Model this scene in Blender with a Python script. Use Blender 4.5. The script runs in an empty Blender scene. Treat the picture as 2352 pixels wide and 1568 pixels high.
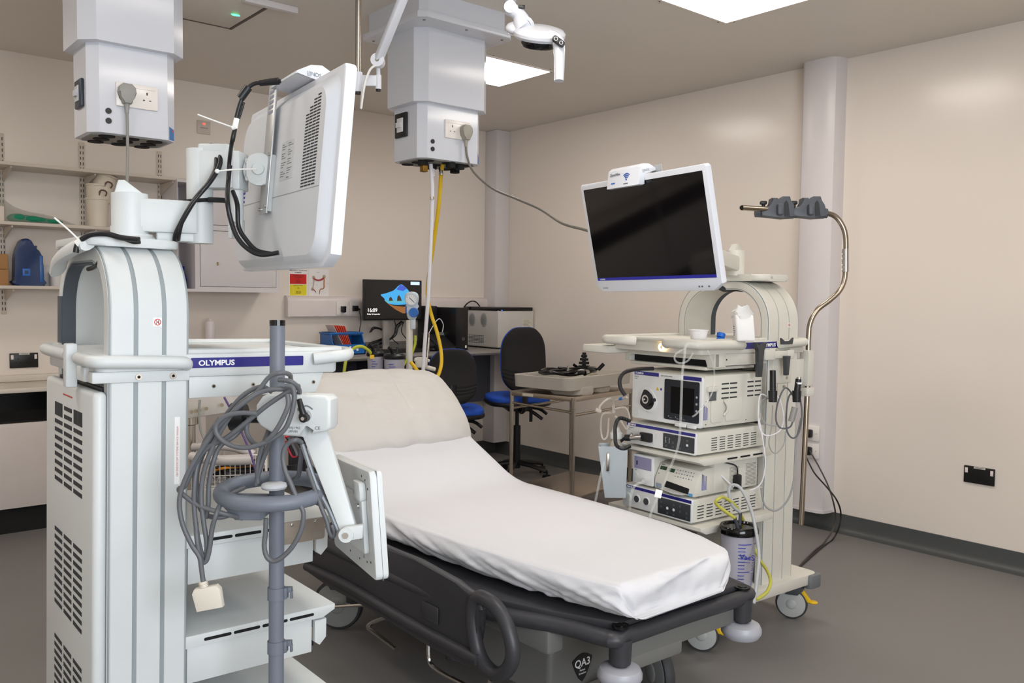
import bpy, bmesh, math, random
from mathutils import Vector, Matrix, noise
random.seed(7)
SC = bpy.context.scene
COL = SC.collection
V = Vector
PI = math.pi
X, Y, Z = V((1,0,0)), V((0,1,0)), V((0,0,1))

# ------------------------------------------------------------------ camera
FPX, PITCH, ROLL, YAW, HCAM = 1961.1, .053754, .01198, .70016, 1.32
Fw = V((math.sin(YAW)*math.cos(PITCH), math.cos(YAW)*math.cos(PITCH), -math.sin(PITCH)))
R0 = V((math.cos(YAW), -math.sin(YAW), 0)); U0 = R0.cross(Fw)
Rt = R0*math.cos(ROLL)+U0*math.sin(ROLL); Up = -R0*math.sin(ROLL)+U0*math.cos(ROLL)
CAM = V((0,0,HCAM))
cd = bpy.data.cameras.new('camera'); cam = bpy.data.objects.new('camera', cd); COL.objects.link(cam)
m = Matrix.Identity(4)
for i in range(3):
    m[i][0], m[i][1], m[i][2], m[i][3] = Rt[i], Up[i], -Fw[i], CAM[i]
cam.matrix_world = m
cd.sensor_width = 36.0; cd.lens = 36.0*FPX/2352.0; cd.clip_start = .05; cd.clip_end = 60
SC.camera = cam

# ------------------------------------------------------------------ world, exposure, big lights
w = bpy.data.worlds.new('world'); SC.world = w; w.use_nodes = True
w.node_tree.nodes['Background'].inputs[0].default_value = (.8,.85,1,1)
w.node_tree.nodes['Background'].inputs[1].default_value = .15
SC.view_settings.view_transform = 'Standard'; SC.view_settings.look = 'None'
SC.view_settings.gamma = 1; SC.view_settings.use_curve_mapping = False
SC.view_settings.exposure = 0.95
PANEL_W = 8.7          # radiance of the ceiling light panels
def area(name, loc, target, sx, sy, power, col):
    l = bpy.data.lights.new(name, 'AREA'); l.shape = 'RECTANGLE'; l.size = sx; l.size_y = sy
    l.energy = power; l.color = col
    o = bpy.data.objects.new(name, l); COL.objects.link(o); o.location = loc
    o.rotation_euler = (V(target)-V(loc)).to_track_quat('-Z', 'Y').to_euler()
    return o
# added cool fill light, set at a made-up window behind the camera
area('added_cool_fill', (.25,-1.52,1.55), (.75,3.0,1.35), 2.3, 1.15, 48, (.86,.93,1.0))

# ------------------------------------------------------------------ helpers
def lin(c): return c/12.92 if c <= .04045 else ((c+.055)/1.055)**2.4
def col(h):
    if isinstance(h, str): h = tuple(int(h[i:i+2],16) for i in (0,2,4))
    return tuple(lin(c/255) for c in h)
MATS = {}
def pm(name, c, rough=.5, metal=0, var=.04, nscale=12, bump=0, bscale=300, spec=.5, emit=0, alpha=1, trans=0, coat=0, rvar=0, ecol=None, ior=1.45, sheen=0):
    if name in MATS: return MATS[name]
    mt = bpy.data.materials.new(name); mt.use_nodes = True
    nt = mt.node_tree; b = nt.nodes['Principled BSDF']; c = col(c)
    tc = nt.nodes.new('ShaderNodeTexCoord')
    n = nt.nodes.new('ShaderNodeTexNoise'); n.inputs['Scale'].default_value = nscale; n.inputs['Detail'].default_value = 3
    nt.links.new(tc.outputs['Object'], n.inputs['Vector'])
    mx = nt.nodes.new('ShaderNodeMix'); mx.data_type = 'RGBA'
    mx.inputs['A'].default_value = (*[x*(1-var) for x in c],1); mx.inputs['B'].default_value = (*[min(1,x*(1+var)) for x in c],1)
    nt.links.new(n.outputs['Fac'], mx.inputs['Factor']); nt.links.new(mx.outputs['Result'], b.inputs['Base Color'])
    b.inputs['Roughness'].default_value = rough; b.inputs['Metallic'].default_value = metal
    b.inputs['Specular IOR Level'].default_value = spec; b.inputs['IOR'].default_value = ior
    if rvar:
        mr = nt.nodes.new('ShaderNodeMapRange'); mr.inputs['To Min'].default_value = rough-rvar; mr.inputs['To Max'].default_value = rough+rvar
        nt.links.new(n.outputs['Fac'], mr.inputs['Value']); nt.links.new(mr.outputs['Result'], b.inputs['Roughness'])
    if bump:
        n2 = nt.nodes.new('ShaderNodeTexNoise'); n2.inputs['Scale'].default_value = bscale
        nt.links.new(tc.outputs['Object'], n2.inputs['Vector'])
        bp = nt.nodes.new('ShaderNodeBump'); bp.inputs['Strength'].default_value = bump; bp.inputs['Distance'].default_value = .002
        nt.links.new(n2.outputs['Fac'], bp.inputs['Height']); nt.links.new(bp.outputs['Normal'], b.inputs['Normal'])
    if emit:
        b.inputs['Emission Color'].default_value = (*(col(ecol) if ecol else c),1); b.inputs['Emission Strength'].default_value = emit
    if alpha < 1: b.inputs['Alpha'].default_value = alpha
    if trans: b.inputs['Transmission Weight'].default_value = trans
    if coat: b.inputs['Coat Weight'].default_value = coat; b.inputs['Coat Roughness'].default_value = .08
    if sheen: b.inputs['Sheen Weight'].default_value = sheen
    MATS[name] = mt
    return mt

class Fr:
    def __init__(s, O, x=X, y=Y, z=Z): s.O, s.x, s.y, s.z = V(O), V(x), V(y), V(z)
    def p(s, a, b, c): return s.O+s.x*a+s.y*b+s.z*c
    def at(s, a, b, c): return Fr(s.p(a,b,c), s.x, s.y, s.z)
    def rot(s, ang, ax='z'):
        c, n = math.cos(ang), math.sin(ang)
        if ax == 'z': return Fr(s.O, s.x*c+s.y*n, s.y*c-s.x*n, s.z)
        if ax == 'y': return Fr(s.O, s.x*c-s.z*n, s.y, s.z*c+s.x*n)
        return Fr(s.O, s.x, s.y*c+s.z*n, s.z*c-s.y*n)
W0 = Fr((0,0,0))
def ray(px, py): return Fw+Rt*((px-1176)/FPX)-Up*((py-784)/FPX)
def dep(px, py, d): return CAM+ray(px,py)*d
def onx(px, py, x): r = ray(px,py); return CAM+r*(x/r.x)
def ony(px, py, y): r = ray(px,py); return CAM+r*(y/r.y)
def onz(px, py, z): r = ray(px,py); return CAM+r*((z-HCAM)/r.z)

def rr(x0, y0, x1, y1, r, n=5):
    out = []
    for cx, cy, a0 in ((x1-r,y1-r,0),(x0+r,y1-r,90),(x0+r,y0+r,180),(x1-r,y0+r,270)):
        for i in range(n+1):
            a = math.radians(a0+90*i/n); out.append((cx+r*math.cos(a), cy+r*math.sin(a)))
    return out
def ell(cx, cy, rx, ry, n=24, a0=0): return [(cx+rx*math.cos(a0+2*PI*i/n), cy+ry*math.sin(a0+2*PI*i/n)) for i in range(n)]
def smooth(pts, n=6, closed=False):
    pts = [V(p) for p in pts]; N = len(pts); out = []
    rng = range(N) if closed else range(N-1)
    for i in rng:
        g = (lambda k: pts[k % N]) if closed else (lambda k: pts[min(max(k,0),N-1)])
        p0, p1, p2, p3 = g(i-1), g(i), g(i+1), g(i+2)
        for j in range(n):
            t = j/n
            out.append(.5*((2*p1)+(p2-p0)*t+(2*p0-5*p1+4*p2-p3)*t*t+(3*p1-p0-3*p2+p3)*t**3))
    if not closed: out.append(pts[-1])
    return out

def label(o, lab=None, cat=None, group=None, kind=None):
    if lab: o['label'] = lab
    if cat: o['category'] = cat
    if group: o['group'] = group
    if kind: o['kind'] = kind
    return o
def thing(name, lab, cat, loc, group=None):
    o = bpy.data.objects.new(name, None); COL.objects.link(o); o.location = V(loc); o.empty_display_size = .05
    o['_w'] = list(loc)
    return label(o, lab, cat, group)
def wloc(o):
    l = V((0,0,0))
    while o: l += o.location; o = o.parent
    return l

class MB:
    def __init__(s): s.v=[]; s.f=[]; s.m=[]; s.mi=0
    def add(s, vs, fs, mi=None):
        k = len(s.v); s.v += [V(v) for v in vs]; s.f += [tuple(i+k for i in f) for f in fs]
        s.m += [s.mi if mi is None else mi]*len(fs); return s
    def _bm(s, fr, bm, mi):
        bm.verts.index_update()
        s.add([fr.p(*v.co) for v in bm.verts], [[v.index for v in f.verts] for f in bm.faces], mi); bm.free(); return s
    def box(s, fr, a, b, bev=0, seg=2, mi=None):
        x0,y0,z0 = a; x1,y1,z1 = b
        if not bev:
            vs = [fr.p(x,y,z) for z in (z0,z1) for y in (y0,y1) for x in (x0,x1)]
            return s.add(vs, [(0,2,3,1),(4,5,7,6),(0,1,5,4),(2,6,7,3),(0,4,6,2),(1,3,7,5)], mi)
        bm = bmesh.new()
        vs = [bm.verts.new((x,y,z)) for z in (z0,z1) for y in (y0,y1) for x in (x0,x1)]
        for f in [(0,2,3,1),(4,5,7,6),(0,1,5,4),(2,6,7,3),(0,4,6,2),(1,3,7,5)]: bm.faces.new([vs[i] for i in f])
        bmesh.ops.bevel(bm, geom=bm.edges[:], offset=min(bev,.49*min(abs(x1-x0),abs(y1-y0),abs(z1-z0))), segments=seg, profile=.5, affect='EDGES')
        return s._bm(fr, bm, mi)
    def prism(s, fr, pts, ax, c0, c1, bev=0, seg=2, mi=None):
        f3 = {'x': lambda a,b,c:(c,a,b), 'y': lambda a,b,c:(a,c,b), 'z': lambda a,b,c:(a,b,c)}[ax]
        bm = bmesh.new()
        lo = [bm.verts.new(f3(a,b,c0)) for a,b in pts]; hi = [bm.verts.new(f3(a,b,c1)) for a,b in pts]; n = len(pts)
        bm.faces.new(lo[::-1]); bm.faces.new(hi)
        for i in range(n): bm.faces.new((lo[i], lo[(i+1)%n], hi[(i+1)%n], hi[i]))
        if bev:
            capset = set(); 
            for grp in (lo, hi):
                for i in range(n):
                    e = bm.edges.get((grp[i], grp[(i+1)%n])); capset.add(e)
            bmesh.ops.bevel(bm, geom=list(capset), offset=bev, segments=seg, profile=.5, affect='EDGES')
        return s._bm(fr, bm, mi)
    def cyl(s, p0, p1, r0, r1=None, n=20, mi=None, cap=True):
        p0, p1 = V(p0), V(p1); r1 = r0 if r1 is None else r1
        d = (p1-p0).normalized(); a = d.orthogonal().normalized(); b = d.cross(a)
        vs = [p0+(a*math.cos(2*PI*i/n)+b*math.sin(2*PI*i/n))*r0 for i in range(n)]+[p1+(a*math.cos(2*PI*i/n)+b*math.sin(2*PI*i/n))*r1 for i in range(n)]
        fs = [(i,(i+1)%n,n+(i+1)%n,n+i) for i in range(n)]
        if cap: fs += [tuple(range(n))[::-1], tuple(range(n,2*n))]
        return s.add(vs, fs, mi)
    def tube(s, pts, r, n=8, sm=5, closed=False, mi=None, flat=None):
        P = smooth(pts, sm, closed) if sm else [V(p) for p in pts]
        N = len(P); vs = []; a = None
        for i, p in enumerate(P):
            t = (P[(i+1)%N]-P[i-1]) if closed else (P[min(i+1,N-1)]-P[max(i-1,0)])
            t = t.normalized() if t.length > 1e-9 else Z
            if a is None: a = t.orthogonal().normalized()
            a = (a-t*a.dot(t)).normalized(); b = t.cross(a)
            q = r(i/max(1,N-1)) if callable(r) else r
            for k in range(n):
                an = 2*PI*k/n; vs.append(p+a*math.cos(an)*q+b*math.sin(an)*(q*(flat or 1)))
        fs = []
        for i in range(N if closed else N-1):
            j = (i+1)%N
            for k in range(n): fs.append((i*n+k, i*n+(k+1)%n, j*n+(k+1)%n, j*n+k))
        if not closed: fs += [tuple(range(n))[::-1], tuple((N-1)*n+k for k in range(n))]
        return s.add(vs, fs, mi)
    def lathe(s, fr, prof, n=28, mi=None, sx=1, sy=1):
        vs = []; fs = []; M = len(prof)
        for r, z in prof:
            for k in range(n): a = 2*PI*k/n; vs.append(fr.p(r*math.cos(a)*sx, r*math.sin(a)*sy, z))
        for i in range(M-1):
            for k in range(n): fs.append((i*n+k, i*n+(k+1)%n, (i+1)*n+(k+1)%n, (i+1)*n+k))
        fs += [tuple(range(n))[::-1], tuple((M-1)*n+k for k in range(n))]
        return s.add(vs, fs, mi)
    def ball(s, fr, rx, ry, rz, n=16, mi=None, e=1):
        f = lambda t: math.copysign(abs(t)**e, t)
        prof = []
        vs = []; fs = []
        for i in range(n+1):
            ph = -PI/2+PI*i/n
            for k in range(2*n):
                th = PI*k/n; vs.append(fr.p(rx*f(math.cos(ph))*f(math.cos(th)), ry*f(math.cos(ph))*f(math.sin(th)), rz*f(math.sin(ph))))
        for i in range(n):
            for k in range(2*n): fs.append((i*2*n+k, i*2*n+(k+1)%(2*n), (i+1)*2*n+(k+1)%(2*n), (i+1)*2*n+k))
        return s.add(vs, fs, mi)
    def sweep(s, prof, path, side, mi=None):
        """prof: (u,v) polygon, u along fixed 'side' vector, v along path normal; open path with caps"""
        n = len(prof); N = len(path); vs = []; fs = []
        for i, p in enumerate(path):
            t = (path[min(i+1,N-1)]-path[max(i-1,0)]).normalized(); nn = side.cross(t).normalized()
            for u, v in prof: vs.append(p+side*u+nn*v)
        for i in range(N-1):
            for k in range(n): fs.append((i*n+k, i*n+(k+1)%n, (i+1)*n+(k+1)%n, (i+1)*n+k))
        fs += [tuple(range(n))[::-1], tuple((N-1)*n+k for k in range(n))]
        return s.add(vs, fs, mi)
    def text(s, fr, t, h, mi=None, align='LEFT', bold=0, sx=1, font=None):
        c = bpy.data.curves.new('t', 'FONT'); c.body = t; c.size = h*1.38; c.align_x = align; c.offset = bold*h; c.extrude = .0002; c.resolution_u = 3
        o = bpy.data.objects.new('t', c); me = bpy.data.meshes.new_from_object(o)
        s.add([fr.p(v.co.x*sx, v.co.y, v.co.z+.0003) for v in me.vertices], [tuple(p.vertices) for p in me.polygons], mi)
        bpy.data.objects.remove(o); bpy.data.curves.remove(c); bpy.data.meshes.remove(me); return s
    def plate(s, fr, x0, y0, x1, y1, mi=None, t=.0006):   # thin printed patch on a surface; fr.z is the surface normal
        return s.box(fr, (x0,y0,-.0005), (x1,y1,t), mi=mi)
    def build(s, name, mats, parent=None, sharp=38, flat=False, base=None):
        if not isinstance(mats, (list,tuple)): mats = [mats]
        if parent: off = wloc(parent)
        elif base is not None: off = V(base)
        else:
            xs=[v.x for v in s.v]; ys=[v.y for v in s.v]; zs=[v.z for v in s.v]
            off = V(((min(xs)+max(xs))/2,(min(ys)+max(ys))/2,min(zs)))
        me = bpy.data.meshes.new(name); me.from_pydata([v-off for v in s.v], [], s.f)
        for mt in mats: me.materials.append(mt)
        for p, k in zip(me.polygons, s.m): p.material_index = min(k, len(mats)-1)
        bm = bmesh.new(); bm.from_mesh(me); bmesh.ops.recalc_face_normals(bm, faces=bm.faces[:]); bm.to_mesh(me); bm.free()
        if not flat:
            me.polygons.foreach_set('use_smooth', [True]*len(me.polygons)); me.set_sharp_from_angle(angle=math.radians(sharp))
        me.update()
        o = bpy.data.objects.new(name, me); COL.objects.link(o)
        if parent: o.parent = parent
        else: o.location = off
        return o
    def top(s, name, mats, lab, cat, group=None, **k): return label(s.build(name, mats, **k), lab, cat, group)
    def struct(s, name, mats, **k): return label(s.build(name, mats, **k), kind='structure')

# ------------------------------------------------------------------ materials
wallm = pm('wall_panel', 'e9dfd5', .21, var=.012, nscale=2.5, rvar=.02, bump=.03, bscale=60, spec=.45)
ceilm = pm('ceiling_panel', 'e3dcd2', .42, var=.02, nscale=3, bump=.03, bscale=60)
floorm = pm('vinyl_floor', '797674', .42, var=.05, nscale=3, rvar=.05, bump=.06, bscale=220)
skirt = pm('coved_skirting', '4d4f4f', .4, var=.05)
trimm = pm('white_trim', 'dcd6d6', .3, var=.015)
enamel = pm('white_enamel', 'd2d5dd', .22, var=.01, nscale=6, spec=.5)
cart = pm('trolley_plastic', 'cdd1d1', .42, var=.02, nscale=20, bump=.08, bscale=900)
cart2 = pm('trolley_plastic_warm_light', 'd3d0c6', .42, var=.02, nscale=20, bump=.08, bscale=900)  # same plastic as cart; its warmer lighting is put into the colour
groove = pm('grey_groove', '8f979a', .5)
dgrey = pm('dark_grey_plastic', '474a50', .5)
gpole = pm('blue_grey_plastic', '6d737e', .45, bump=.15, bscale=700)
black = pm('black_plastic', '17171a', .4)
blackg = pm('black_gloss', '0b0b0d', .12)
void = pm('dark_slot', '0c0d0e', .8)
voidg = pm('slot_shadow_grey', '2e3134', .8)
chrome = pm('chrome', 'c9c6c2', .18, metal=1, var=.03)
steel = pm('brushed_steel', 'b9b0a4', .26, metal=1, var=.08, nscale=30)
steelflat = pm('steel_sheet', 'b6ab9e', .33, metal=1, var=.06)
sheet = pm('white_sheet', 'd3d3d7', .85, var=.015, nscale=9, bump=.25, bscale=500, sheen=.2)
pill = pm('pillow_cotton', 'cac6c1', .9, var=.02, nscale=14, bump=.45, bscale=420, sheen=.2)
bedm = pm('bed_charcoal', '36363a', .42, var=.05)
bedg = pm('bed_grey_metal', '6c6c69', .45, var=.05)
bumperm = pm('bumper_grey', 'a4a5ad', .35)
olyb = pm('nameplate_blue', '28267a', .35)
whitep = pm('white_print', 'f0f0f0', .5)
inkm = pm('grey_print', '6b6f74', .6)
inkb = pm('blue_print', '2b34a0', .6)
devm = pm('device_white', 'dedfde', .38, var=.015, bump=.05, bscale=800)
devside = pm('device_cream', 'd4d2c8', .42, var=.015)
tyre = pm('tyre_grey', '3c3c3e', .6)
wheelm = pm('wheel_grey', 'b4b6b4', .42)
yelp = pm('yellow_pedal', 'e8bd1c', .4)
yhose = pm('yellow_hose', 'd9b21e', .4)
whose = pm('white_hose', 'e2e0e4', .4)
ytube = pm('clear_yellow_tube', 'c9c552', .25, alpha=.85)
ctube = pm('clear_tube', 'dcdedb', .15, alpha=.2)
clearp = pm('clear_plastic', 'd9dee2', .12, alpha=.32)
frost = pm('frosted_plastic', 'c4cdd2', .3, alpha=.72)
cablem = pm('grey_cable', '5d5f63', .45)
lgcab = pm('light_grey_cable', '9a9a98', .45)
bluep = pm('blue_plastic', '2169b5', .35)
blues = pm('blue_fabric', '1c4fb8', .75, bump=.2, bscale=900)
blackf = pm('black_fabric', '1f1d1e', .85, bump=.3, bscale=900)
redp = pm('red_plastic', '9c1232', .4)
cream = pm('cream_plastic', 'ddd2c0', .45)
worktop = pm('worktop_laminate', '8a8580', .4, var=.06, nscale=60)
cupb = pm('cupboard_laminate', 'd8d2d3', .35, var=.01)
shelfm = pm('shelf_laminate', 'd3c8bb', .4, var=.02)
paper = pm('paper', 'eeeae8', .7)
lightm = pm('light_diffuser', 'ffffff', .5, emit=PANEL_W, ecol=(255,247,238))
tie = pm('nylon_tie', 'e4e4e2', .4)

# ================================================================== ROOM
XR, YB, CZ, XL, YF = 4.55, 5.6, 2.665, -1.5, -1.6
m = MB(); m.box(W0,(XL-.1,YF-.1,-.1),(XR+.1,YB+.1,0)); m.struct('floor', floorm, flat=True)
m = MB(); m.box(W0,(XL-.1,YF-.1,CZ),(XR+.1,YB+.1,CZ+.1)); m.struct('ceiling', ceilm, flat=True)
m = MB(); m.box(W0,(XL-.1,YB,0),(XR+.1,YB+.1,CZ)); m.struct('wall_back', wallm, flat=True)
m = MB(); m.box(W0,(XR,YF,0),(XR+.1,YB,CZ)); m.struct('wall_right', wallm, flat=True)
m = MB(); m.box(W0,(XL-.1,YF,0),(XL,YB,CZ)); m.struct('wall_left', wallm, flat=True)
m = MB()   # wall behind the camera, with an opening added for the fill light
m.box(W0,(XL,YF-.1,0),(-.95,YF,CZ)); m.box(W0,(1.45,YF-.1,0),(XR,YF,CZ)); m.box(W0,(-.95,YF-.1,0),(1.45,YF,.95)); m.box(W0,(-.95,YF-.1,2.15),(1.45,YF,CZ))
m.struct('wall_front', wallm, flat=True)
m = MB()
for a,b in (((-.95,YF-.07,.95),(-.9,YF-.02,2.15)),((1.4,YF-.07,.95),(1.45,YF-.02,2.15)),((-.9,YF-.07,.95),(1.4,YF-.02,1.0)),((-.9,YF-.07,2.1),(1.4,YF-.02,2.15)),((.23,YF-.07,1),(.27,YF-.02,2.1))): m.box(W0,a,b,.005)
m.struct('added_window_frame', trimm)  # frame added around the fill light, never in view
# coved skirting
def coved(name, pts, nrm):
    m = MB(); prof = [(0,0),(0,.1),(.008,.1),(.010,.035),(.018,.015),(.035,.004),(.06,.0008),(.06,0)]
    vs=[]; n=len(prof)
    for p in pts:
        for d,h in prof: vs.append(V(p)+V(nrm)*d+Z*h)
    fs=[(i,(i+1)%n,n+(i+1)%n,n+i) for i in range(n)]+[tuple(range(n))[::-1],tuple(range(n,2*n))]
    m.add(vs,fs); m.struct(name, skirt)
coved('baseboard_back', [(XL,YB,0),(XR,YB,0)], (0,-1,0))
coved('baseboard_right', [(XR,YF,0),(XR,YB,0)], (-1,0,0))
coved('baseboard_left', [(XL,YF,0),(XL,YB,0)], (1,0,0))
# corner boxing and the wall pilaster
m = MB(); m.box(W0,(4.405,5.45,.1),(XR,YB,CZ),.006); m.struct('trim_1', trimm)
m = MB(); m.prism(W0, [(XR,2.515),(XR,2.735),(4.47,2.735),(4.455,2.73),(4.445,2.715),(4.44,2.62),(4.445,2.56),(4.46,2.53),(4.50,2.517)], 'z', .115, CZ)
m.prism(W0, [(XR,2.51),(XR,2.74),(4.47,2.74),(4.45,2.734),(4.44,2.715),(4.434,2.62),(4.439,2.557),(4.456,2.524),(4.50,2.511)], 'z', .1, .117)
m.struct('trim_2', trimm)
# ceiling lights: recessed square panels with slim frame and fixing screws
def clight(cx, cy, lab, grp):
    t = thing('ceiling_light', lab, 'ceiling light', (cx,cy,CZ-.006), grp); s=.243
    m = MB()
    fo, fi = rr(cx-s-.012,cy-s-.012,cx+s+.012,cy+s+.012,.012,3), rr(cx-s,cy-s,cx+s,cy+s,.008,3)
    n=len(fo); vs=[V((*p,CZ-.006)) for p in fo]+[V((*p,CZ-.006)) for p in fi]+[V((*p,CZ+.001)) for p in fo]+[V((*p,CZ+.001)) for p in fi]
    fs=[]
    for i in range(n):
        j=(i+1)%n; fs += [(i,j,n+j,n+i),(i,2*n+i,2*n+j,j),(n+i,n+j,3*n+j,3*n+i)]
    m.add(vs,fs); m.build('light_frame', pm('light_frame','efe6e0',.35), t)
    m = MB(); m.prism(W0, rr(cx-s,cy-s,cx+s,cy+s,.008,3), 'z', CZ-.0035, CZ-.0005); m.build('diffuser', lightm, t, flat=True)
    m = MB()
    for a in (-.9,.9):
        for b in (-1,1):
            m.cyl((cx+a*s,cy+b*(s+.03),CZ-.002),(cx+a*s,cy+b*(s+.03),CZ),.004,n=8); m.cyl((cx+b*(s+.03),cy+a*s,CZ-.002),(cx+b*(s+.03),cy+a*s,CZ),.004,n=8)
    m.build('fixing_screws', pm('screw_brown','6e6258',.5), t)
clight(3.265, 4.08, 'glowing square ceiling light beyond the pendant with the hoses', 'ceiling light panels')
clight(3.275, 2.34, 'glowing square ceiling light cut by the top edge, above the front monitor', 'ceiling light panels')
clight(3.265, .6, 'square ceiling light nearest the wall with the black socket, behind the viewer', 'ceiling light panels')
clight(1.45, .25, 'square ceiling light over the tall trolley with the turned monitor', 'ceiling light panels')
clight(-.25, 4.08, 'added unseen square ceiling light at the far left, nearest the wall shelves', 'ceiling light panels')  # panel added out of view to brighten the back wall
clight(-.25, 2.34, 'added unseen square ceiling light at the left of the room, level with the front monitor', 'ceiling light panels')  # second panel added out of view for the back of the room
clight(1.45, 1.80, 'added unseen square ceiling light above the bed, in front of the left pendant', 'ceiling light panels')  # panel added above the view to brighten the bed and left shelves
# ceiling unit with green lamp
t = thing('ceiling_hatch', 'square grey ceiling unit with a small green lamp beside the left pendant', 'ceiling panel', (1.5,4.05,CZ))
m = MB(); m.box(W0,(1.245,3.86,CZ-.012),(1.728,4.30,CZ),.003); m.build('panel', ceilm, t)
m = MB(); m.box(W0,(1.730,3.85,CZ-.013),(1.744,4.316,CZ)); m.box(W0,(1.235,4.301,CZ-.013),(1.738,4.312,CZ)); m.build('edge_gap', pm('gap_brown','6a6058',.7), t)
m = MB(); m.box(W0,(1.60,3.80,CZ-.03),(1.86,3.835,CZ-.0),.004); m.build('deflector', trimm, t)
m = MB(); m.ball(Fr((1.668,4.075,CZ-.012)),.022,.009,.004,8); m.build('indicator_lamp', pm('green_led','40ff90',.4,emit=5,ecol='30ff80'), t)

# ================================================================== PENDANTS
def oct_(x0,y0,x1,y1,c): return [(x0+c,y0),(x1-c,y0),(x1,y0+c),(x1,y1-c),(x1-c,y1),(x0+c,y1),(x0,y1-c),(x0,y0+c)]
def socket2(fr, parent, name='socket_plate', w=.146, h=.086):
    m = MB(); m.box(fr,(0,0,0),(w,h,.008),.003,mi=0); 
    for cx in (w*.27,w*.73):
        m.box(fr,(cx-.0022,h*.60,.008),(cx+.0022,h*.72,.0084),mi=1)
        for s in (-1,1): m.box(fr,(cx+s*.011-.0035,h*.36,.008),(cx+s*.011+.0035,h*.40,.0084),mi=1)
    m.box(fr,(w*.06,h*.82,.008),(w*.94,h*.86,.0095),.0007,mi=0)
    return m.build(name, [pm('socket_white','ece6e1',.25), voidg], parent)
def plug(m, fr, s=1):
    m.prism(fr, [(x*s,y*s) for x,y in ((-.012,-.034),(.012,-.034),(.016,-.016),(.026,0),(.024,.016),(.013,.027),(-.013,.027),(-.024,.016),(-.026,0),(-.016,-.016))], 'z', 0, .028*s, .004)
    m.cyl(fr.p(0,-.03*s,.014), fr.p(0,-.062*s,.014), .009*s, .006*s, 10)
def pendant(x0,x1,y0,y1,zb,zm,lab,ztop,up):
    t = thing('service_pendant', lab, 'service pendant', ((x0+x1)/2,(y0+y1)/2,zb))
    c=.035
    m = MB(); m.prism(W0, oct_(x0,y0,x1,y1,c),'z', zb, zm+.01, .002); m.build('lower_housing', enamel, t)
    e=.03
    m = MB(); m.prism(W0, oct_(x0-e,y0-e,x1+e,y1+e,c+.015),'z', zm, up, .003); m.build('upper_housing', enamel, t)
    # underside plate with round ports
    m = MB(); m.prism(W0, oct_(x0+.02,y0+.015,x1-.02,y1-.015,c),'z', zb-.004, zb+.001,mi=0)
    for i in range(3):
        for j in range(3):
            cx=x0+.07+(x1-x0-.14)*i/2; cy=y0+.045+(y1-y0-.09)*j/2
            m.cyl((cx,cy,zb-.0075),(cx,cy,zb-.003),.028,n=20,mi=1)
    m.build('port_plate', [pm('port_plate','8b8983',.5), void], t)
    f = Fr((x0,y0,zb), X, Z, -Y)
    m = MB(); 
    for k in (.043,.078): m.cyl(f.p(.064,k,0), f.p(.064,k,.004), .0105, n=16)
    m.build('blanking_plugs', black, t)
    m = MB(); fs = Fr((x1+.0,y0+c*.5,zb), V((.7,.7,0)).normalized(), Z, V((.7,-.7,0)).normalized())
    g = Fr((x1-c,y0,zb), V((c,c,0)).normalized(), Z, V((1,-1,0)).normalized())
    m.prism(g, [(.010,.004),(.046,.004),(.046,.046),(.010,.052)],'z',0,.0008,mi=0); m.plate(g,.030,.036,.042,.044,mi=1,t=.0012); m.build('sticker', [pm('sticker_blue','2f6fb0',.4), pm('sticker_red','c23640',.4)], t)
    return t
PL = pendant(.819,1.126,3.308,3.55,1.885,2.20,'left white service pendant with a grey plug in its right-hand double socket, no hoses',2.665,2.665)
f = Fr((.908,3.308,1.985), X, Z, -Y); socket2(f, PL)
m = MB(); g = Fr((.819,3.37,2.0), -Y, Z, -X).at(-.09,0,0)
m.box(Fr((.819,3.46,1.98), -Y, Z, -X),(0,0,0),(.09,.10,.012),.004,mi=0); m.box(Fr((.819,3.46,1.98), -Y, Z, -X),(.022,.022,.012),(.068,.078,.016),.002,mi=1)
m.prism(Fr((.819,3.46,1.98), -Y, Z, -X),[(.03,.04),(.06,.04),(.066,.05),(.06,.06),(.03,.06)],'z',.016,.024,mi=1)
m.build('data_socket', [pm('outlet_navy','28313c',.4), pm('outlet_grey','c3c6cc',.4)], PL)
PR = pendant(2.245,2.61,3.335,3.60,1.957,2.21,'right white service pendant carrying the white and yellow hoses',2.665,2.56)
f = Fr((2.378,3.335,2.062), X, Z, -Y); socket2(f, PR)
g = Fr((2.245,3.545,2.065), -Y, Z, -X)
m = MB(); m.box(g,(0,0,0),(.10,.115,.012),.004,mi=0); m.box(g,(.024,.024,.012),(.076,.09,.016),.002,mi=1); m.prism(g,[(.03,.045),(.066,.045),(.074,.056),(.066,.068),(.03,.068)],'z',.016,.026,mi=1)
m.build('data_socket', [black, pm('outlet_white','dedde0',.4)], PR)
# ceiling flange of the right pendant
m = MB(); m.prism(W0, oct_(2.145,3.19,2.685,3.72,.03),'z',2.545,2.575,.004); m.prism(W0, oct_(2.165,3.21,2.665,3.70,.03),'z',2.575,2.665)
for a,b in ((2.19,3.235),(2.19,3.67),(2.64,3.235),(2.42,3.225)): m.cyl((a,b,2.543),(a,b,2.547),.007,n=10,mi=1)
m.build('ceiling_flange', [enamel, pm('screw_steel','8d8580',.4,metal=1)], PR)
m = MB()
for a,b in ((2.30,3.40),(2.40,3.47),(2.50,3.38),(2.56,3.50),(2.44,3.37)):
    m = MB(); m.cyl((a,b,1.93),(a,b,1.955),.024,n=18); m.build('gas_terminal', void, PR)
m = MB(); m.box(W0,(2.292,3.385,1.90),(2.32,3.415,1.94),.003); m.build('brass_plug', pm('brass','8a6a2c',.4,metal=.8), PR)

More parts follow.
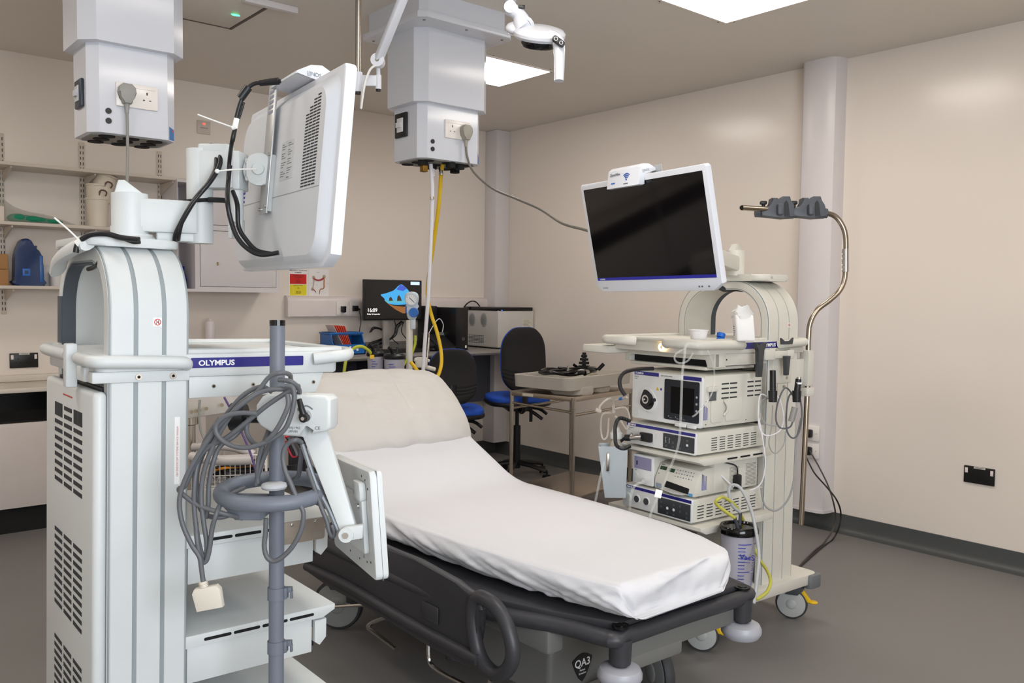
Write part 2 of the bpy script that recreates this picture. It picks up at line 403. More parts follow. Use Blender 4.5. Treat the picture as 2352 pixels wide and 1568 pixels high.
# plugs and hanging cables
fpl = Fr((.94,3.300,2.032), X, Z, -Y)
t = thing('power_cable', 'grey plug and cable hanging from the left pendant', 'cable', fpl.O)
m = MB(); plug(m, fpl, 1.15); m.build('plug', pm('plug_grey','93938f',.45), t)
m = MB(); y0=3.286; m.tube([(.94,y0,1.97),(.941,y0,1.9),(.939,y0,1.75),(.936,y0+.01,1.6),(.93,y0+.02,1.42),(.925,y0+.03,1.2),(.92,y0+.06,.9)], .0055, 8); m.build('cord', pm('cord_grey','8d8d88',.5), t)
fpr = Fr((2.488,3.327,2.10), X, Z, -Y)
t = thing('power_cable', 'grey plug and cable running from the right pendant to the front monitor', 'cable', fpr.O)
m = MB(); plug(m, fpr, 1.15); m.build('plug', pm('plug_beige','9c978d',.45), t)
q = [fpr.p(0,-.06,.014), fpr.p(.004,-.12,.02), ony(1088,395,3.25), ony(1130,432,3.1), dep(1185,456,3.75), dep(1240,480,3.6), dep(1290,512,3.4), dep(1345,528,3.22), dep(1375,540,3.15)]
m = MB(); m.tube(q, .0055, 8); m.build('cord', pm('cord_grey2','77736c',.5), t)
# white and yellow hoses down to the suction stand
t = thing('vacuum_hose', 'white hose hanging straight down from the right pendant', 'hose', (2.37,3.45,1.93))
wp = [(2.372,3.44,1.95)]+[dep(x,y,d) for x,y,d in ((993,430,4.15),(991,520,4.2),(987,610,4.25),(983,690,4.3),(977,770,4.36),(973,830,4.4),(971,872,4.42))]
m = MB(); m.tube(wp,.0098,10); m.build('hose', whose, t)
m = MB(); m.cyl(dep(993,388,4.14),dep(993,406,4.14),.0125,n=14); m.cyl(dep(992,452,4.15),dep(992,458,4.15),.0105,n=14,mi=1); m.build('hose_collar', [whose, chrome], t)
t = thing('air_hose', 'yellow hose hanging from the right pendant and looping to the suction stand', 'hose', (2.44,3.45,1.93))
yp = [(2.43,3.42,1.955)]+[dep(x,y,d) for x,y,d in ((1013,402,4.2),(1008,470,4.25),(1000,530,4.3),(992,585,4.35),(984,640,4.42),(982,680,4.45),(990,720,4.5),(1003,760,4.5),(1012,800,4.5),(1014,832,4.48),(1008,858,4.45),(996,878,4.42),(984,884,4.4),(970,868,4.4),(955,846,4.42),(944,832,4.45))]
m = MB(); m.tube(yp,.0098,10); m.build('hose', yhose, t)
m = MB(); m.cyl(dep(1013,385,4.18),dep(1013,402,4.18),.012,n=14); m.build('hose_collar', chrome, t)

# ================================================================== EXAMINATION LAMP
t = thing('examination_lamp', 'white examination lamp on a jointed arm hanging from a ceiling pole', 'lamp', (1.7,2.96,2.13))
pp = dep(823,100,3.3)
m = MB(); m.cyl((pp.x,pp.y,CZ),(pp.x,pp.y,2.155),.0115,n=24); m.build('ceiling_pole', pm('pole_satin','a39c94',.28,metal=.9), t)
a = dep(823,185,3.3); b = dep(860,180,3.3)
m = MB(); m.cyl(V((pp.x,pp.y,2.175)),V((pp.x,pp.y,2.10)),.017,n=20); m.cyl((pp.x,pp.y,2.10),(pp.x,pp.y,2.092),.014,n=20,mi=1)
d=(b-a); d.z=0; d.normalize(); nrm=d.cross(Z); fb = Fr((pp.x,pp.y,2.13), d, nrm, Z)
m.box(fb,(0,-.010,-.008),(.075,.010,.034),.004); m.cyl(fb.p(.078,0,.035),fb.p(.078,0,-.018),.012,n=18); m.cyl(fb.p(.078,0,-.018),fb.p(.078,0,-.026),.0095,n=16,mi=1)
m.build('pole_bracket', [enamel, black], t)
m = MB(); j1 = dep(868,140,3.28)
m.cyl(fb.p(.078,0,.03), j1, .008, n=10); j2 = dep(940,-40,3.1)
dirn=(j2-j1).normalized(); sd=dirn.cross(V((0,1,0))).normalized(); fo=Fr(j1,dirn,sd,dirn.cross(sd))
m.cyl(j1-Fw*.018,j1+Fw*.018,.026,n=24); m.cyl(j1-Fw*.02,j1-Fw*.018,.008,n=12,mi=1)
m.box(fo,(0,-.017,-.012),((j2-j1).length,.017,.012),.005)
m.box(fo,(.06,-.019,-.013),(.08,-.015,.013),mi=1)
j3 = dep(1180,5,3.0); up1=j2.lerp(j3,.5)+Z*.12
m.tube([j2,(j2+up1)/2,up1,(up1+j3)/2,j3],.014,10,2)
m.build('lamp_arm', [enamel, chrome], t)
m = MB(); m.tube([dep(833,265-70,3.27),dep(829,250,3.27),dep(834,215,3.25),dep(840,185,3.25),dep(850,160,3.25),dep(862,150,3.25)],.0045,8); m.build('lamp_cord', pm('cord_white','e2e2e0',.4), t)
m = MB(); m.cyl(j3-Rt*.022+Up*.012,j3+Rt*.004+Up*.02,.016,n=18); m.cyl(dep(1172,20,3.0)-Fw*.02,dep(1172,20,3.0)+Fw*.012,.022,n=20); m.cyl(dep(1172,20,3.0)-Fw*.022,dep(1172,20,3.0)-Fw*.02,.007,n=12,mi=1)
m.tube([dep(1172,20,3.0),dep(1190,32,3.0),dep(1203,48,3.0)],.024,12,3); m.box(Fr(dep(1197,16,2.98),Rt,Up,-Fw),(-.01,-.006,-.004),(.014,.006,.004),.002,mi=2); m.build('lamp_joint', [enamel, chrome, black], t)
# head: flattened dome, dark lens underneath, bent handle
hc = dep(1232,76,3.0); hx=(dep(1300,78,2.96)-dep(1165,62,3.04)).normalized(); hz=(Z+(-Fw)*.52+hx*.08).normalized(); hy=hz.cross(hx).normalized(); hx=hy.cross(hz)
H = Fr(hc,hx,hy,hz)
m = MB(); m.lathe(H.at(.012,0,0),[(.060,-.020),(.084,-.016),(.092,-.006),(.092,.004),(.084,.014),(.055,.022),(.001,.025)],36); m.ball(H.at(-.074,0,.004),.042,.048,.024,12); m.tube([H.p(-.045,0,.02),dep(1200,62,2.99),dep(1196,42,3.0)],lambda q:.036-.010*q,14,3)
m.build('lamp_head', enamel, t)
m = MB(); m.lathe(H.at(.012,.0,-.034),[(.062,.016),(.064,.0),(.058,-.010),(.001,-.012)],28); m.build('lens', blackg, t)
h0=dep(1283,95,2.94); h1=dep(1284,186,2.93)
m = MB(); m.tube([dep(1262,84,2.96),dep(1280,92,2.95),dep(1284,112,2.94),dep(1285,140,2.935),dep(1284,186,2.93)],lambda q:(.024-.007*q),14,4); m.build('lamp_handle', enamel, t)
fh=Fr(dep(1284,95,2.905), (Rt*.8-Up*.6), (Up*.8+Rt*.6), -Fw)
m = MB(); m.prism(fh, rr(-.026,-.010,.022,.010,.009,4),'z',-.012,.003,.001,mi=0)
for cx in (-.013,.009): m.prism(fh,[(x*1,y) for x,y in ell(cx,0,.0065,.0065,16)],'z',.003,.0034,mi=1); m.prism(fh,ell(cx,0,.005,.005,16),'z',.0034,.0037,mi=0)
m.build('switch_panel', [black, whitep], t)

# ================================================================== BACK WALL: SHELVES, CUPBOARD, DESK
bw = Fr((0,YB,0), X, Z, -Y)          # back wall frame: x right, y up, z out of the wall
def shelf(z, x0, x1, lab, dpt=.27):
    t = thing('wall_shelf', lab, 'shelf', ((x0+x1)/2, YB-.12, z), 'shelves on the back wall')
    m = MB(); m.box(W0,(x0,YB-dpt,z-.018),(x1,YB-.012,z),.002); m.build('board', shelfm, t)
    for x in (.93, 1.355, 1.795):
        if x0 < x < x1:
            m = MB(); m.prism(W0,[(YB-.014,z-.019),(YB-dpt+.03,z-.019),(YB-dpt+.03,z-.03),(YB-.014,z-.085)],'x',x-.004,x+.004); m.build('bracket', shelfm, t)
shelf(2.012, -1.2, 1.985, 'topmost wall shelf, empty, above the stacked beige pots')
shelf(1.690, -1.2, 1.915, 'middle wall shelf holding the stacked beige pots and green pack')
shelf(1.342, -1.2, 1.785, 'lowest wall shelf holding the dark blue bottle and white tubs')
for x, lab in ((1.34,'slotted white shelf upright beside the stacked beige pots'),(1.79,'slotted white shelf upright nearer the cupboard'),(.92,'slotted white shelf upright behind the dark blue bottle, leftmost')):
    m = MB(); m.box(W0,(x-.014,YB-.012,1.18),(x+.014,YB,2.20),.002,mi=0)
    z=1.2
    while z < 2.18:
        for s in (-.007,.007): m.box(W0,(x+s-.002,YB-.0126,z),(x+s+.002,YB-.011,z+.018),mi=1)
        z += .032
    m.top('shelf_upright', [shelfm, voidg], lab, 'shelf upright', 'slotted shelf uprights')
# pots
def pot(fr, lab, h=.17, tilt=0):
    t = thing('plastic_pot', lab, 'pot', fr.O, 'beige pots on the middle shelf')
    m = MB(); m.lathe(fr,[(.050,0),(.053,.002),(.062,h*.93),(.067,h*.94),(.067,h),(.061,h),(.058,h*.93),(.048,.004)],28); m.build('body', cream, t)
    return t
base = V((1.385,5.44,1.69))
pot(Fr(base),'lowest beige plastic pot of the stack on the middle shelf')
f2 = Fr(base+V((0,0,.085))).rot(.02,'y'); t2=pot(f2,'middle beige plastic pot of the stack, with a brown lug',h=.165)
f3 = Fr(base+V((.012,0,.15))).rot(.22,'y'); t3=pot(f3,'top beige plastic pot of the stack, tilted, with a brown lug',h=.16)
for f_, t_, hz_ in ((f2,t2,.11),(f3,t3,.10)):
    g = Fr(f_.p(.012,-.061,hz_), f_.x, f_.z, -f_.y)
    m = MB(); m.tube([g.p(-.016,.0,.0),g.p(-.012,.017,.004),g.p(.008,.018,.005),g.p(.02,.006,.004),g.p(.014,-.014,.003)],.0042,8,4,mi=0); m.tube([g.p(-.018,-.012,-.001),g.p(-.019,.012,.003)],.003,6,2,mi=0)
    m.build('lug', pm('lug_brown','6a4640',.5), t_)
# green pack in a film bag
m = MB(); 
for i in range(6):
    m.ball(Fr((.97+.035*i,5.44+.012*math.sin(i*2.1),1.717-.0022*i)),.052,.06,.026-.002*i,8)
m.top('green_pack', pm('green_fabric','1d8a68',.8), 'green folded textile pack lying on the middle shelf', 'pack')
m = MB(); vs=[]; N=14
prof=[(.80,1.90),(.88,1.84),(.95,1.785),(1.02,1.76),(1.10,1.748),(1.18,1.73),(1.26,1.70)]
P=smooth([(x,0,z) for x,z in prof],4)
for p in P: vs += [V((p.x,5.38,1.692)),V((p.x,5.40,p.z*.6+1.692*.4)),V((p.x,5.45,p.z)),V((p.x,5.52,p.z*.6+1.692*.4)),V((p.x,5.53,1.692))]
fs=[(i*5+k,i*5+k+1,(i+1)*5+k+1,(i+1)*5+k) for i in range(len(P)-1) for k in range(4)]
m.add(vs,fs); m.top('film_bag', pm('clear_film','b9b7ae',.25,alpha=.28), 'clear plastic film bag loosely covering the green pack', 'bag')
m = MB(); m.box(W0,(.80,5.38,1.69),(.897,5.5,1.775),.004); m.top('carton', pm('carton_cream','ddd0c4',.6), 'cream carton at the left edge of the middle shelf', 'box')
# lower shelf items
t = thing('detergent_bottle','large dark blue bottle with a square label on the lowest shelf','bottle',(1.0,5.43,1.342))
out=[(-.072,0),(.062,0),(.066,.02),(.066,.10),(.058,.165),(.042,.20),(.022,.218),(.012,.245),(-.010,.262),(-.035,.258),(-.052,.235),(-.068,.19),(-.075,.14),(-.078,.03)]
P=[(p.x,p.y) for p in smooth([(a,b,0) for a,b in out],4,True)]
g = Fr((1.02,5.43,1.342),X,Z,-Y); m = MB(); m.prism(g,P,'z',-.045,.045,.012,3); m.build('body', pm('bottle_blue','20355f',.3), t)
m = MB(); m.box(g,(.045,.02,.02),(.064,.17,.047),.004); m.build('side_stripe', pm('bottle_blue_light','2a5f9f',.3), t)
m = MB(); m.box(g,(-.04,.055,.043),(-.002,.095,.047),.003,mi=0); m.box(g,(-.03,.065,.047),(-.012,.085,.048),mi=1); m.build('label_square', [pm('label_blue','2f6cc0',.4), pm('bottle_blue','20355f')], t)
def tub(x,y,r,h,lab):
    t = thing('white_tub',lab,'tub',(x,y,1.342),'white tubs on the lowest shelf'); f=Fr((x,y,1.342))
    m=MB(); m.lathe(f,[(r*.86,0),(r*.92,.004),(r,h*.85),(r,h*.85)]); m.build('body',pm('tub_white','d8d4d2',.4),t)
    m=MB(); m.lathe(f,[(r*1.08,h*.82),(r*1.1,h*.84),(r*1.1,h*.97),(r*1.04,h)]); m.build('lid',pm('tub_white','d8d4d2'),t)
tub(1.165,5.46,.036,.082,'white round tub with a rimmed lid in front of the white carton')
m = MB(); m.box(W0,(1.105,5.50,1.342),(1.165,5.56,1.46),.003); m.top('carton', pm('carton_white','d6d0ce',.6),'white carton standing behind the round white tub','box')
m = MB(); m.box(W0,(1.22,5.40,1.342),(1.265,5.46,1.405),.003); m.top('carton', pm('carton_white','d6d0ce',.6),'small white carton right of the round white tub','box')
m = MB(); m.box(W0,(.82,5.40,1.342),(.915,5.5,1.43),.003); m.top('carton', pm('carton_brown','a67a4c',.7),'lower brown carton of two on the lowest shelf','box')
m = MB(); m.box(W0,(.82,5.40,1.4315),(.914,5.5,1.515),.003); m.top('carton', pm('carton_brown','a67a4c',.7),'upper brown carton of two on the lowest shelf','box')
# cupboard with open side bay
t = thing('wall_cupboard','white wall cupboard with a small key lock and an open side bay','cupboard',(2.2,5.45,1.32))
m = MB(); y0=5.305
m.box(W0,(1.80,y0,1.32),(2.455,YB,1.338)); m.box(W0,(1.80,y0,1.985),(2.455,YB,2.0)); m.box(W0,(1.80,YB-.015,1.338),(2.44,YB,1.985)); m.box(W0,(2.437,y0,1.338),(2.455,YB,1.985)); m.box(W0,(1.905,y0,1.338),(1.935,YB-.015,1.985))
m.box(W0,(1.935,y0,1.338),(2.437,y0+.016,1.352)); m.box(W0,(1.80,y0,1.338),(1.803,YB,1.985))
m.build('body', cupb, t)
m = MB(); m.box(W0,(1.938,y0-.003,1.354),(2.434,y0+.014,1.70),.0015); m.build('door', cupb, t)
m = MB(); m.box(W0,(1.938,y0-.003,1.703),(2.434,y0+.014,1.736),.0015); m.box(W0,(1.938,y0-.003,1.739),(2.434,y0+.014,1.98),.0015); m.build('upper_door', cupb, t)
m = MB(); m.cyl((2.046,y0-.006,1.502),(2.046,y0-.003,1.502),.006,n=14); m.box(W0,(2.0435,y0-.016,1.486),(2.0475,y0-.005,1.506),.001); m.build('key', pm('brass_key','9d8a66',.4,metal=.7), t)
t = thing('spray_bottle','dark blue bottle in the open bay of the wall cupboard','bottle',(1.86,5.42,1.338))
m = MB(); m.lathe(Fr((1.862,5.42,1.338)),[(.028,0),(.031,.003),(.031,.06),(.024,.09),(.014,.1),(.018,.12),(.018,.14)]); m.build('body',pm('cobalt','22309a',.25),t)
# fused spur
f = Fr((2.030,YB,2.343),X,Z,-Y); t=thing('wall_switch','square beige wall switch with a red indicator lamp','switch',f.O)
m=MB(); m.box(f,(0,0,0),(.086,.086,.01),.003,mi=0); m.box(f,(.018,.036,.010),(.068,.042,.0106),mi=1); m.build('plate',[pm('switch_beige','cfc2b8',.35),pm('switch_line','a3968e',.5)],t)
m=MB(); m.box(f,(.036,.062,.010),(.050,.070,.0115)); m.build('indicator_lamp',pm('red_led','ff3020',.4,emit=3),t)
# posters
def txt(fr, s, h, mt, parent, name='print', **k): m=MB(); m.text(fr,s,h,**k); return m.build(name,mt,parent,flat=True)
f = Fr((2.665,YB,1.285),X,Z,-Y); t=thing('wall_notice','white notice with a red and a yellow block on the back wall','notice',f.O)
m=MB(); m.box(f,(0,0,0),(.142,.205,.001)); m.build('sheet',paper,t,flat=True)
m=MB(); m.plate(f,.008,.098,.134,.168,t=.0014); m.build('red_block',pm('red_print','d5231c',.6),t)
m=MB(); m.plate(f,.008,.018,.134,.094,t=.0014); m.build('yellow_block',pm('yellow_print','e6d92c',.6),t)
ff=f.at(.071,.190,.001); m=MB(); m.text(ff,'EMERGENCY TELEPHONE',.0085,align='CENTER',bold=.02); m.text(f.at(.071,.175,.001),'NUMBERS',.0085,align='CENTER',bold=.02)
for k,(wd,yy) in enumerate(((.09,.158),(.08,.151),(.06,.144),(.02,.132),(.07,.088),(.012,.074),(.02,.065))): m.box(f,(.071-wd/2,yy,.001),(.071+wd/2,yy+.0022,.0016))
m.text(f.at(.071,.108,.0012),'2222',.015,align='CENTER',bold=.02); m.text(f.at(.071,.034,.0012),'3333',.015,align='CENTER',bold=.02); m.box(f,(.052,.029,.001),(.09,.0305,.0016)); m.box(f,(.1,.008,.001),(.13,.010,.0012))
m.build('lettering',pm('poster_ink','4a2420',.7),t,flat=True)
f = Fr((2.820,YB,1.270),X,Z,-Y); t=thing('wall_notice','white anatomy chart of a bowel beside the red and yellow notice','notice',f.O)
m=MB(); m.box(f,(0,0,0),(.155,.222,.001)); m.build('sheet',paper,t,flat=True)
m=MB(); c1=pm('organ_pink','c07a78',.7); 
m.tube([f.p(a,b,.001) for a,b in ((.034,.075),(.03,.09),(.036,.115),(.038,.14),(.036,.155))],.0075,8,4,mi=0,flat=.3)
m.tube([f.p(a,b,.001) for a,b in ((.034,.16),(.048,.15),(.07,.145),(.095,.15),(.115,.165))],.0095,8,4,mi=1,flat=.3)
m.tube([f.p(a,b,.001) for a,b in ((.117,.165),(.119,.145),(.118,.115),(.118,.09),(.105,.08),(.09,.078),(.084,.065),(.081,.045))],.0082,8,4,mi=2,flat=.3)
for a,b,r in ((.035,.163,.012),(.118,.170,.013),(.026,.078,.012)): m.ball(Fr(f.p(a,b,.001),f.x,f.y,f.z),r,r,.002,8,mi=0)
m.tube([f.p(.03,.08,.002),f.p(.045,.066,.002),f.p(.052,.056,.002)],.003,6,3,mi=1)
m.build('bowel_drawing',[pm('organ_tan','b5a590',.7),pm('organ_red','a83a44',.7),pm('organ_brown','b97e3c',.7)],t)
m=MB(); m.text(f.at(.07,.197,.001),'COLON',.005,align='CENTER'); m.plate(f,.003,.006,.035,.012,mi=1,t=.0014); m.box(f,(.05,.007,.001),(.152,.0085,.0015))
for a,b in ((.012,.12),(.14,.12),(.052,.11),(.02,.17),(.13,.155),(.1,.06),(.05,.05)): m.box(f,(a,b,.001),(a+.014,b+.0012,.0013))
m.build('lettering',[pm('pale_ink','9a9794',.7),pm('orange_print','d4502c',.6)],t,flat=True)
# dado trunking with sockets
t=thing('cable_trunking','white plastic cable trunking above the desk with two black plugs','trunking',(3.5,5.57,1.15))
m=MB(); m.prism(W0,[(YB,1.155),(YB-.055,1.155),(YB-.055,1.262),(YB-.048,1.285),(YB-.03,1.297),(YB,1.300)],'x',2.645,4.405,.001); m.build('body',pm('trunking','e3d9d6',.35),t)
m=MB(); m.prism(W0,[(YB,1.153),(YB-.057,1.153),(YB-.057,1.264),(YB-.05,1.288),(YB-.03,1.3),(YB,1.303)],'x',2.632,2.645,.001); m.build('end_cap',pm('trunking','e3d9d6'),t)
for k,x in enumerate((3.005,3.110,3.25)):
    f=Fr((x,YB-.055,1.165),X,Z,-Y); m=MB(); m.box(f,(0,0,0),(.094 if k<2 else .1,.094,.009),.003,mi=0)
    for s in (.018,.076): m.cyl(f.p(s,.043,.009),f.p(s,.043,.0096),.0018,n=8,mi=1)
    m.build('socket_plate',[pm('socket_white','ece6e1'),voidg],t)
f=Fr((3.053,YB-.064,1.208),X,Z,-Y); m=MB(); m.prism(f,[(-.016,-.022),(0,-.027),(.016,-.022),(.017,.02),(-.017,.02)],'z',0,.028,.004); m.build('plug',black,t)
f=Fr((3.150,YB-.064,1.212),X,Z,-Y)
t=thing('mains_lead','black plug and lead from the trunking down to the desk','cable',f.O)
m=MB(); m.prism(f,[(-.02,-.02),(.02,-.02),(.02,.02),(-.02,.02)],'z',0,.03,.006); m.cyl(f.p(.01,0,.02),f.p(.035,-.008,.025),.008,.005,10); m.build('plug',black,t)
m=MB(); m.tube([f.p(.033,-.008,.025)]+[ony(x,y,5.45) for x,y in ((826,716),(829,735),(825,765),(824,785),(835,796),(870,797),(885,795))],.0035,8); m.build('cord',black,t)
# desk worktop
t=thing('desk_worktop','long grey laminate worktop with a rounded front edge along the back wall','worktop',(3.4,5.3,.87))
m=MB(); zt=.903
m.prism(W0,[(YB-.02,zt-.038),(5.06,zt-.038),(5.045,zt-.032),(5.038,zt-.019),(5.045,zt-.006),(5.06,zt),(YB-.02,zt)],'x',1.95,4.545,.0); m.build('top',worktop,t)
m=MB(); m.box(W0,(1.95,YB-.02,zt-.02),(4.40,YB-.0005,zt+.055),.004); m.build('upstand',worktop,t)
m=MB(); m.prism(W0,[(5.30,zt-.04),(5.03,zt-.04),(5.03,zt+.004),(5.06,zt+.004),(5.30,zt+.004)],'x',4.51,4.549,.004); m.build('end_cap',pm('endcap','d8d0c8',.4),t)
t=thing('under_desk_panel','dark modesty panel and supports beneath the worktop','panel',(3.2,5.5,0))
m=MB(); m.box(W0,(2.6,5.50,.45),(4.40,5.52,.865)); m.build('back_board',pm('desk_blue_grey','4a4c58',.6),t)
for x in (2.62,3.15):
    m=MB(); m.box(W0,(x,5.12,0),(x+.03,5.52,.865),.002); m.build('side_support',pm('desk_blue_grey','4a4c58'),t)
# left sink counter
t=thing('base_unit','cream base unit with a dark open recess below the counter at the left','base unit',(1.1,5.4,0))
m=MB(); m.box(W0,(-1.3,5.20,.765),(1.93,YB-.001,.79),.004); m.box(W0,(-1.3,YB-.03,.79),(1.93,YB-.001,.83),.006); m.build('countertop',pm('counter_cream','d9d0c4',.3),t)
m=MB(); m.box(W0,(-1.3,5.21,.14),(1.93,5.23,.60),.002); m.build('front_panel',pm('panel_white','cfc6c1',.35),t)
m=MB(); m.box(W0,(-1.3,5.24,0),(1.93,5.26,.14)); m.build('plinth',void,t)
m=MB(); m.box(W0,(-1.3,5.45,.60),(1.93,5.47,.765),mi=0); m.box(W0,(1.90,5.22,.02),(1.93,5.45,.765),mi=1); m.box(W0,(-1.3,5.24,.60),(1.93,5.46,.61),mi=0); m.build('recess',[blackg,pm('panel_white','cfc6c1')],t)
# black double socket (left wall) and its twin on the right wall
def bsocket(f,lab):
    t=thing('black_double_socket',lab,'socket',f.O,'black double sockets')
    m=MB(); m.box(f,(0,0,0),(.146,.086,.009),.003,mi=0)
    for cx in (.042,.098):
        m.box(f,(cx-.002,.048,.009),(cx+.002,.058,.0094),mi=1)
        for s in (-.011,.011): m.box(f,(cx+s-.0035,.028,.009),(cx+s+.0035,.033,.0094),mi=1)
    m.build('face_plate',[pm('socket_black','1b1a19',.35),void],t)
    for x in (.006,.126):
        m=MB(); m.box(f,(x,.050,.009),(x+.014,.076,.012),.002); m.build('rocker_switch',pm('rocker','e6dcd8',.4),t)
    m=MB(); m.box(f,(.048,.076,.009),(.102,.086,.0098),mi=0); m.box(f,(.056,.0795,.0098),(.094,.0825,.0101),mi=1); m.build('label_strip',[pm('labelstrip','c9c5b8',.5),inkm],t)
bsocket(Fr((.944,YB,.868),X,Z,-Y),'black double wall socket above the counter at the far left')
bsocket(Fr((XR,1.807,.401),-Y,Z,-X),'black double wall socket low on the right-hand wall')
# sockets on the pilaster
for k,z in enumerate((.513,.413)):
    f=Fr((4.441,2.655,z),-Y,Z,-X); t=thing('wall_socket','%s white single socket on the pilaster, black plug in it'%('upper','lower')[k],'socket',f.O,'white sockets on the pilaster')
    m=MB(); m.box(f,(0,0,-.002),(.105,.086,.012),.004,mi=0); m.cyl(f.p(.09,.043,.012),f.p(.09,.043,.0128),.002,n=8,mi=1); m.build('socket_plate',[pm('socket_white','ece6e1'),voidg],t)
    m=MB(); m.box(f,(.03,.02,.012),(.072,.066,.045),.008); m.build('plug',black,t)
def fl(px,py): return onz(px,py,.006)
for k,(lab,pts) in enumerate((('black mains lead looping from the lower pilaster socket to the trolley, outer loop',[onx(1852,1050,4.38),onx(1870,1085,4.36),onx(1896,1115,4.30),onx(1920,1145,4.25),onx(1931,1175,4.36),onx(1928,1207,4.36),fl(1913,1238),fl(1885,1258),fl(1860,1280),fl(1835,1302),fl(1800,1330)]),
   ('dark mains lead from the upper pilaster socket to the trolley, inner loop',[onx(1860,1035,4.395),onx(1880,1070,4.38),onx(1900,1110,4.32),onx(1912,1145,4.25),onx(1919,1180,4.33),onx(1916,1210,4.33),fl(1893,1246),fl(1873,1262),fl(1850,1285),fl(1830,1308),fl(1805,1338)]))):
    m=MB(); m.tube(pts,.0045,8); m.top('mains_lead',pm('lead_dark','252222',.5) if k==0 else pm('lead_brown','4a423c',.5),lab,'cable','mains leads behind the right trolley')

# desk items ---------------------------------------------------------
t=thing('desktop_monitor','black desktop computer monitor showing 16:09 on the desk','monitor',(3.35,5.4,.903))
f=Fr((3.130,5.36,1.128),X,Z,-Y); f=Fr(f.O,V((1,.012,0)).normalized(),Z,V((.012,-1,0)).normalized())
m=MB(); m.box(f,(0,0,-.03),(.497,.296,0),.004); m.build('housing',black,t)
# screen picture: sea arch view
m=MB(); m.box(f,(.006,.012,0),(.491,.290,.0012),mi=0); sc=f.at(0,0,.0013)
P=[(p.x,p.y) for p in smooth([(a,b,0) for a,b in ((.135,.186),(.17,.195),(.22,.21),(.25,.222),(.30,.262),(.335,.255),(.38,.215),(.40,.17),(.38,.125),(.33,.115),(.26,.113),(.19,.128),(.165,.16))],3,True)]
m.prism(sc,P,'z',0,.0004,mi=1)
m.prism(sc,[(.19,.128),(.165,.148),(.39,.146),(.385,.13),(.30,.126)],'z',.0004,.0007,mi=2)
m.prism(sc,[(.185,.13),(.24,.108),(.33,.100),(.41,.098),(.46,.06),(.33,.05),(.27,.075),(.22,.105)],'z',.0004,.0008,mi=3)
m.prism(sc,[(.205,.143),(.21,.165),(.222,.173),(.232,.160),(.24,.143)],'z',.0007,.0010,mi=4); m.prism(sc,[(.275,.143),(.28,.175),(.292,.185),(.306,.17),(.318,.143)],'z',.0007,.0010,mi=4)
m.prism(sc,[(.27,.225),(.30,.262),(.335,.255),(.36,.235),(.33,.215)],'z',.0004,.0006,mi=5)
m.box(sc,(.395,.262,0),(.475,.286,.0005),mi=6)
E_=lambda n,c,s=1.0: pm(n,c,.3,emit=s,var=.0)
m.build('screen',[pm('screen_black','15120f',.15),E_('scr_blue','3a8fc4',.55),E_('scr_sea','4f9fb0',.45),E_('scr_sand','8a5a2c',.4),E_('scr_rock','3a2c1c',.4),E_('scr_sky','3a4fae',.5),E_('scr_tag','b9cfe6',.5)],t,flat=True)
m=MB(); m.text(f.at(.022,.062,.0015),'16:09',.028); m.text(f.at(.022,.042,.0015),'Friday 16 September',.0095); m.build('screen_text',pm('screen_white','f2f2f2',.5,emit=.9),t,flat=True)
m=MB(); g=Fr((3.352,5.42,.903)); m.box(g,(-.11,-.09,0),(.12,.09,.010),.004); m.box(g,(-.028,0,.01),(.028,.02,.34),.004); m.box(g,(-.028,-.004,.05),(-.015,.0,.30)); m.build('stand',pm('stand_silver','b9b6b2',.3,metal=.6),t)
m=MB(); g=Fr((3.10,5.13,.904)); m.prism(g,rr(0,0,.43,.135,.01),'z',0,.018,.003)
for r in range(5):
    for c in range(14): m.box(g,(.012+c*.0292,.012+r*.0235,.018),(.036+c*.0292,.031+r*.0235,.0215),.002,1)
m.top('keyboard',pm('keyboard_black','1e1d1d',.5),'black keyboard on the desk in front of the computer monitor','keyboard')
m=MB(); m.ball(Fr((3.60,5.20,.917)),.03,.05,.016,10); m.top('mouse',black,'black computer mouse beside the black keyboard','mouse')
t=thing('computer_tower','black desktop computer tower beside the grey console','computer',(3.82,5.28,.903))
m=MB(); m.box(W0,(3.772,5.125,.906),(3.885,5.46,1.225),.004); m.build('case',pm('pc_black','161516',.3),t)
f=Fr((3.772,5.125,.906),X,Z,-Y); m=MB(); m.prism(f,ell(.07,.085,.012,.012,24),'z',0,.0015,mi=0); m.prism(f,ell(.07,.085,.0105,.0105,24),'z',.0014,.0018,mi=1); m.text(f.at(.0615,.081,.0018),'DELL',.0065,mi=0); m.box(f,(.085,.018,0),(.1,.036,.001),mi=2)
m.build('front_badge',[pm('badge_grey','8b8d90',.4),pm('pc_black','161516'),whitep],t)
m=MB(); 
for a,b in ((.025,.30),(.095,.28),(.095,.265)): m.cyl(f.p(a,b,0),f.p(a,b,.001),.002,n=8)
m.build('ports',pm('port_grey','555555',.5),t)
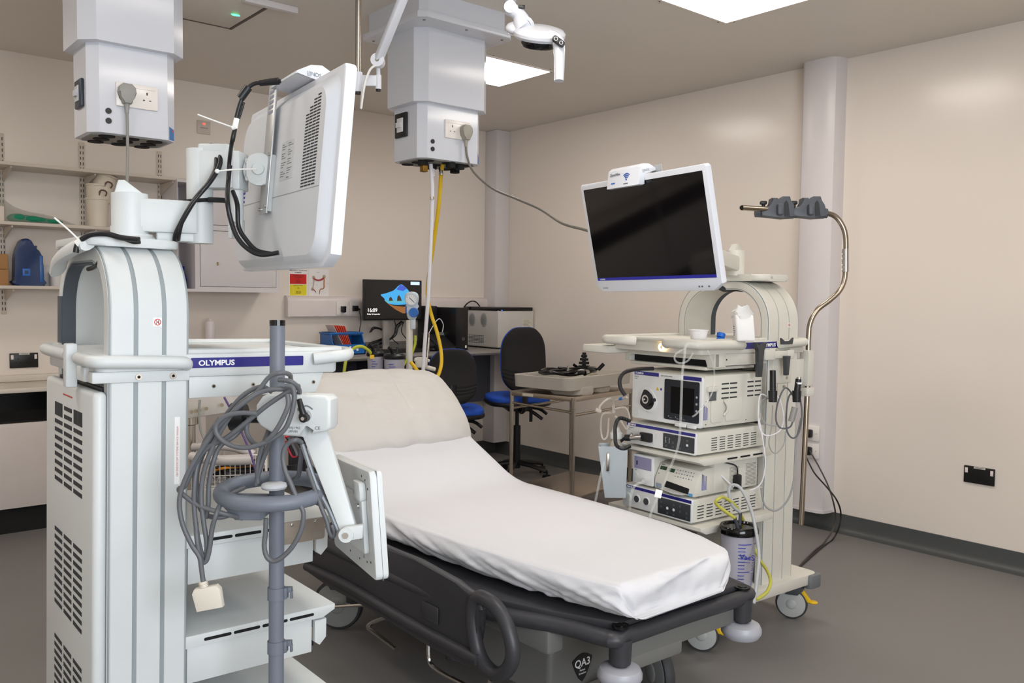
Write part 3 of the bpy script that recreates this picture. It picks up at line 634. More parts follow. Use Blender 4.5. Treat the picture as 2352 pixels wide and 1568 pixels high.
# grey console with fans and black top
t=thing('desk_console','pale grey bench machine with black lid and two round fan grilles','machine',(4.35,5.28,.903))
m=MB(); m.prism(W0,[(4.17,5.12),(4.535,5.12),(4.535,5.44),(4.39,5.44),(4.39,5.55),(4.17,5.55)],'z',.912,1.205,.012,3); m.build('body',pm('console_grey','cfcbc5',.4),t)
m=MB(); m.prism(W0,[(4.185,5.115),(4.52,5.115),(4.54,5.135),(4.54,5.445),(4.395,5.445),(4.395,5.555),(4.165,5.555),(4.165,5.135)],'z',1.198,1.228,.008); m.build('lid',blackg,t)
m=MB()
for a,b in ((4.2,5.15),(4.5,5.15),(4.2,5.4),(4.5,5.4)): m.cyl((a,b,.9035),(a,b,.914),.014,n=12)
m.build('feet',black,t)
f=Fr((4.17,5.53,.912),-Y,Z,-X)
for cx in (.085,.235):
    m=MB(); m.prism(f,ell(cx,.215,.043,.055,28),'z',-.001,.003,.001,mi=0); 
    for r in range(7):
        for k in range(1+r*5): 
            a=2*PI*k/(1+r*5); x=cx+.0052*r*math.cos(a); y=.215+.0068*r*math.sin(a); m.box(f,(x-.0016,y-.0018,.003),(x+.0016,y+.0018,.0033),mi=1)
    m.build('fan_grille',[pm('grille_grey','aeb0ae',.4),voidg],t)
m=MB()
for r in range(6):
    for c in range(9): m.box(f,(.04+c*.022,.03+r*.011,0),(.057+c*.022,.0345+r*.011,.0008))
m.build('vent_slots',voidg,t)
f=Fr((4.17,5.12,.912),X,Z,-Y); m=MB(); m.plate(f,.25,.15,.345,.225,mi=0,t=.0012)
for r in range(6): m.box(f,(.26,.158+r*.011,.001),(.335-.01*(r%3),.1605+r*.011,.0014),mi=1)
m.build('warning_label',[pm('label_cream','d9d2c2',.6),inkm],t)
m=MB(); m.ball(Fr((4.205,5.117,1.205)),.006,.004,.004,6); m.build('power_lamp',pm('blue_led','3a55ff',.3,emit=3),t)
m=MB(); m.tube([(4.27,5.47,1.22),(4.25,5.5,1.262),(4.20,5.5,1.27),(4.15,5.5,1.245),(4.13,5.52,1.2),(4.12,5.56,1.1)],.005,8); m.top('machine_cable',black,'black cable arching behind the pale grey bench machine','cable')
# telephone
t=thing('desk_telephone','black desk telephone with handset and white cord','telephone',(3.68,5.2,.903))
f=Fr((3.62,5.12,.904)); m=MB(); m.prism(f,[(0,0),(.19,0),(.19,.035),(.17,.12),(0,.03)],'x',0,.15,.004); 
for r in range(4):
    for c in range(3): m.box(Fr(f.p(.06,.02,.033),X,V((0,.92,.40)),V((0,-.4,.92))),(c*.022,r*.022,0),(c*.022+.015,r*.022+.013,.004),.001,1)
m.build('base',pm('phone_black','232426',.45),t)
f=Fr((3.625,5.12,.904)); m=MB(); m.box(Fr((3.58,5.19,.904)).rot(.5,'x'),(0,0,0.02),(.05,.19,.05),.012); m.build('handset',pm('phone_black','232426'),t)
m=MB(); m.box(Fr((3.70,5.27,.99),X,V((0,.5,.86)),V((0,-.86,.5))),(0,0,0),(.085,.05,.01),.002); m.build('display',pm('lcd_grey','6e7a74',.3),t)
m=MB(); m.tube([ony(x,y,5.2) for x,y in ((985,765),(1000,740),(1010,732),(1018,745),(1016,762))],.0035,8); m.build('cord',whose,t)
m=MB()
for k in range(5):
    a=k*.9; m.tube([ony(x+3*math.sin(a+i),y+2*math.cos(a*i),5.47) for i,(x,y) in enumerate(((850,758+k),(862,752),(885,762),(880,778),(855,788),(848,795),(870,790),(905,770),(912,750),(925,738)))],.0032,6,4)
m.tube([ony(x,y,5.45) for x,y in ((906,735),(910,760),(900,775),(915,790))],.0035,6); m.tube([ony(x,y,5.45) for x,y in ((928,738),(922,760),(935,780))],.0035,6)
m.top('monitor_cables',black,'tangle of black cables behind the computer monitor on the desk','cable')
m=MB(); m.box(W0,(3.83,5.10,1.22),(3.75,5.11,1.23)) if 0 else None
m=MB(); m.box(Fr((3.645,5.35,.904)),(0,0,0),(.115,.1,.33),.006); m.top('black_speaker',pm('pc_dark','1c1c1e',.4),'black box standing between the telephone and the computer tower','box')
# blue bin with red folders
t=thing('storage_bin','blue open-front plastic bin on the desk holding red envelopes','bin',(2.88,5.25,.903))
f=Fr((2.775,5.155,.904),X,Y,Z); L,D,Hh=.245,.19,.15; tk=.006
m=MB(); m.box(f,(0,0,0),(L,D,tk)); m.box(f,(0,D-tk,0),(L,D,Hh)); 
m.prism(f,[(0,0),(D,0),(D,Hh),(.045,Hh),(.02,.085),(0,.07)],'x',0,tk); m.prism(f,[(0,0),(D,0),(D,Hh),(.045,Hh),(.02,.085),(0,.07)],'x',L-tk,L)
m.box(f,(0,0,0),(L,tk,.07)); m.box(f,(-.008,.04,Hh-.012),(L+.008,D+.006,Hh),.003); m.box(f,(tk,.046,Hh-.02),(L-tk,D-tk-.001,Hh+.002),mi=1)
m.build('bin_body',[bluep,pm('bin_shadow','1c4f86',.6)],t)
m=MB(); 
for a,b in ((.09,.045),(.11,.03),(.12,.05),(.16,.045),(.175,.035)): m.plate(Fr(f.O,X,Z,-Y),a,b-.01,a+.014,b+.008,t=.0012)
m.build('sticker_remains',whitep,t)
for k in range(6):
    red=k>0
    g=Fr((2.862+k*.011,5.17+.004*k,.925), V((.93,.0,-.36)).normalized(), Y, V((.36,0,.93)).normalized())
    g=Fr((2.90+k*.010,5.20,.915), V((math.sin(-.50+k*.03),0,math.cos(-.50+k*.03))), Y, V((1,0,0)))
    m=MB(); m.box(g,(0,0,0),(.215-.004*k,.115,.0025))
    m.top('envelope',pm('folder_red','ec6a52',.6) if red else pm('folder_white','e2cfca',.6), ('red envelope leaning in the blue bin, %s from the left'%('first','second','third','fourth','fifth')[k-1]) if red else 'white envelope leaning leftmost in the blue bin','envelope','envelopes in the blue bin')
# left desk items
t=thing('red_basket','dark red plastic basket on the worktop, left part','basket',(2.14,5.3,.903))
f=Fr((2.02,5.22,.905)); m=MB(); z1=.075
m.box(f,(0,0,0),(.26,.17,.005)); 
for a,b in (((0,0,0),(.26,.005,z1)),((0,.165,0),(.26,.17,z1)),((0,0,0),(.005,.17,z1)),((.255,0,0),(.26,.17,z1))): m.box(f,a,b)
m.box(f,(-.008,-.008,z1-.01),(.268,.002,z1),.002); m.box(f,(-.008,.168,z1-.01),(.268,.178,z1),.002)
for k in range(9): m.box(f,(.02+k*.026,-.001,.018),(.03+k*.026,0,.055),mi=1)
m.build('body',[redp,pm('red_dark','560b1c',.6)],t)
m=MB(); m.ball(Fr((2.10,5.30,.985)),.05,.04,.014,10); m.top('black_pad',black,'black oval pad lying on the red basket','pad')
m=MB(); m.lathe(Fr((2.36,5.3,.905)),[(.032,0),(.032,.05),(.024,.055),(.02,.075)]); m.top('black_cup',black,'small black pot right of the red basket','pot')
t=thing('white_bottle','white cylinder bottle behind the red basket','bottle',(2.06,5.45,.903)); m=MB(); m.lathe(Fr((2.055,5.46,.905)),[(.03,0),(.032,.005),(.032,.20),(.028,.225),(.012,.235),(.012,.245)]); m.build('body',pm('bottle_white','dcd4d6',.4),t)
t=thing('glove_box','white and clear angled box at the left end of the worktop','box',(1.97,5.2,.903)); f=Fr((1.955,5.12,.905)); m=MB(); m.prism(f,[(0,0),(.13,0),(.13,.09),(.05,.09),(0,.05)],'x',-.12,.075,.008,3); m.build('body',pm('glove_white','dedad6',.4),t)

# ================================================================== ENDOSCOPY TROLLEYS
def castor(fr, parent, r=.064, w=.03, ang=0, hmount=.15, pedal=True, wm=None, tm=None, x=1):
    """fr at floor below the swivel; ang turns the wheel about z"""
    g = Fr(fr.O, fr.x, fr.y, Z).rot(ang)
    wc = g.p(-.025*x, 0, r)
    m = MB(); m.cyl(g.p(0,0,hmount-.005), g.p(0,0,r*1.75), .017, n=16)
    for s in (-1,1): m.prism(g, [(-.050*x,r*1.62),(-.002*x,r*1.62),(.022*x,r*2.0),(-.035*x,r*2.15)],'y', s*(w*.5+.004), s*(w*.5+.008), .001)
    m.box(g,(-.035,-w*.5-.008,r*2.02),(.024,w*.5+.008,r*2.14),.003)
    c = m.build('castor', dgrey, parent)
    f = Fr(wc, g.x, g.z, g.y)
    m = MB(); m.lathe(f,[(r*.80,-w*.5),(r*.95,-w*.42),(r,-w*.2),(r,w*.2),(r*.95,w*.42),(r*.80,w*.5)],36); m.build('tyre', tm or tyre, c)
    m = MB(); m.lathe(f,[(0.001,-w*.5-.003),(r*.8,-w*.5-.001),(r*.87,-w*.48),(r*.87,w*.48),(r*.8,w*.5+.001),(.001,w*.5+.003)],32); m.ball(Fr(f.p(0,0,-w*.5-.002),f.x,f.y,f.z),r*.34,r*.34,.006,8); m.ball(Fr(f.p(0,0,w*.5+.002),f.x,f.y,f.z),r*.34,r*.34,.006,8); m.build('wheel_disc', wm or wheelm, c)
    if pedal:
        m = MB(); m.box(g.at(.030*x,0,r*1.62).rot(-.6*x,'y'),(-.01,-w*.4,-.03),(.006,w*.4,.03),.004); m.ball(g.at(.058*x,0,r*1.22),.02,.016,.008,8); m.build('brake_pedal', yelp, c)
    return c

def side_slots(m, S, u0, u1, v0, v1, nc, nr, fill=.72, fillv=.4, mi=1, t=.0007):
    du=(u1-u0)/nc; dv=(v1-v0)/nr
    for i in range(nc):
        for j in range(nr): m.box(S,(u0+i*du,v0+j*dv,-.001),(u0+i*du+du*fill,v0+j*dv+dv*fillv,t),mi=mi)

def banded(m, f, x0, x1, pathyz, tk, gap, mg, mb):
    cw = x1-x0; path=[f.p((x0+x1)/2,y,z) for y,z in pathyz]
    m.sweep([(-cw/2+.001,-tk/2+.002),(cw/2-.001,-tk/2+.002),(cw/2-.001,tk/2-.002),(-cw/2+.001,tk/2-.002)], path, f.x, mi=mg)
    bwid=(cw-2*gap)/3; r=min(.006,tk*.3)
    for k in range(3):
        a=-cw/2+k*(bwid+gap); b=a+bwid
        pr=[(a+(r if k==0 else .0006),-tk/2),(b-(r if k==2 else .0006),-tk/2),(b,-tk/2+r),(b,tk/2-r),(b-(r if k==2 else .0006),tk/2),(a+(r if k==0 else .0006),tk/2),(a,tk/2-r),(a,-tk/2+r)]
        m.sweep(pr, path, f.x, mi=mb)
def arch_path(W, z0, zt, R, y0=0., tk=.035, z0b=None):
    p=[(y0+tk/2,z0)]
    for i in range(13):
        a=PI-PI/2*i/12; p.append((y0+tk/2+R+R*math.cos(a), zt-tk/2-R+R*math.sin(a)))
    for i in range(13):
        a=PI/2-PI/2*i/12; p.append((W-tk/2-R+R*math.cos(a), zt-tk/2-R+R*math.sin(a)))
    p.append((W-tk/2,z0)); return p

def trolley(f, S, lab, P):
    """f: x front, y away from viewer, z up.  S: printable frame of the near side"""
    W, cw, tk, cm = P['W'], P['cw'], .038, P['mat']
    t = thing('endoscopy_trolley', lab, 'trolley', f.p(.05,W/2,0), 'endoscopy trolleys')
    bz = P['bz']
    m = MB(); m.prism(f, rr(-cw-.14,-.03,P['xf'],W+.03,.03,4),'z',bz-.045,bz,.006); m.build('base', cm, t)
    for a,b in ((-cw-.11,0),(-cw-.11,W),(P['xf']-.03,0),(P['xf']-.03,W)):
        m=MB(); m.prism(f, rr(a-.04,b-.045 if b==0 else b-.0,a+.04,b+.0 if b==0 else b+.045,.018,4),'z',bz-.06,bz-.004,.006); m.build('corner_bumper', pm('corner_grey','6f7173',.45), t)
    for (a,b,an) in P['castors']: castor(Fr(V((f.p(a,b,0).x,f.p(a,b,0).y,0)),f.x*1,f.y,Z), t, ang=an, hmount=bz-.045)
    # columns
    for y0,nm in ((0,'column'),(W-tk,'column')):
        m = MB(); banded(m, f, -cw, 0, [(y0+tk/2,bz-.001),(y0+tk/2,(bz+P['tz'])/2),(y0+tk/2,P['tz']-.055)], tk, P['gap'], 1, 0); m.build(nm, [cm, groove], t)
    # arch
    m = MB(); banded(m, f, -cw, 0, arch_path(W, P['tz']-.01, P['at'], P['aR'], tk=tk), tk, P['gap'], 1, 0); arch = m.build('arch', [cm, groove], t)
    # dark cable channel in the far leg
    hs = 1 if f.x.cross(f.z).dot(f.y) < 0 else -1     # +1: profile v points outward
    AP=arch_path(W, P['tz']-.01, P['at'], P['aR'], tk=tk); half=[f.p(-cw/2,y,z) for y,z in AP[12:]]
    m = MB(); v0,v1=sorted((-hs*(tk/2+.0022),-hs*(tk/2-.001))); m.sweep([(-cw/2+.0005,v0),(-cw/2+.028,v0),(-cw/2+.028,v1),(-cw/2+.0005,v1)], half, f.x)
    m.box(f,(-cw-.0025,W-tk-.001,P['tz']+.0),(-cw+.003,W-.008,P['at']-P['aR']*.9))
    m.build('cable_channel', pm('channel_slate','4b5159',.6), t)
    full=[f.p(-cw/2,y,z) for y,z in AP]; v0,v1=sorted((-hs*(tk/2+.0006),-hs*(tk/2-.003)))
    m = MB(); m.sweep([(-cw/2+.002,v0),(cw/2-.002,v0),(cw/2-.002,v1),(-cw/2+.002,v1)], full, f.x); m.build('arch_lining', cm, t)
    # rear panel
    m = MB(); m.box(f,(-cw-.004,.04,bz),(-cw+.004,W-.04,P['tz']-.07),mi=0); g=Fr(f.p(-cw+.004,.05,bz+.02), f.y, Z, f.x)
    side_slots(m, g, .0, W-.10, 0, P['tz']-bz-.12, 3, int((P['tz']-bz)/.026), .8,.5,1,.001); m.build('rear_panel', [black, cm], t)
    # tray
    xt=P['xt']; z1=P['tz']
    m = MB(); m.prism(f, rr(-cw-.02,-.0,xt,W,.02,4),'z',z1-.052,z1-.004,.006)
    m.build('tray', cm, t)
    m = MB(); pts=[(-.0,.014),(xt*.55,.012),(xt-.005,.02),(xt+.012,.06),(xt+.012,W-.06),(xt-.005,W-.02),(0,W-.012),(-cw+.02,W-.012)]
    m.tube([f.p(a,b,z1-.002) for a,b in pts],.0075,8,5); m.build('tray_rim', cm, t)
    m = MB(); m.prism(f, [(P['ub0'],z1-.095),(P['ub1']-.018,z1-.095),(P['ub1'],z1-.05),(P['ub0'],z1-.05)],'y',.006,W-.01,.002,mi=0)
    for a in P['ubs']: m.cyl(f.p(a,.0065,z1-.072),f.p(a,.004,z1-.072),.004,n=12,mi=1); m.cyl(f.p(a,.0042,z1-.072),f.p(a,.003,z1-.072),.002,n=8,mi=2)
    m.build('drawer_housing', [cm, steel, void], t)
    # handles
    def bar(pts, r, nm='handle'): 
        m=MB(); m.tube([f.p(*q) for q in pts], r, 14, 5, flat=1); return m.build(nm, cm, t)
    h0,h1=P['h0'],P['h1']
    bar([(h0,-.004,z1-.02),(h0+.03,-.016,z1-.016),((h0+h1)/2,-.02,z1-.014),(h1-.02,-.016,z1-.012),(h1+.008,.02,z1-.010),(h1+.014,.06,z1-.010),(h1+.010,.12,z1-.011),(h1-.02,.15,z1-.016)], P['hr'])
    bar([(h1-.02,W-.15,z1-.016),(h1+.010,W-.12,z1-.012),(h1+.014,W-.06,z1-.012),(h1+.008,W-.02,z1-.012),(h1-.03,W+.016,z1-.014),((h0+h1)/2,W+.02,z1-.016),(h0,W+.004,z1-.02)], P['hr'])
    q0=P['rr0']
    bar([(q0,-.002,z1-.026),(q0-.006,-.014,z1-.022),(q0-.024,-.020,z1-.020),((q0-cw)*.5,-.02,z1-.018),(-cw-.008,-.018,z1-.016),(-cw-.028,.0,z1-.016),(-cw-.032,.03,z1-.016),(-cw-.032,.085,z1-.015)], P['hr']*.92,'rear_rail')
    bar([(-cw-.032,.17,z1-.014),(-cw-.032,.24,z1-.014),(-cw-.03,W-.03,z1-.014),(-cw-.012,W+.01,z1-.014),(-cw+.02,W+.018,z1-.016),(-.02,W+.01,z1-.02)], P['hr']*.92,'rear_rail')
    m=MB(); m.box(f,(-cw-.048,.12,z1-.075),(-cw-.026,.145,z1+.012),.004); m.box(f,(-cw-.03,.06,z1-.060),(-cw+.0,.20,z1-.03),.004); m.build('rail_bracket', cm, t)
    m=MB(); m.box(f,(-cw-.03,-.004,z1-.058),(-.0,.03,z1-.036),.003,mi=0); 
    for a in (-cw*.65,-cw*.22): m.cyl(f.p(a,-.004,z1-.047),f.p(a,-.0075,z1-.047),.0062,n=16,mi=1); m.cyl(f.p(a,-.0075,z1-.047),f.p(a,-.0078,z1-.047),.003,n=8,mi=2)
    m.build('rail_mount', [cm, steel, void], t)
    # nameplate
    n0,n1=P['np']
    m=MB(); hh=P['nh']; m.prism(S.at(0,z1-.023-hh/2,0), rr(n0,0,n1,hh,.002,2),'z',-.001,.0012,mi=0)
    m.text(S.at(P['nt'],z1-.023-hh*.27,.0012),'OLYMPUS',hh*.54,mi=1,bold=.035,align=P.get('na','LEFT'),sx=1.12); m.build('nameplate', [olyb, whitep], t, flat=True)
    # no-lean sticker
    g=S.at(P['st'],P['sz'],0); m=MB(); m.box(g,(-.008,-.0085,-.0004),(.008,.0085,.0006),mi=0)
    m.tube([g.p(.0058*math.cos(a*PI/12),.0058*math.sin(a*PI/12),.0008) for a in range(24)],.0008,6,0,closed=True,mi=1); m.tube([g.p(-.004,.004,.0009),g.p(.004,-.004,.0009)],.0007,6,0,mi=1)
    m.box(g,(.0012,-.0035,.0006),(.0026,.0035,.0009),mi=2); m.tube([g.p(-.003,-.0035,.0008),g.p(-.001,.0,.0008),g.p(-.0025,.0025,.0008)],.0006,5,0,mi=2); m.build('warning_sticker', [whitep, pm('sign_red','cc2d2d',.5), black], t)
    # collar on top of arch + pivot
    zt=P['at']; yc=W*.5
    m=MB(); m.prism(f, rr(-cw-.03,yc-.12,.012,yc+.12,.04,5),'z',zt-.004,zt+.010,.004)
    m.build('arch_cover', cm, t)
    return t

def shelf_part(f, S, t, z, xf, W, cm, slots, y0=0, th=.026, far=None, flip=1):
    m=MB(); far=W if far is None else far
    m.prism(f, [(-.002,z-th),(xf-.03,z-th),(xf,z-th*.45),(xf,z),(-.002,z)],'y',y0,far,.0025,mi=0)
    for u in slots: m.prism(S.at(u*flip if flip<0 else u,z-th*.5,-y0+.0), rr(0,-.0032,.058,.0032,.0031,3),'z',-.0004,.0008,mi=1)
    return m.build('shelf', [cm, void], t)

# ---- left trolley (slightly nose-down on its castors)
th, ti = -.008, .0169
exA=V((math.cos(th)*math.cos(ti), math.sin(th)*math.cos(ti), -math.sin(ti))); ezA=V((math.cos(th)*math.sin(ti), math.sin(th)*math.sin(ti), math.cos(ti))); eyA=V((-math.sin(th), math.cos(th), 0))
OA=V((.586,1.724,0)); fA=Fr(OA,exA,eyA,ezA); SA=Fr(OA,exA,ezA,-eyA)
PA=dict(W=.42,cw=.151,mat=cart,bz=.20,xf=.40,tz=1.20,at=1.412,aR=.12,gap=.0075,xt=.335,ub0=.002,ub1=.30,ubs=(.052,.136,.275),h0=.27,h1=.36,hr=.0135,rr0=-.006,np=(.003,.247),nh=.0205,nt=.018,st=-.062,sz=1.259,castors=((-.20,.02,.4),(-.20,.40,.2),(.34,.02,.1),(.34,.40,.3)))
TA=trolley(fA,SA,'large white trolley in the left foreground with slotted rear cover and shelf drawers',PA)
# slotted rear cover
m=MB(); m.prism(fA, rr(-.176,.004,-.151,.418,.012,4),'z',.14,1.125,.010,3,mi=0); g=Fr(fA.p(-.176,.418,0), -eyA, ezA, -exA)
for (z1_,nr) in ((1.071,10),(.800,10),(.562,10),(.33,8)):
    for i,(u0,u1) in enumerate(((.095,.163),(.180,.245),(.262,.330))):
        for j in range(nr):
            z=z1_-.0177*j
            if z1_>1 and i in (0,2):
                if j==1: continue
                if j==0: m.box(g,(u0,z-.0225,-.0008),(u1,z+.006,.0008),mi=1); continue
            m.box(g,(u0,z-.0042,-.0008),(u1,z+.0042,.0008),mi=1)
m.box(g,(.17,1.098,-.0004),(.25,1.101,.0006),mi=2)
m.build('rear_cover', [cart, voidg, pm('red_ink','b04840',.6)], TA)
m=MB(); m.plate(SA,-.028,.935,-.0175,1.07,mi=0,t=.0008); gg=Fr(SA.p(-.0205,.95,.0005), SA.y, -SA.x, SA.z); m.text(gg,'GEH ENDOSCOPY SYSTEMS SERVICE W0506M',.0036,mi=1); m.build('service_label',[whitep,pm('red_ink','b04840')],TA,flat=True)
for z,dz,ps in ((.825,.10,((.046,.118),)),(.618,.10,())):
    shelf_part(fA,SA,TA,z,.335,.42,cart,(.035,.098,.161,.224),flip=1)
for k,(z0,z1) in enumerate(((.722,.797),(.515,.590))):
    m=MB(); m.box(fA,(.004,.010,z0),(.283,.40,z1),.002,mi=0); d=m.build('drawer', cart, TA)
    m=MB(); m.prism(fA,[(.289,z0+.022),(.302,z0+.012),(.318,z0+.028),(.318,z1-.004),(.289,z1-.004)],'y',.008,.405,.002); m.build('drawer_front', cart, d)
    m=MB(); m.box(fA,(.28,.02,z0+.01),(.292,.40,z1-.006),mi=0); m.box(fA,(.281,.016,z0+.025),(.291,.02,z1-.02),mi=1); m.build('runner',[void,steel],d)
m=MB(); g=SA.at(.20,.775,0); m.prism(g, rr(0,0,.104,.049,.006,4),'z',.001,.004,.0006,mi=0)
for a,b in ((.024,.042),(.08,.042)): m.ball(g.at(a,b,.004),.004,.004,.0026,8,mi=1)
m.box(g,(.0,.004,.004),(.022,.014,.0046),mi=2); m.box(g,(.073,.006,.004),(.096,.018,.0046),mi=2); m.build('catch_plate',[pm('plate_bronze','a3978b',.35,metal=.25),chrome,pm('plate_bronze_light','b4aca0',.35,metal=.6)],TA)
shelf_part(fA,SA,TA,.42,.335,.42,cart,(.035,.098,.161,.224),flip=1)
# arch head-piece, pivot, arms of the left trolley
zt=PA['at']
m=MB(); m.prism(fA, rr(-.175,.07,.008,.36,.035,5),'z',zt-.006,zt+.012,.005); m.tube([fA.p(-.165,.09,zt+.0),fA.p(-.178,.16,zt-.012),fA.p(-.182,.24,zt-.028),fA.p(-.176,.30,zt-.05)],.022,12,4,flat=.6); m.build('arch_head', cart, TA)
pv=fA.p(-.075,.17,0)
m=MB(); fp=Fr(V((.548,1.905,1.425))); m.lathe(fp,[(.052,0),(.052,.006),(.046,.010),(.046,.014)],28); m.cyl(fp.p(0,0,.01),fp.p(0,0,.03),.038,n=24); m.build('pivot_base', cart, TA)
a1=V((.684,1.872,0)); d1=(a1-V((.548,1.905,0))).normalized(); n1=d1.cross(Z); fa=Fr(V((.548,1.905,1.432)),d1,n1,Z)
m=MB(); m.cyl(fa.p(0,0,.006),fa.p(0,0,.092),.036,n=28); m.prism(fa, rr(.0,-.030,.135,.030,.008,3),'z',.012,.082,.005); m.prism(fa,[(-.03,.09),(-.022,.118),(-.010,.119),(.026,.092)],'y',-.018,.018,.004); m.prism(fa,rr(.05,-.022,.145,.022,.004,3),'z',-.005,.013,.002); m.build('lower_arm', cart, TA)
m=MB(); m.cyl(V((.684,1.872,1.425)),V((.684,1.872,1.628)),.0275,n=32); m.build('arm_column', cart, TA)
# second arm to monitor
b1=V((.764,1.800,0)); d2=(b1-V((.684,1.872,0))).normalized(); n2=d2.cross(Z); fb=Fr(V((.684,1.872,1.548)),d2,n2,Z)
L2=.1
m=MB(); m.prism(fb, rr(.0,-.026,.085,.026,.006,3),'z',-.005,.075,.004); m.prism(fb, rr(.004,-.022,.07,.022,.006,3),'z',.07,.090,.004); m.box(fb,(.082,-.030,-.008),(.098,.030,.074),.004); m.build('upper_arm', cart, TA)
m=MB(); m.cyl(V((.742,1.815,1.545)),V((.742,1.815,1.472)),.0150,n=20); 
for s in (-1,1): m.box(Fr(V((.742,1.815,1.437)),d2,n2,Z),(s*.011-.004,-.010,0),(s*.011+.004,.010,.04),.001)
m.build('tilt_strut', cart, TA)
m=MB(); g=Fr(V((.758,1.800,1.583)),d2,n2,Z); m.cyl(g.p(-.0,-.0,.0),g.p(.03,0,.0),.018,n=20); m.box(g,(.004,-.02,.012),(.026,.02,.024),.003); m.box(g,(.004,-.02,-.024),(.03,.02,-.014),.003); 
m.prism(Fr(V((.776,1.768,1.583)), V((.80,-.60,0)).normalized(), Z, V((-.60,-.80,0)).normalized()), rr(-.026,-.034,.026,.034,.02,5),'z',0,.012,.003); m.cyl(V((.771,1.762,1.583)),V((.764,1.752,1.583)),.012,n=20)
m.build('tilt_head', cart, TA)

# ---- right trolley
tB=math.radians(3); exB=V((-math.cos(tB),math.sin(tB),0)); eyB=V((math.sin(tB),math.cos(tB),0)); OB=V((2.87,1.875,0)); fB=Fr(OB,exB,eyB,Z); SB=Fr(OB,-exB,Z,-eyB)
PB=dict(W=.46,cw=.195,mat=cart2,bz=.20,xf=.43,tz=1.165,at=1.392,aR=.15,gap=.004,xt=.388,ub0=-.03,ub1=.268,ubs=(.24,),h0=.165,h1=.425,hr=.018,rr0=-.062,np=(-.165,.058),nh=.024,nt=.045,na='RIGHT',st=.13,sz=1.217,castors=((-.275,0.02,-2.10),(-.275,.44,.2),(.285,.02,-2.15),(.285,.44,.3)))
TB=trolley(fB,SB,'white trolley at the right carrying the stacked imaging units, beside the pilaster',PB)
# front fascia with lit ring and keyboard slot
z1=1.165; FB=lambda x,y=.46,z=0: Fr(fB.p(x,y,z), -eyB, Z, exB)
m=MB(); g=FB(.308); m.prism(g,[(.0,z1-.05),(.46,z1-.05),(.46,z1-.10),(.425,z1-.10),(.418,z1-.072),(.032,z1-.072),(.025,z1-.10),(0,z1-.10)],'z',-.02,.004,.001,mi=0); m.box(g,(.03,z1-.112,-.28),(.42,z1-.100,.006),.003,mi=0); m.box(g,(.432,z1-.10,-.06),(.46,z1-.045,.003),.003,mi=0); m.box(g,(.0,z1-.10,-.06),(.03,z1-.045,.003),.003,mi=0); m.box(g,(.03,z1-.099,-.25),(.425,z1-.072,-.02),mi=1); m.build('keyboard_bay',[cart2,void],TB)
m=MB(); g=FB(.398).at(.278,z1-.031,0); m.tube([g.p(.0105*math.cos(a*PI/12),.0115*math.sin(a*PI/12),.001) for a in range(24)],.0034,8,0,closed=True,mi=0); m.cyl(g.p(0,0,-.002),g.p(0,0,.0015),.007,n=16,mi=1); m.build('power_ring',[pm('ring_glow','ffe2b0',.4,emit=5,ecol='ffdca0'),pm('button_grey','b9b1a4',.4)],TB)
m=MB(); m.box(fB,(.22,.44,z1-.070),(.42,.60,z1-.040),.006); m.build('side_tray',cart2,TB)
for z in (.745,.50): shelf_part(fB,SB,TB,z,.42,.46,cart2,(-.265,-.19,-.115) if z>.6 else (-.265,),y0=-.03 if z>.6 else -.045,far=.43)
m=MB(); m.box(fB,(-.13,-.030,z1-.075),(.06,.0,z1-.045),.005); m.box(fB,(-.12,-.034,z1-.078),(-.08,-.026,z1-.042),.004); m.box(fB,(.0,-.036,z1-.078),(.065,-.024,z1-.040),.004); m.build('hook_rail',cart2,TB)
def hook(x,zz,big=1):
    g=Fr(fB.p(x,-.045,zz),-exB,-eyB,Z); m=MB()
    m.prism(g,[(-.030,.03),(-.028,.012),(-.014,0),(-.012,-.10*big),(.010,-.10*big),(.016,0),(.030,.012),(.032,.03),(.024,.026),(.016,.012),(.004,.016),(-.006,.028),(-.012,.014),(-.022,.022)],'y',-.004,.012,.002); m.build('scope_hook',pm('hook_grey','3f4144',.45),TB)
hook(.118,1.128); 
g=Fr(fB.p(-.062,-.04,1.10),-exB,-eyB,Z); m=MB(); m.prism(g,[(-.014,.0),(-.009,-.075),(.006,-.075),(.015,0)],'y',-.008,.010,.003); m.prism(g,[(-.04,.07),(-.036,.045),(.03,.045),(.036,.07),(.02,.055),(-.02,.055)],'y',-.005,.006,.002); m.build('scope_hook',pm('hook_grey','3f4144'),TB)
# column bolts + plate
m=MB(); g=SB; m.box(g,(.03,.99,.0),(.15,1.11,.003),.001,mi=0)
for a,b in ((.045,.975),(.105,.975),(.12,1.09),(.12,1.01)): m.cyl(g.p(a,b,.0),g.p(a,b,.006),.006,n=12,mi=1)
m.build('mount_plate',[cart2,steel],TB)
# instrument pole with curved top
D=3.44
m=MB(); m.tube([dep(1840,1204,D),dep(1846,1080,D),dep(1852,950,D),dep(1856,850,D),dep(1857,780,D),dep(1861,742,D),dep(1877,712,D),dep(1905,690,D),dep(1928,668,D),dep(1940,640,D),dep(1942,600,D),dep(1943,555,D),dep(1938,525,D),dep(1922,500,D),dep(1900,490,D-.01),dep(1860,487,D-.05),dep(1790,482,D-.10),dep(1704,477,D-.16)],.0105,16,6); m.cyl(dep(1704,477,D-.16),dep(1702.5,476.9,D-.162),.0085,n=16,mi=1); m.build('instrument_pole',[pm('pole_steel','a89c8c',.25,metal=1),void],TB)
m=MB(); m.cyl(dep(1942,624,D),dep(1942,572,D),.0135,n=20,mi=0)
for y in (583,593,608,618): m.cyl(dep(1934,y,D-.012),dep(1934,y,D-.016),.003,n=8,mi=0)
m.build('pole_clamp',[chrome],TB)
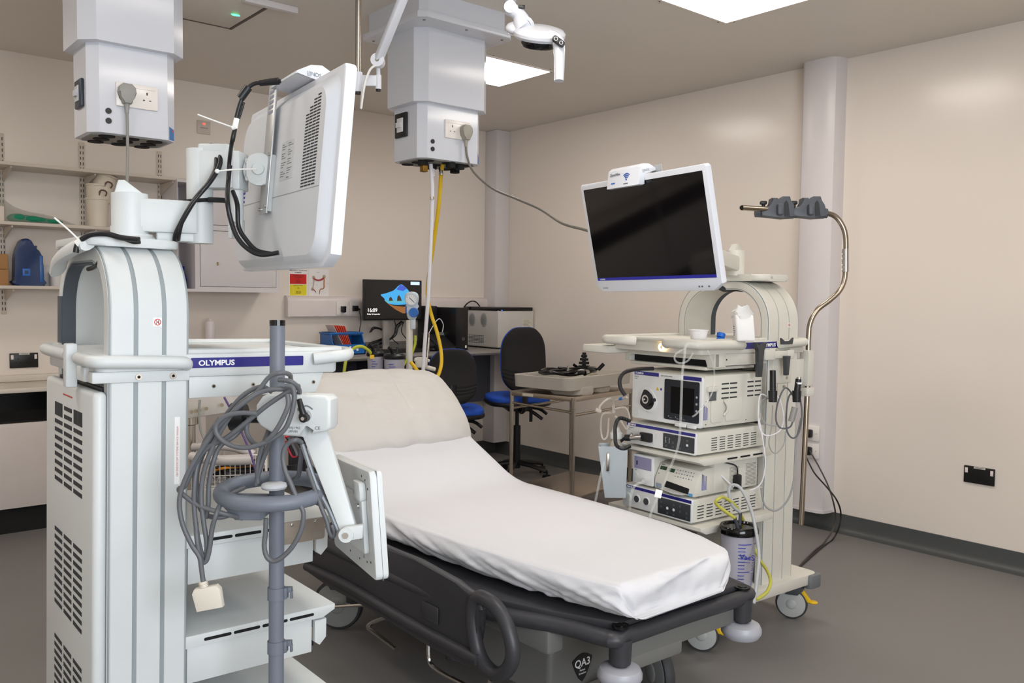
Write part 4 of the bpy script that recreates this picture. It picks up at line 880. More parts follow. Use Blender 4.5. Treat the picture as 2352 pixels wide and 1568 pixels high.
m=MB(); m.box(fB,(-.275,-.022,.97),(-.235,.022,1.115),.006); m.prism(fB,rr(-.28,-.027,-.23,.027,.01,3),'z',.93,.965,.003); m.box(fB,(-.24,.0,.98),(-.19,.02,1.08),.003); m.build('pole_holder',cart2,TB)
def scopeholder(px,lab):
    c=dep(px,487,D-.10); g=Fr(c,Rt,Up,-Fw)
    m=MB(); 
    m.prism(g,[(-.070,.002),(-.052,.016),(-.03,.018),(-.028,.052),(-.006,.052),(-.002,.034),(.014,.058),(.042,.058),(.050,.022),(.062,.012),(.066,-.024),(.02,-.026),(-.04,-.020),(-.068,-.018)],'z',-.022,.030,.006,2)
    m.cyl(g.p(-.085,-.001,0),g.p(.075,-.005,0),.019,n=16); m.box(g,(-.012,-.018,.028),(.012,.026,.05),.007); m.build('scope_holder',pm('holder_slate','4c5057',.45),TB)
    m=MB(); m.prism(g,[(.018,-.022),(.018,.03),(.026,.042),(.034,.030),(.040,-.022)],'z',.0302,.0312); m.build('holder_slot',pm('holder_dark','26282b',.6),TB)
    m=MB(); m.cyl(g.p(-.052,.018,-.005),g.p(-.052,.034,-.005),.007,n=12); m.box(g,(-.066,.03,-.012),(-.040,.044,.006),.004); m.build('holder_knob',black,TB)
scopeholder(1785,''); scopeholder(1855,'')
# arm on the arch of the right trolley
fpB=Fr(fB.p(-.10,.20,1.392)); 
m=MB(); m.prism(fB, rr(-.19,.03,.01,.33,.05,6),'z',1.388,1.415,.008); m.text(SB.at(.045,1.398,-.0295),'CE',.008,mi=1); m.build('arch_head',[cart2,inkm],TB)
pb=dep(1688,628,3.42); pb.z=1.41
m=MB(); m.cyl(pb,pb+Z*.10,.036,n=28); m.prism(Fr(pb,exB,eyB,Z),[(-.02,.098),(-.012,.125),(.008,.126),(.026,.10)],'y',-.015,.015,.004); m.build('arm_column',cart2,TB)
m=MB(); q0=pb+Z*.045; q1=V((2.22,1.86,1.52)); dd=(q1-q0); L=dd.length; dd.normalize(); g=Fr(q0,dd,dd.cross(Z).normalized()*-1,dd.cross(dd.cross(Z)).normalized()*-1)
m.box(g,(0,-.026,-.03),(L,.026,.03),.008); m.build('monitor_arm',cart2,TB)
for k,(a,b) in enumerate(((.0,0),(.01,.02))): 
    pass
m=MB()
for k in range(3): m.tube([dep(1640+k*6,655,3.45),dep(1665+k*4,668-k,3.45),dep(1690,660+3*k,3.45),dep(1715,668,3.45),dep(1750-k*5,660,3.45)],.005,8)
m.top('arch_cables',black,'black cables sagging under the arch of the right trolley','cable')

# ================================================================== MONITORS
def monitor(c, r, u, n, lab, arm=True):
    f=Fr(c,r,u,n); w,h=.292,.178
    t=thing('medical_monitor',lab,'monitor',c,'medical monitors on the trolleys')
    m=MB(); P=[(-w,-h+.0),(-w+.035,-h-.022),(w-.035,-h-.022),(w,-h),(w,h-.008),(w-.008,h),(-w+.008,h),(-w,h-.008)]
    m.prism(f,P,'z',-.024,.0,.004,2); m.build('bezel',pm('bezel_white','d8dbe2',.35,var=.01),t)
    # back shell: lofted smaller rounded block
    m=MB(); A=rr(-w+.012,-h-.016,w-.012,h-.010,.04,6); B=rr(-w+.024,-h-.010,w-.026,h-.028,.05,6); C_=rr(-w+.032,-h-.002,w-.034,h-.036,.045,6); n_=len(A)
    vs=[f.p(a,b,-.022) for a,b in A]+[f.p(a,b,-.038) for a,b in B]+[f.p(a,b,-.044) for a,b in C_]
    fs=[(i,(i+1)%n_,n_+(i+1)%n_,n_+i) for i in range(n_)]+[(n_+i,n_+(i+1)%n_,2*n_+(i+1)%n_,2*n_+i) for i in range(n_)]+[tuple(range(2*n_,3*n_)),tuple(range(n_))[::-1]]
    m.add(vs,fs); b_=Fr(f.p(0,0,-.044),-f.x,f.y,-f.z)   # printable frame of the back
    m.box(b_,(-w+.034,-.052,-.0005),(w-.032,-.0505,.0006),mi=1)
    for sgn in (1,):
        for j in range(29):
            yy=-.046+j*.0061
            for i in range(4):
                x0=.158+i*.0195
                if yy>.095 and x0 < .158+(yy-.095)*1.6: continue
                xx=x0 if sgn>0 else -x0-.016
                m.box(b_,(xx,yy,-.0005),(xx+.016,yy+.0028,.0006),mi=2)
    for j in range(4): m.box(b_,(-.235,-.045+j*.010,0),(-.215,-.040+j*.010,.0008),mi=3)
    m.build('back_shell',[pm('shell_white','ced2d8',.42,var=.01),pm('seam_grey','9a9ea4',.5),voidg,inkb],t,sharp=25)
    m=MB(); m.box(b_,(.025,-.02,0),(.105,.06,.0006),mi=0)
    for j in range(16):
        for i in range(2): 
            if (i*7+j*5)%4: m.box(b_,(.030+i*.038,-.017+j*.0047,.0006),(.030+i*.038+.012+((j*37+i*11)%5)*.004,-.017+j*.0047+.0016,.0009),mi=1)
    m.build('rating_label',[pm('label_grey','c3c7cb',.5),inkm],t,flat=True)
    m=MB(); m.box(f,(-.2755,-.1595,-.002),(.2755,.1595,.0008),mi=0); m.box(f,(-.2755,-.1595,.0008),(.2755,-.1495,.0012),mi=1); m.text(f.at(-.262,-.157,.0012),'OLYMPUS',.0045,mi=2)
    m.build('screen',[pm('screen_off','0b090b',.07,spec=.55),pm('strip_blue','2a2c9c',.3),whitep],t,flat=True)
    m=MB(); m.text(f.at(-.255,-h-.010,.0),'OLYMPUS',.0045,mi=0); 
    for x in (.20,.212,.24): m.prism(f,ell(x,-h-.008,.004,.003,10),'z',0,.0006,mi=0)
    m.build('control_marks',inkm,t,flat=True)
    # wireless receiver bracket and wedge box
    m=MB(); m.box(b_,(-.060,-.085,.008),(-.010,h+.022,.0115),.0008,mi=0); m.box(b_,(-.058,-.08,0),(-.012,.04,.009),mi=0)
    for a,b in ((-.055,.03),(-.015,.04),(-.055,-.075),(-.015,-.07)): m.cyl(b_.p(a,b,.0115),b_.p(a,b,.016),.0035,n=10,mi=1)
    for j in range(5): m.box(b_,(-.050,.13+j*.011,.0115),(-.022,.136+j*.011,.0121),mi=2)
    m.build('bracket',[pm('bracket_metal','b4b6b6',.35,metal=.5),chrome,pm('bracket_label','8a8ca0',.5)],t)
    m=MB(); g=Fr(f.p(0,h,0),f.x,f.y,f.z)
    prof=[(-.028,.022),(.010,.022),(.028,-.028),(.002,-.026),(.0,.0),(-.085,.004),(-.087,.012)]   # (b? c)
    # outline in (v, depth): front slanted face
    pts=[(.012,-.032),(.030,-.028),(.012,.026),(-.006,.034),(-.030,.030),(-.058,.012),(-.062,.004),(.001,.003),(.002,-.030)]
    vs=[]; 
    m.prism(Fr(g.O,g.z,g.y,g.x),[(a,b) for a,b in pts],'z',-.122,.033,.003,2,mi=0)
    # printed marks: side and front
    sd_=Fr(g.p(.033,.0,0),g.z*-1,g.y,g.x); m.text(sd_.at(-.006,.008,.0),'|||NDS',.008,mi=1); sd2=Fr(g.p(-.122,.0,0),g.z,g.y,-g.x); m.text(sd2.at(-.038,.008,.0),'|||NDS',.008,mi=1)
    fd=V((-.018,.054)).normalized(); up2=(g.z*fd[0]+g.y*fd[1]).normalized(); fn=g.x.cross(up2).normalized(); ff=Fr(g.p(-.122,-.028,.030),g.x,up2,fn)
    m.text(ff.at(.014,.040,.001),'ZeroWire',.0085,mi=1,bold=.03); m.box(ff,(.022,.014,.0005),(.040,.018,.0013),mi=2)
    for k in range(3):
        R_=.008+.006*k; m.tube([ff.p(.095+R_*math.sin(a),.022+R_*math.cos(a),.001) for a in (-.75,-.4,0,.4,.75)],.0016,6,2,mi=2)
    m.prism(ff,ell(.095,.022,.003,.003,10),'z',.0004,.0014,mi=2); m.box(ff,(.083,.008,.0005),(.103,.011,.0013),mi=1)
    m.build('wireless_box',[pm('bezel_white','d8dbe2'),inkm,pm('wifi_blue','3566b8',.5)],t)
    return t,f,b_
yawB,pitB,roB=4.814,-.221,.011
nB=V((math.sin(yawB)*math.cos(pitB),math.cos(yawB)*math.cos(pitB),math.sin(pitB))); rB=Z.cross(nB).normalized(); uB=nB.cross(rB)
rB,uB=rB*math.cos(roB)+uB*math.sin(roB),-rB*math.sin(roB)+uB*math.cos(roB)
MBt,fMB,bMB=monitor(V((2.112,1.845,1.534)),rB,uB,nB,'large flat monitor with a dark screen, tilted down over the right trolley')
vA=V((.1115,.9938,0)).normalized(); uA=V((.033,.018,.349)); uA=(uA-vA*uA.dot(vA)).normalized(); nA=vA.cross(uA).normalized()
MAt,fMA,bMA=monitor(V((.785,1.418,1.393))+vA*.300+uA*.176,vA,uA,nA,'large flat monitor seen from behind, hung on the arm of the left trolley')

# ================================================================== UNITS ON THE RIGHT TROLLEY
def unit(name, lab, cat, xf, xb, y0, y1, z0, z1, mats, bev=.004, feet=True, front=None):
    t=thing(name, lab, cat, fB.p((xf+xb)/2,(y0+y1)/2,z0))
    m=MB(); zz=z0+(.008 if feet else 0)
    m.box(fB,(xb,y0,zz),(xf-.012,y1,z1),bev); t_body=m.build('body',mats,t)
    if feet:
        m=MB()
        for a in (xb+.04,xf-.05):
            for b in (y0+.04,y1-.04): p=fB.p(a,b,z0); m.cyl(p,p+Z*.009,.012,n=12)
        m.build('feet',black,t)
    return t, Fr(fB.p(xf-.012,y1,zz), -eyB, Z, exB), Fr(fB.p(xf,y0,zz), -exB, Z, -eyB), zz
# 1: light source / processor with touch screen
t,F,S,zz=unit('video_processor','large white imaging unit with a dark touch screen, topmost on the right trolley','video processor',.375,.03,.0,.352,.842,1.038,devside)
Wd,Hh=.352,1.035-zz
m=MB(); m.prism(F, rr(0,-.002,Wd,Hh,.010,3),'z',-.001,.014,.004,2,mi=0)
m.prism(F,[(.012,Hh-.002),(.012,Hh-.016),(.140,Hh-.016),(.140,Hh-.002)],'z',.014,.0148,mi=1); m.prism(F,[(.262,Hh-.002),(.262,Hh-.016),(Wd-.004,Hh-.016),(Wd-.004,Hh-.002)],'z',.014,.0148,mi=1)
m.text(F.at(.018,Hh-.0125,.0148),'OLYMPUS',.007,mi=2,bold=.03); m.text(F.at(.013,Hh-.026,.0145),'EVIS X1',.005,mi=3); m.text(F.at(.013,Hh-.033,.0145),'CV-1500',.003,mi=3); m.text(F.at(.150,Hh-.012,.0145),'VIDEO SYSTEM CENTER',.004,mi=3)
m.prism(F,[(.128,Hh-.068),(.142,Hh-.068),(.135,Hh-.054)],'z',.014,.0147,mi=4); m.prism(F,ell(.153,Hh-.062,.004,.005,14),'z',.014,.0147,mi=1)
m.build('front_panel',[devm,olyb,whitep,inkm,pm('warning_yellow','d0a81e',.5)],t)
m=MB(); m.prism(F,rr(.172,.014,Wd-.012,Hh-.020,.006,3),'z',.013,.0172,.001,mi=0); m.box(F,(.205,.040,.017),(.318,Hh-.045,.0176),mi=1)
for k,v in enumerate((.070,.095,.120)): m.prism(F,ell(.330,v-.01,.0045,.0045,10),'z',.0172,.0180,mi=2)
for u in (.20,.235,.265): m.box(F,(u,.020,.0172),(u+.012,.023,.0176),mi=3); m.prism(F,ell(u-.004,.027,.002,.002,8),'z',.0172,.0177,mi=2)
m.build('touch_screen',[pm('screen_frame','22262c',.4,spec=.3),pm('lcd_dark','060607',.4,spec=.15),pm('soft_grey_key','a8adb2',.5),inkm],t)
m=MB(); P=[(p.x,p.y) for p in smooth([(a,b,0) for a,b in ((.045,.065),(.055,.045),(.085,.030),(.115,.035),(.135,.060),(.130,.085),(.105,.115),(.075,.125),(.060,.110))],4,True)]
m.prism(F,P,'z',.013,.019,.003,mi=0); P2=[((a-.09)*.80+.086,(b-.075)*.80+.075) for a,b in P]; m.prism(F,P2,'z',.019,.0197,mi=1)
c=F.at(.092,.080,.019); m.cyl(c.p(0,0,0),c.p(0,0,.014),.026,.024,28,mi=1); m.cyl(c.p(0,0,.014),c.p(0,0,.017),.017,n=24,mi=2); m.cyl(c.p(0,0,.017),c.p(0,0,.0175),.011,n=24,mi=1); m.cyl(c.p(-.001,0,.016),c.p(-.001,0,.028),.006,.005,16,mi=2); m.cyl(c.p(.034,-.0,.0),c.p(.034,0,.010),.007,n=14,mi=1)
m.build('scope_socket',[devm,black,chrome],t)
m=MB(); m.cyl(F.p(.030,.022,.013),F.p(.030,.022,.018),.0115,n=24); m.build('power_button',pm('button_pale','cfd0cc',.3),t)
m=MB(); m.box(F,(.232,-.006,.012),(.285,.010,.024),.003); m.box(F,(.290,-.006,.012),(.33,.008,.022),.003); m.build('front_latch',devm,t)
m=MB(); side_slots(m,S,.105,.20,Hh-.085,Hh-.015,2,4,.86,.30,0); side_slots(m,S,.255,.345,Hh-.085,Hh-.015,2,4,.8,.30,0)
m.build('vent_slots',voidg,t)
m=MB(); P=rr(.045,.015,.115,Hh-.085,.012,4); m.prism(S,P,'z',0,.0035,.0015,mi=0); m.prism(S,rr(.128,.015,.225,Hh-.085,.010,4),'z',0,.0025,.001,mi=0)
m.tube([S.p(.116,.04,.004),S.p(.125,.055,.012),S.p(.126,.075,.013),S.p(.116,.095,.004)],.005,8,4,mi=0); m.box(S,(.020,Hh-.055,0),(.075,Hh-.035,.012),.004,mi=0); m.box(S,(.035,Hh-.088,0),(.072,Hh-.05,.004),mi=2)
for k in range(4): m.box(S,(.008+k*.006,.028,.0),(.0105+k*.006,.085-.004*k,.0006),mi=1)
for a,b in ((.02,.012),(.25,.012),(.33,.012),(.115,.10),(.02,Hh-.09)): m.cyl(S.p(a,b,0),S.p(a,b,.0012),.0028,n=8,mi=3)
m.build('side_panels',[devside,inkb,pm('clip_dark','55585a',.5),steel],t)
# 2: processor with round port
t,F,S,zz=unit('light_source_unit','flat white imaging unit directly under the unit with the dark touch screen','video processor',.405,.01,.0,.352,.7455,.834,devside)
Hh=.834-zz; 
m=MB(); m.prism(F, rr(0,-.001,Wd,Hh,.008,3),'z',-.001,.012,.003,2,mi=0); m.box(F,(.003,Hh-.013,.011),(Wd-.003,Hh-.002,.0128),mi=1); m.text(F.at(.010,Hh-.011,.0128),'OLYMPUS',.007,mi=2,bold=.03)
m.text(F.at(.010,Hh-.022,.0122),'EVIS EXERA III',.0035,mi=3); m.text(F.at(.010,Hh-.029,.0122),'CV-190',.003,mi=3); m.build('front_panel',[devm,olyb,whitep,inkm],t)
m=MB(); m.prism(F,rr(.195,.006,Wd-.006,Hh-.018,.003,2),'z',.011,.0135,.0008,mi=0)
for i in range(4):
    for j in range(3): 
        if (i+j)%4!=3: m.box(F,(.206+i*.034,.012+j*.016,.0135),(.216+i*.034,.020+j*.016,.0140),mi=1+(i>1 and j==1))
for i in range(2):
    for j in range(4): m.prism(F,ell(.209+i*.017,.038-.0055*j+.008,.0016,.0016,8),'z',.0135,.0142,mi=2)
m.build('control_panel',[pm('panel_charcoal','33363a',.4),pm('key_dark','4d5257',.5),pm('key_light','dfe3e6',.5)],t)
m=MB(); m.box(F,(.085,.014,.011),(.148,.055,.0130),.002,mi=0); m.box(F,(.088,.018,.013),(.145,.052,.030),.004,mi=1); m.build('socket_block',[devm,black],t)
m=MB(); m.cyl(F.p(.030,.030,.012),F.p(.030,.030,.014),.010,n=20,mi=0); m.cyl(F.p(.030,.030,.014),F.p(.030,.030,.0145),.006,n=20,mi=1); m.build('power_button',[steel,pm('button_pale','cfd0cc')],t)
m=MB(); side_slots(m,S,.085,.36,.010,Hh-.018,6,6,.68,.32,0); m.build('vent_slots',voidg,t)
m=MB(); m.tube([F.p(.100,.034,.030),F.p(.080,.032,.040),F.p(.060,.028,.048)],.011,12,4,mi=1); m.tube([F.p(.06,.028,.048),F.p(.040,.026,.056)],.013,12,2,mi=0); m.tube([F.p(.04,.026,.056),F.p(.015,.006,.060),F.p(-.010,-.010,.055)],.006,10,4,mi=0); m.top('connector_lead',[black,chrome],'black and chrome connector plugged into the front of the flat imaging unit','cable')
pts=[F.p(-.010,-.012,.055)]
hel=[dep(1447,1024,3.03),dep(1432,1030,3.02),dep(1416,1022,3.02),dep(1413,1000,3.03),dep(1414,975,3.04),dep(1424,960,3.05),dep(1445,966,3.12)]
P=smooth(hel,14); sp=[]
for i,p in enumerate(P):
    tt=(P[min(i+1,len(P)-1)]-P[max(i-1,0)]).normalized(); a_=tt.orthogonal().normalized(); b_=tt.cross(a_)
    for k in range(5): an=2*PI*k/5; sp.append(p+(a_*math.cos(an)+b_*math.sin(an))*.0052+tt*(k*.0006))
m=MB(); m.tube(sp,.0022,6,2); m.top('coiled_lead',black,'black coiled lead drooping at the left front of the right trolley','cable')
# 3: white slim unit on the left of shelf two (on unit 5)
t,F,S,zz=unit('insufflation_unit','small upright white unit with a lilac label panel','medical unit',.405,.06,.205,.312,.594,.715,devside)
Hh=.715-zz; m=MB(); m.prism(F, rr(0,0,.107,Hh,.004,2),'z',-.001,.012,.002,mi=0); m.box(F,(.008,.058,.012),(.098,Hh-.008,.0128),mi=1); m.box(F,(.020,.072,.0128),(.026,.088,.0134),mi=2); m.build('front_panel',[devm,pm('lilac_label','8f8aa8',.45),void],t)
m=MB(); m.cyl(F.p(.018,.030,.012),F.p(.018,.030,.014),.012,n=22,mi=0); m.prism(F,ell(.018,.052,.002,.002,8),'z',.012,.0126,mi=1); m.build('power_button',[pm('button_pale','cfd0cc'),black],t)
m=MB(); m.cyl(F.p(.060,.018,.010),F.p(.080,.022,.034),.006,n=14); m.cyl(F.p(.080,.022,.034),F.p(.086,.023,.040),.0075,n=14); m.build('hose_nipple',chrome,t)
# 4: printer
t=thing('medical_printer','white colour printer with green displays and a dark paper slot, on the lower shelf stack','printer',fB.p(.22,.10,.594))
m=MB(); m.box(fB,(.045,.0,.602),(.30,.198,.716),.004,mi=0); m.prism(fB,[(.298,.602),(.402,.602),(.402,.640),(.372,.692),(.345,.700),(.298,.700)],'y',.0,.198,.003,mi=0); m.build('body',devside,t)
m=MB(); 
for a in (.08,.36):
    for b in (.03,.17): p=fB.p(a,b,.594); m.cyl(p,p+Z*.009,.012,n=12)
m.build('feet',black,t)
upv=(fB.p(.372,0,.692)-fB.p(.402,0,.640)).normalized(); nn=(-eyB).cross(upv).normalized(); G=Fr(fB.p(.402,.198,.640),-eyB,upv,nn)
m=MB(); m.box(G,(.008,.036,0),(.04,.050,.001),mi=0); m.box(G,(.052,.034,0),(.08,.048,.001),mi=0); m.text(G.at(.008,.054,.0005),'SONY',.005,mi=2,bold=.04)
for i in range(7):
    for j in range(3): m.prism(G,ell(.092+i*.013,.022+j*.013,.0028,.0022,8),'z',0,.0009,mi=1+(i+j)%2)
m.box(G,(.008,.018,0),(.014,.021,.0008),mi=2); m.build('key_panel',[pm('lcd_green','24402a',.3),pm('key_blue_grey','8f9aa8',.5),inkm],t)
F4=FB(.402,.198,.602); m=MB(); m.prism(F4,[(.045,.012),(.165,.004),(.170,.026),(.060,.036)],'z',-.02,.001,mi=0); m.prism(F4,[(.050,.009),(.12,.001),(.165,.005),(.12,.006)],'z',-.002,.030,.0004,mi=1); m.box(F4,(.168,-.0,.0),(.186,.010,.0016),mi=2); m.box(F4,(.006,.002,0),(.034,.02,.0008),.0,mi=3)
m.build('paper_slot',[void,pm('tray_grey','c9c9c7',.4),pm('label_sky','5ba0cf',.5),pm('key_blue_grey','8f9aa8')],t)
S4=Fr(fB.p(.402,.0,.602),-exB,Z,-eyB); m=MB(); side_slots(m,S4,.19,.245,.02,.09,1,14,1,.35,0); side_slots(m,S4,.285,.345,.01,.095,1,16,1,.35,0)
for k in range(4): m.box(S4,(.035+k*.007,.020,0),(.038+k*.007,.080-.003*k,.0006),mi=1)
m.build('vent_slots',[pm('vent_grey','85857f',.6),inkb],t)
m=MB(); m.box(S4,(.205,.005,.003),(.238,.060,.022),.006,mi=0); m.tube([S4.p(.222,.06,.012),S4.p(.215,.09,.012),S4.p(.18,.105,.010),S4.p(.14,.112,-.01)],.0025,6,4,mi=0); m.top('cable_ferrite',black,'black block on a thin lead hanging beside the colour printer','cable')
# 5: bottom processor
t,F,S,zz=unit('image_unit','flat white imaging unit on the lowest shelf, beneath the colour printer','video processor',.418,.01,.0,.352,.5005,.593,devside)
Hh=.593-zz
m=MB(); m.prism(F, rr(0,-.001,Wd,Hh,.008,3),'z',-.001,.012,.003,2,mi=0); m.box(F,(.003,Hh-.013,.011),(Wd-.003,Hh-.002,.0128),mi=1); m.text(F.at(.010,Hh-.011,.0128),'OLYMPUS',.007,mi=2,bold=.03); m.build('front_panel',[devm,olyb,whitep],t)
m=MB(); 
for u,r_,k in ((.030,.013,0),(.078,.013,1),(.128,.013,1)): m.cyl(F.p(u,.036,.012),F.p(u,.036,.0145),r_+.004,n=24,mi=0); m.cyl(F.p(u,.036,.0145),F.p(u,.036,.0155),r_,n=24,mi=1+k)
m.build('round_ports',[devm,pm('button_pale','cfd0cc'),pm('port_dark','414447',.5)],t)
m=MB(); m.prism(F,rr(.188,.006,Wd-.006,Hh-.018,.003,2),'z',.011,.0135,.0008,mi=0)
for i in range(5):
    for j in range(3): 
        if i in (1,2) and j==1: m.prism(F,ell(.205+i*.031,.015+j*.018,.0055,.0055,12),'z',.0135,.0142,mi=2)
        elif (i+j)%3: m.prism(F,ell(.205+i*.031,.015+j*.018,.0045,.0045,12),'z',.0135,.0140,mi=1)
m.build('control_panel',[pm('panel_charcoal','33363a'),pm('key_dark','4d5257'),pm('key_light','dfe3e6')],t)
m=MB(); side_slots(m,S,.03,.38,.012,Hh-.018,7,5,.68,.32,0); m.build('vent_slots',voidg,t)
# grey shrouded unit and white box on the base
t=thing('white_box_unit','cream boxy unit standing on the base of the right trolley','medical unit',fB.p(.15,.12,.201)); m=MB(); m.prism(fB,[(.02,.202),(.17,.202),(.175,.31),(.15,.43),(.04,.43),(.02,.36)],'y',.05,.20,.008); m.build('body',devside,t)
m=MB(); m.box(fB,(.018,.046,.30),(.178,.204,.305),.001); m.build('seam_band',pm('seam_cream','bdb9ad',.5),t)
t=thing('domed_unit','low grey domed unit on the base of the right trolley, behind the bed','medical unit',fB.p(.30,.26,.201)); m=MB(); m.lathe(Fr(fB.p(.30,.29,.202),exB,eyB,Z),[(.10,0),(.105,.01),(.105,.10),(.095,.15),(.07,.19),(.03,.21),(.001,.215)],28); m.build('body',pm('dome_grey','a3a5a4',.4),t)
# side water bottle, holder tub and tubes at left front
t=thing('holder_tub','frosted white plastic tub hooked on the far front of the right trolley','tub',dep(1405,1140,3.25))
g=Fr(dep(1408,1090,3.3),Rt,Up,-Fw); g=Fr(g.O,V((g.x.x,g.x.y,0)).normalized(),V((-g.x.y,g.x.x,0)).normalized(),Z)
m=MB(); o=[(-.062,-.03),(.050,-.03),(.062,.05),(-.050,.05)]
vs=[]; 
for z,s in ((.115,1.),( -.085,.72)):
    vs+=[g.p(a*s+(.012 if z<0 else 0),b*s,z) for a,b in o]
for z,s in ((.115,.94),(-.080,.66)):
    vs+=[g.p(a*s+(.012 if z<0 else 0),b*s,z) for a,b in o]
fs=[(i,(i+1)%4,4+(i+1)%4,4+i) for i in range(4)]+[(8+i,12+i,12+(i+1)%4,8+(i+1)%4) for i in range(4)]+[(i,8+i,8+(i+1)%4,(i+1)%4) for i in range(4)]+[(4,5,6,7),(15,14,13,12)]
m.add(vs,fs); m.build('body',frost,t)
m=MB(); m.box(g,(-.03,-.034,.02),(-.018,-.03,.09),.002); m.build('clip',steel,t)
t=thing('water_bottle','translucent water bottle with coiled tubes standing in the frosted tub','bottle',g.p(.005,.01,-.06))
gg=g.at(.010,.010,-.045); m=MB(); m.lathe(gg,[(.020,0),(.023,.004),(.029,.09),(.029,.13),(.026,.155),(.016,.185),(.016,.19)],24); m.build('body',pm('bottle_translucent','cfc5b4',.3,alpha=.6),t)
m=MB(); m.lathe(gg,[(.024,.185),(.026,.19),(.026,.205),(.018,.212),(.012,.23)],20); m.build('cap',pm('cap_frost','dadad6',.35,alpha=.85),t)
m=MB(); k0=1404; 
m.tube([dep(1411,948,3.26),dep(1409,925,3.26),dep(1402,915,3.25),dep(1388,922,3.24),dep(1377,935,3.24),dep(1380,946,3.24)],.0042,8)
m.tube([dep(1407,948,3.27),dep(1384,952,3.27),dep(1380,985,3.28),dep(1385,1008,3.28),dep(1395,1000,3.28),dep(1398,960,3.27)],.004,8)
m.tube([dep(1409,948,3.25),dep(1408,930,3.24),dep(1412,921,3.22),dep(1424,916,3.18),dep(1440,912,3.13)],.0042,8)
m.tube([dep(1408,940,3.26),dep(1436,936,3.25),dep(1446,960,3.25),dep(1440,985,3.25),dep(1425,965,3.25),dep(1412,955,3.25)],.004,8)
m.tube([dep(1380,945,3.24),dep(1368,940,3.24)],.008,8,1); m.build('tubes',pm('tube_beige','c9bfb4',.25,alpha=.75),t)
m=MB(); m.cyl(dep(1424,916,3.18),dep(1430,914,3.16),.0055,n=12); m.build('blue_joint',bluep,t)
m=MB(); m.tube([dep(1388,1060,3.2),dep(1378,1100,3.2),dep(1372,1130,3.2),dep(1366,1160,3.2),dep(1362,1200,3.2)],.0048,8); m.top('drain_tube',ctube,'clear tube hanging below the frosted tub','tube')
# black hose behind table to unit
m=MB(); m.tube([dep(1500,846,3.25),dep(1460,848,3.22),dep(1435,855,3.2),dep(1424,870,3.18),dep(1425,890,3.17),dep(1436,908,3.16)],.0075,10); m.top('black_hose',pm('hose_black','252326',.35),'thick black hose curving out from the imaging unit with the dark screen','hose')
# white tubes
m=MB(); m.tube([dep(1476,1108,2.98),dep(1462,1112,2.97),dep(1453,1125,2.97),dep(1448,1150,2.98),dep(1446,1185,3.0)],.0052,8); m.top('clear_tube',ctube,'clear tube leaving the unit with the lilac label','tube')
m=MB(); cpts=[dep(x,y,d) for x,y,d in ((1604,795,2.70),(1585,788,2.70),(1575,796,2.70),(1572,820,2.70),(1567,860,2.70),(1565,920,2.70),(1563,970,2.70),(1560,1010,2.71),(1553,1040,2.72),(1543,1065,2.74),(1533,1090,2.76),(1522,1120,2.78),(1512,1140,2.8),(1498,1170,2.82),(1490,1200,2.84))]
m.tube(cpts,.0042,8); m.tube([dep(x,y,2.71) for x,y in ((1575,800),(1553,812),(1550,826),(1562,834),(1580,828),(1592,810))],.0032,8); m.tube([dep(x,y,d) for x,y,d in ((1626,805,2.72),(1636,830,2.75),(1641,860,2.8),(1638,895,2.8),(1622,925,2.78),(1600,950,2.76),(1591,956,2.75))],.0030,8)
m.top('suction_tube',ctube,'clear suction tube draped over the front of the right trolley','tube')
m=MB(); m.box(Fr(dep(1512,1134,2.78),(Rt-Up*.25).normalized(),(Up+Rt*.25).normalized(),-Fw),(-.011,-.012,0),(.011,.014,.002),.0005); m.top('tube_tag',whitep,'small white tag on the clear suction tube','tag')
# cables with connectors on the column
t=thing('handpiece_cables','grey looped cables with black connectors hung on the column of the right trolley','cable',fB.p(-.08,-.03,.6))
def loop(pts,r,mt=None,d=3.22):
    m=MB(); m.tube([dep(x,y,d+(q[0] if q else 0)) for x,y,*q in pts],r,8); return m.build('cord',mt or lgcab,t)
loop([(1775,920),(1748,905),(1742,940),(1744,980),(1760,1000),(1790,990),(1800,960),(1792,920),(1780,905)],.0026,whose)
loop([(1775,915),(1750,920),(1750,960),(1765,975),(1790,978)],.0022)
loop([(1826,915),(1805,890),(1788,920),(1782,960),(1792,982),(1815,980),(1822,960)],.0032,cablem)
loop([(1826,900),(1812,910),(1806,950),(1808,990),(1822,1006),(1836,990),(1842,950),(1838,915)],.0034,cablem)
loop([(1775,930),(1772,980),(1766,1015),(1772,1035),(1784,1040),(1800,1020),(1804,990)],.0022)
loop([(1840,960),(1830,1010),(1826,1060),(1822,1110),(1808,1150),(1782,1172),(1757,1160),(1748,1120)],.0038,lgcab,3.24)
loop([(1743,960),(1752,1010),(1758,1060),(1752,1100),(1740,1118),(1722,1126)],.0028,whose,3.22)
for px,py0,py1,l_ in ((1775,850,905,0),(1830,870,905,1)):
    m=MB(); m.cyl(dep(px+ (4 if l_ else 0),py0,3.2),dep(px,py1,3.2),.011,.012,14,mi=0); m.cyl(dep(px,py1-8,3.19),dep(px,py1+18,3.19),.017,.015,14,mi=0)
    if l_: m.cyl(dep(px+5,py0-4,3.2),dep(px+4,py0+10,3.2),.0085,n=14,mi=1); m.cyl(dep(px+4,py0+8,3.2),dep(px+4,py0+12,3.2),.0125,n=14,mi=2)
    m.build('connector',[black,chrome,whitep],t)
m=MB(); m.cyl(dep(1826,935,3.18),dep(1817,968,3.18),.0115,n=14); m.build('inline_barrel',pm('barrel_grey','8b8a86',.4),t)
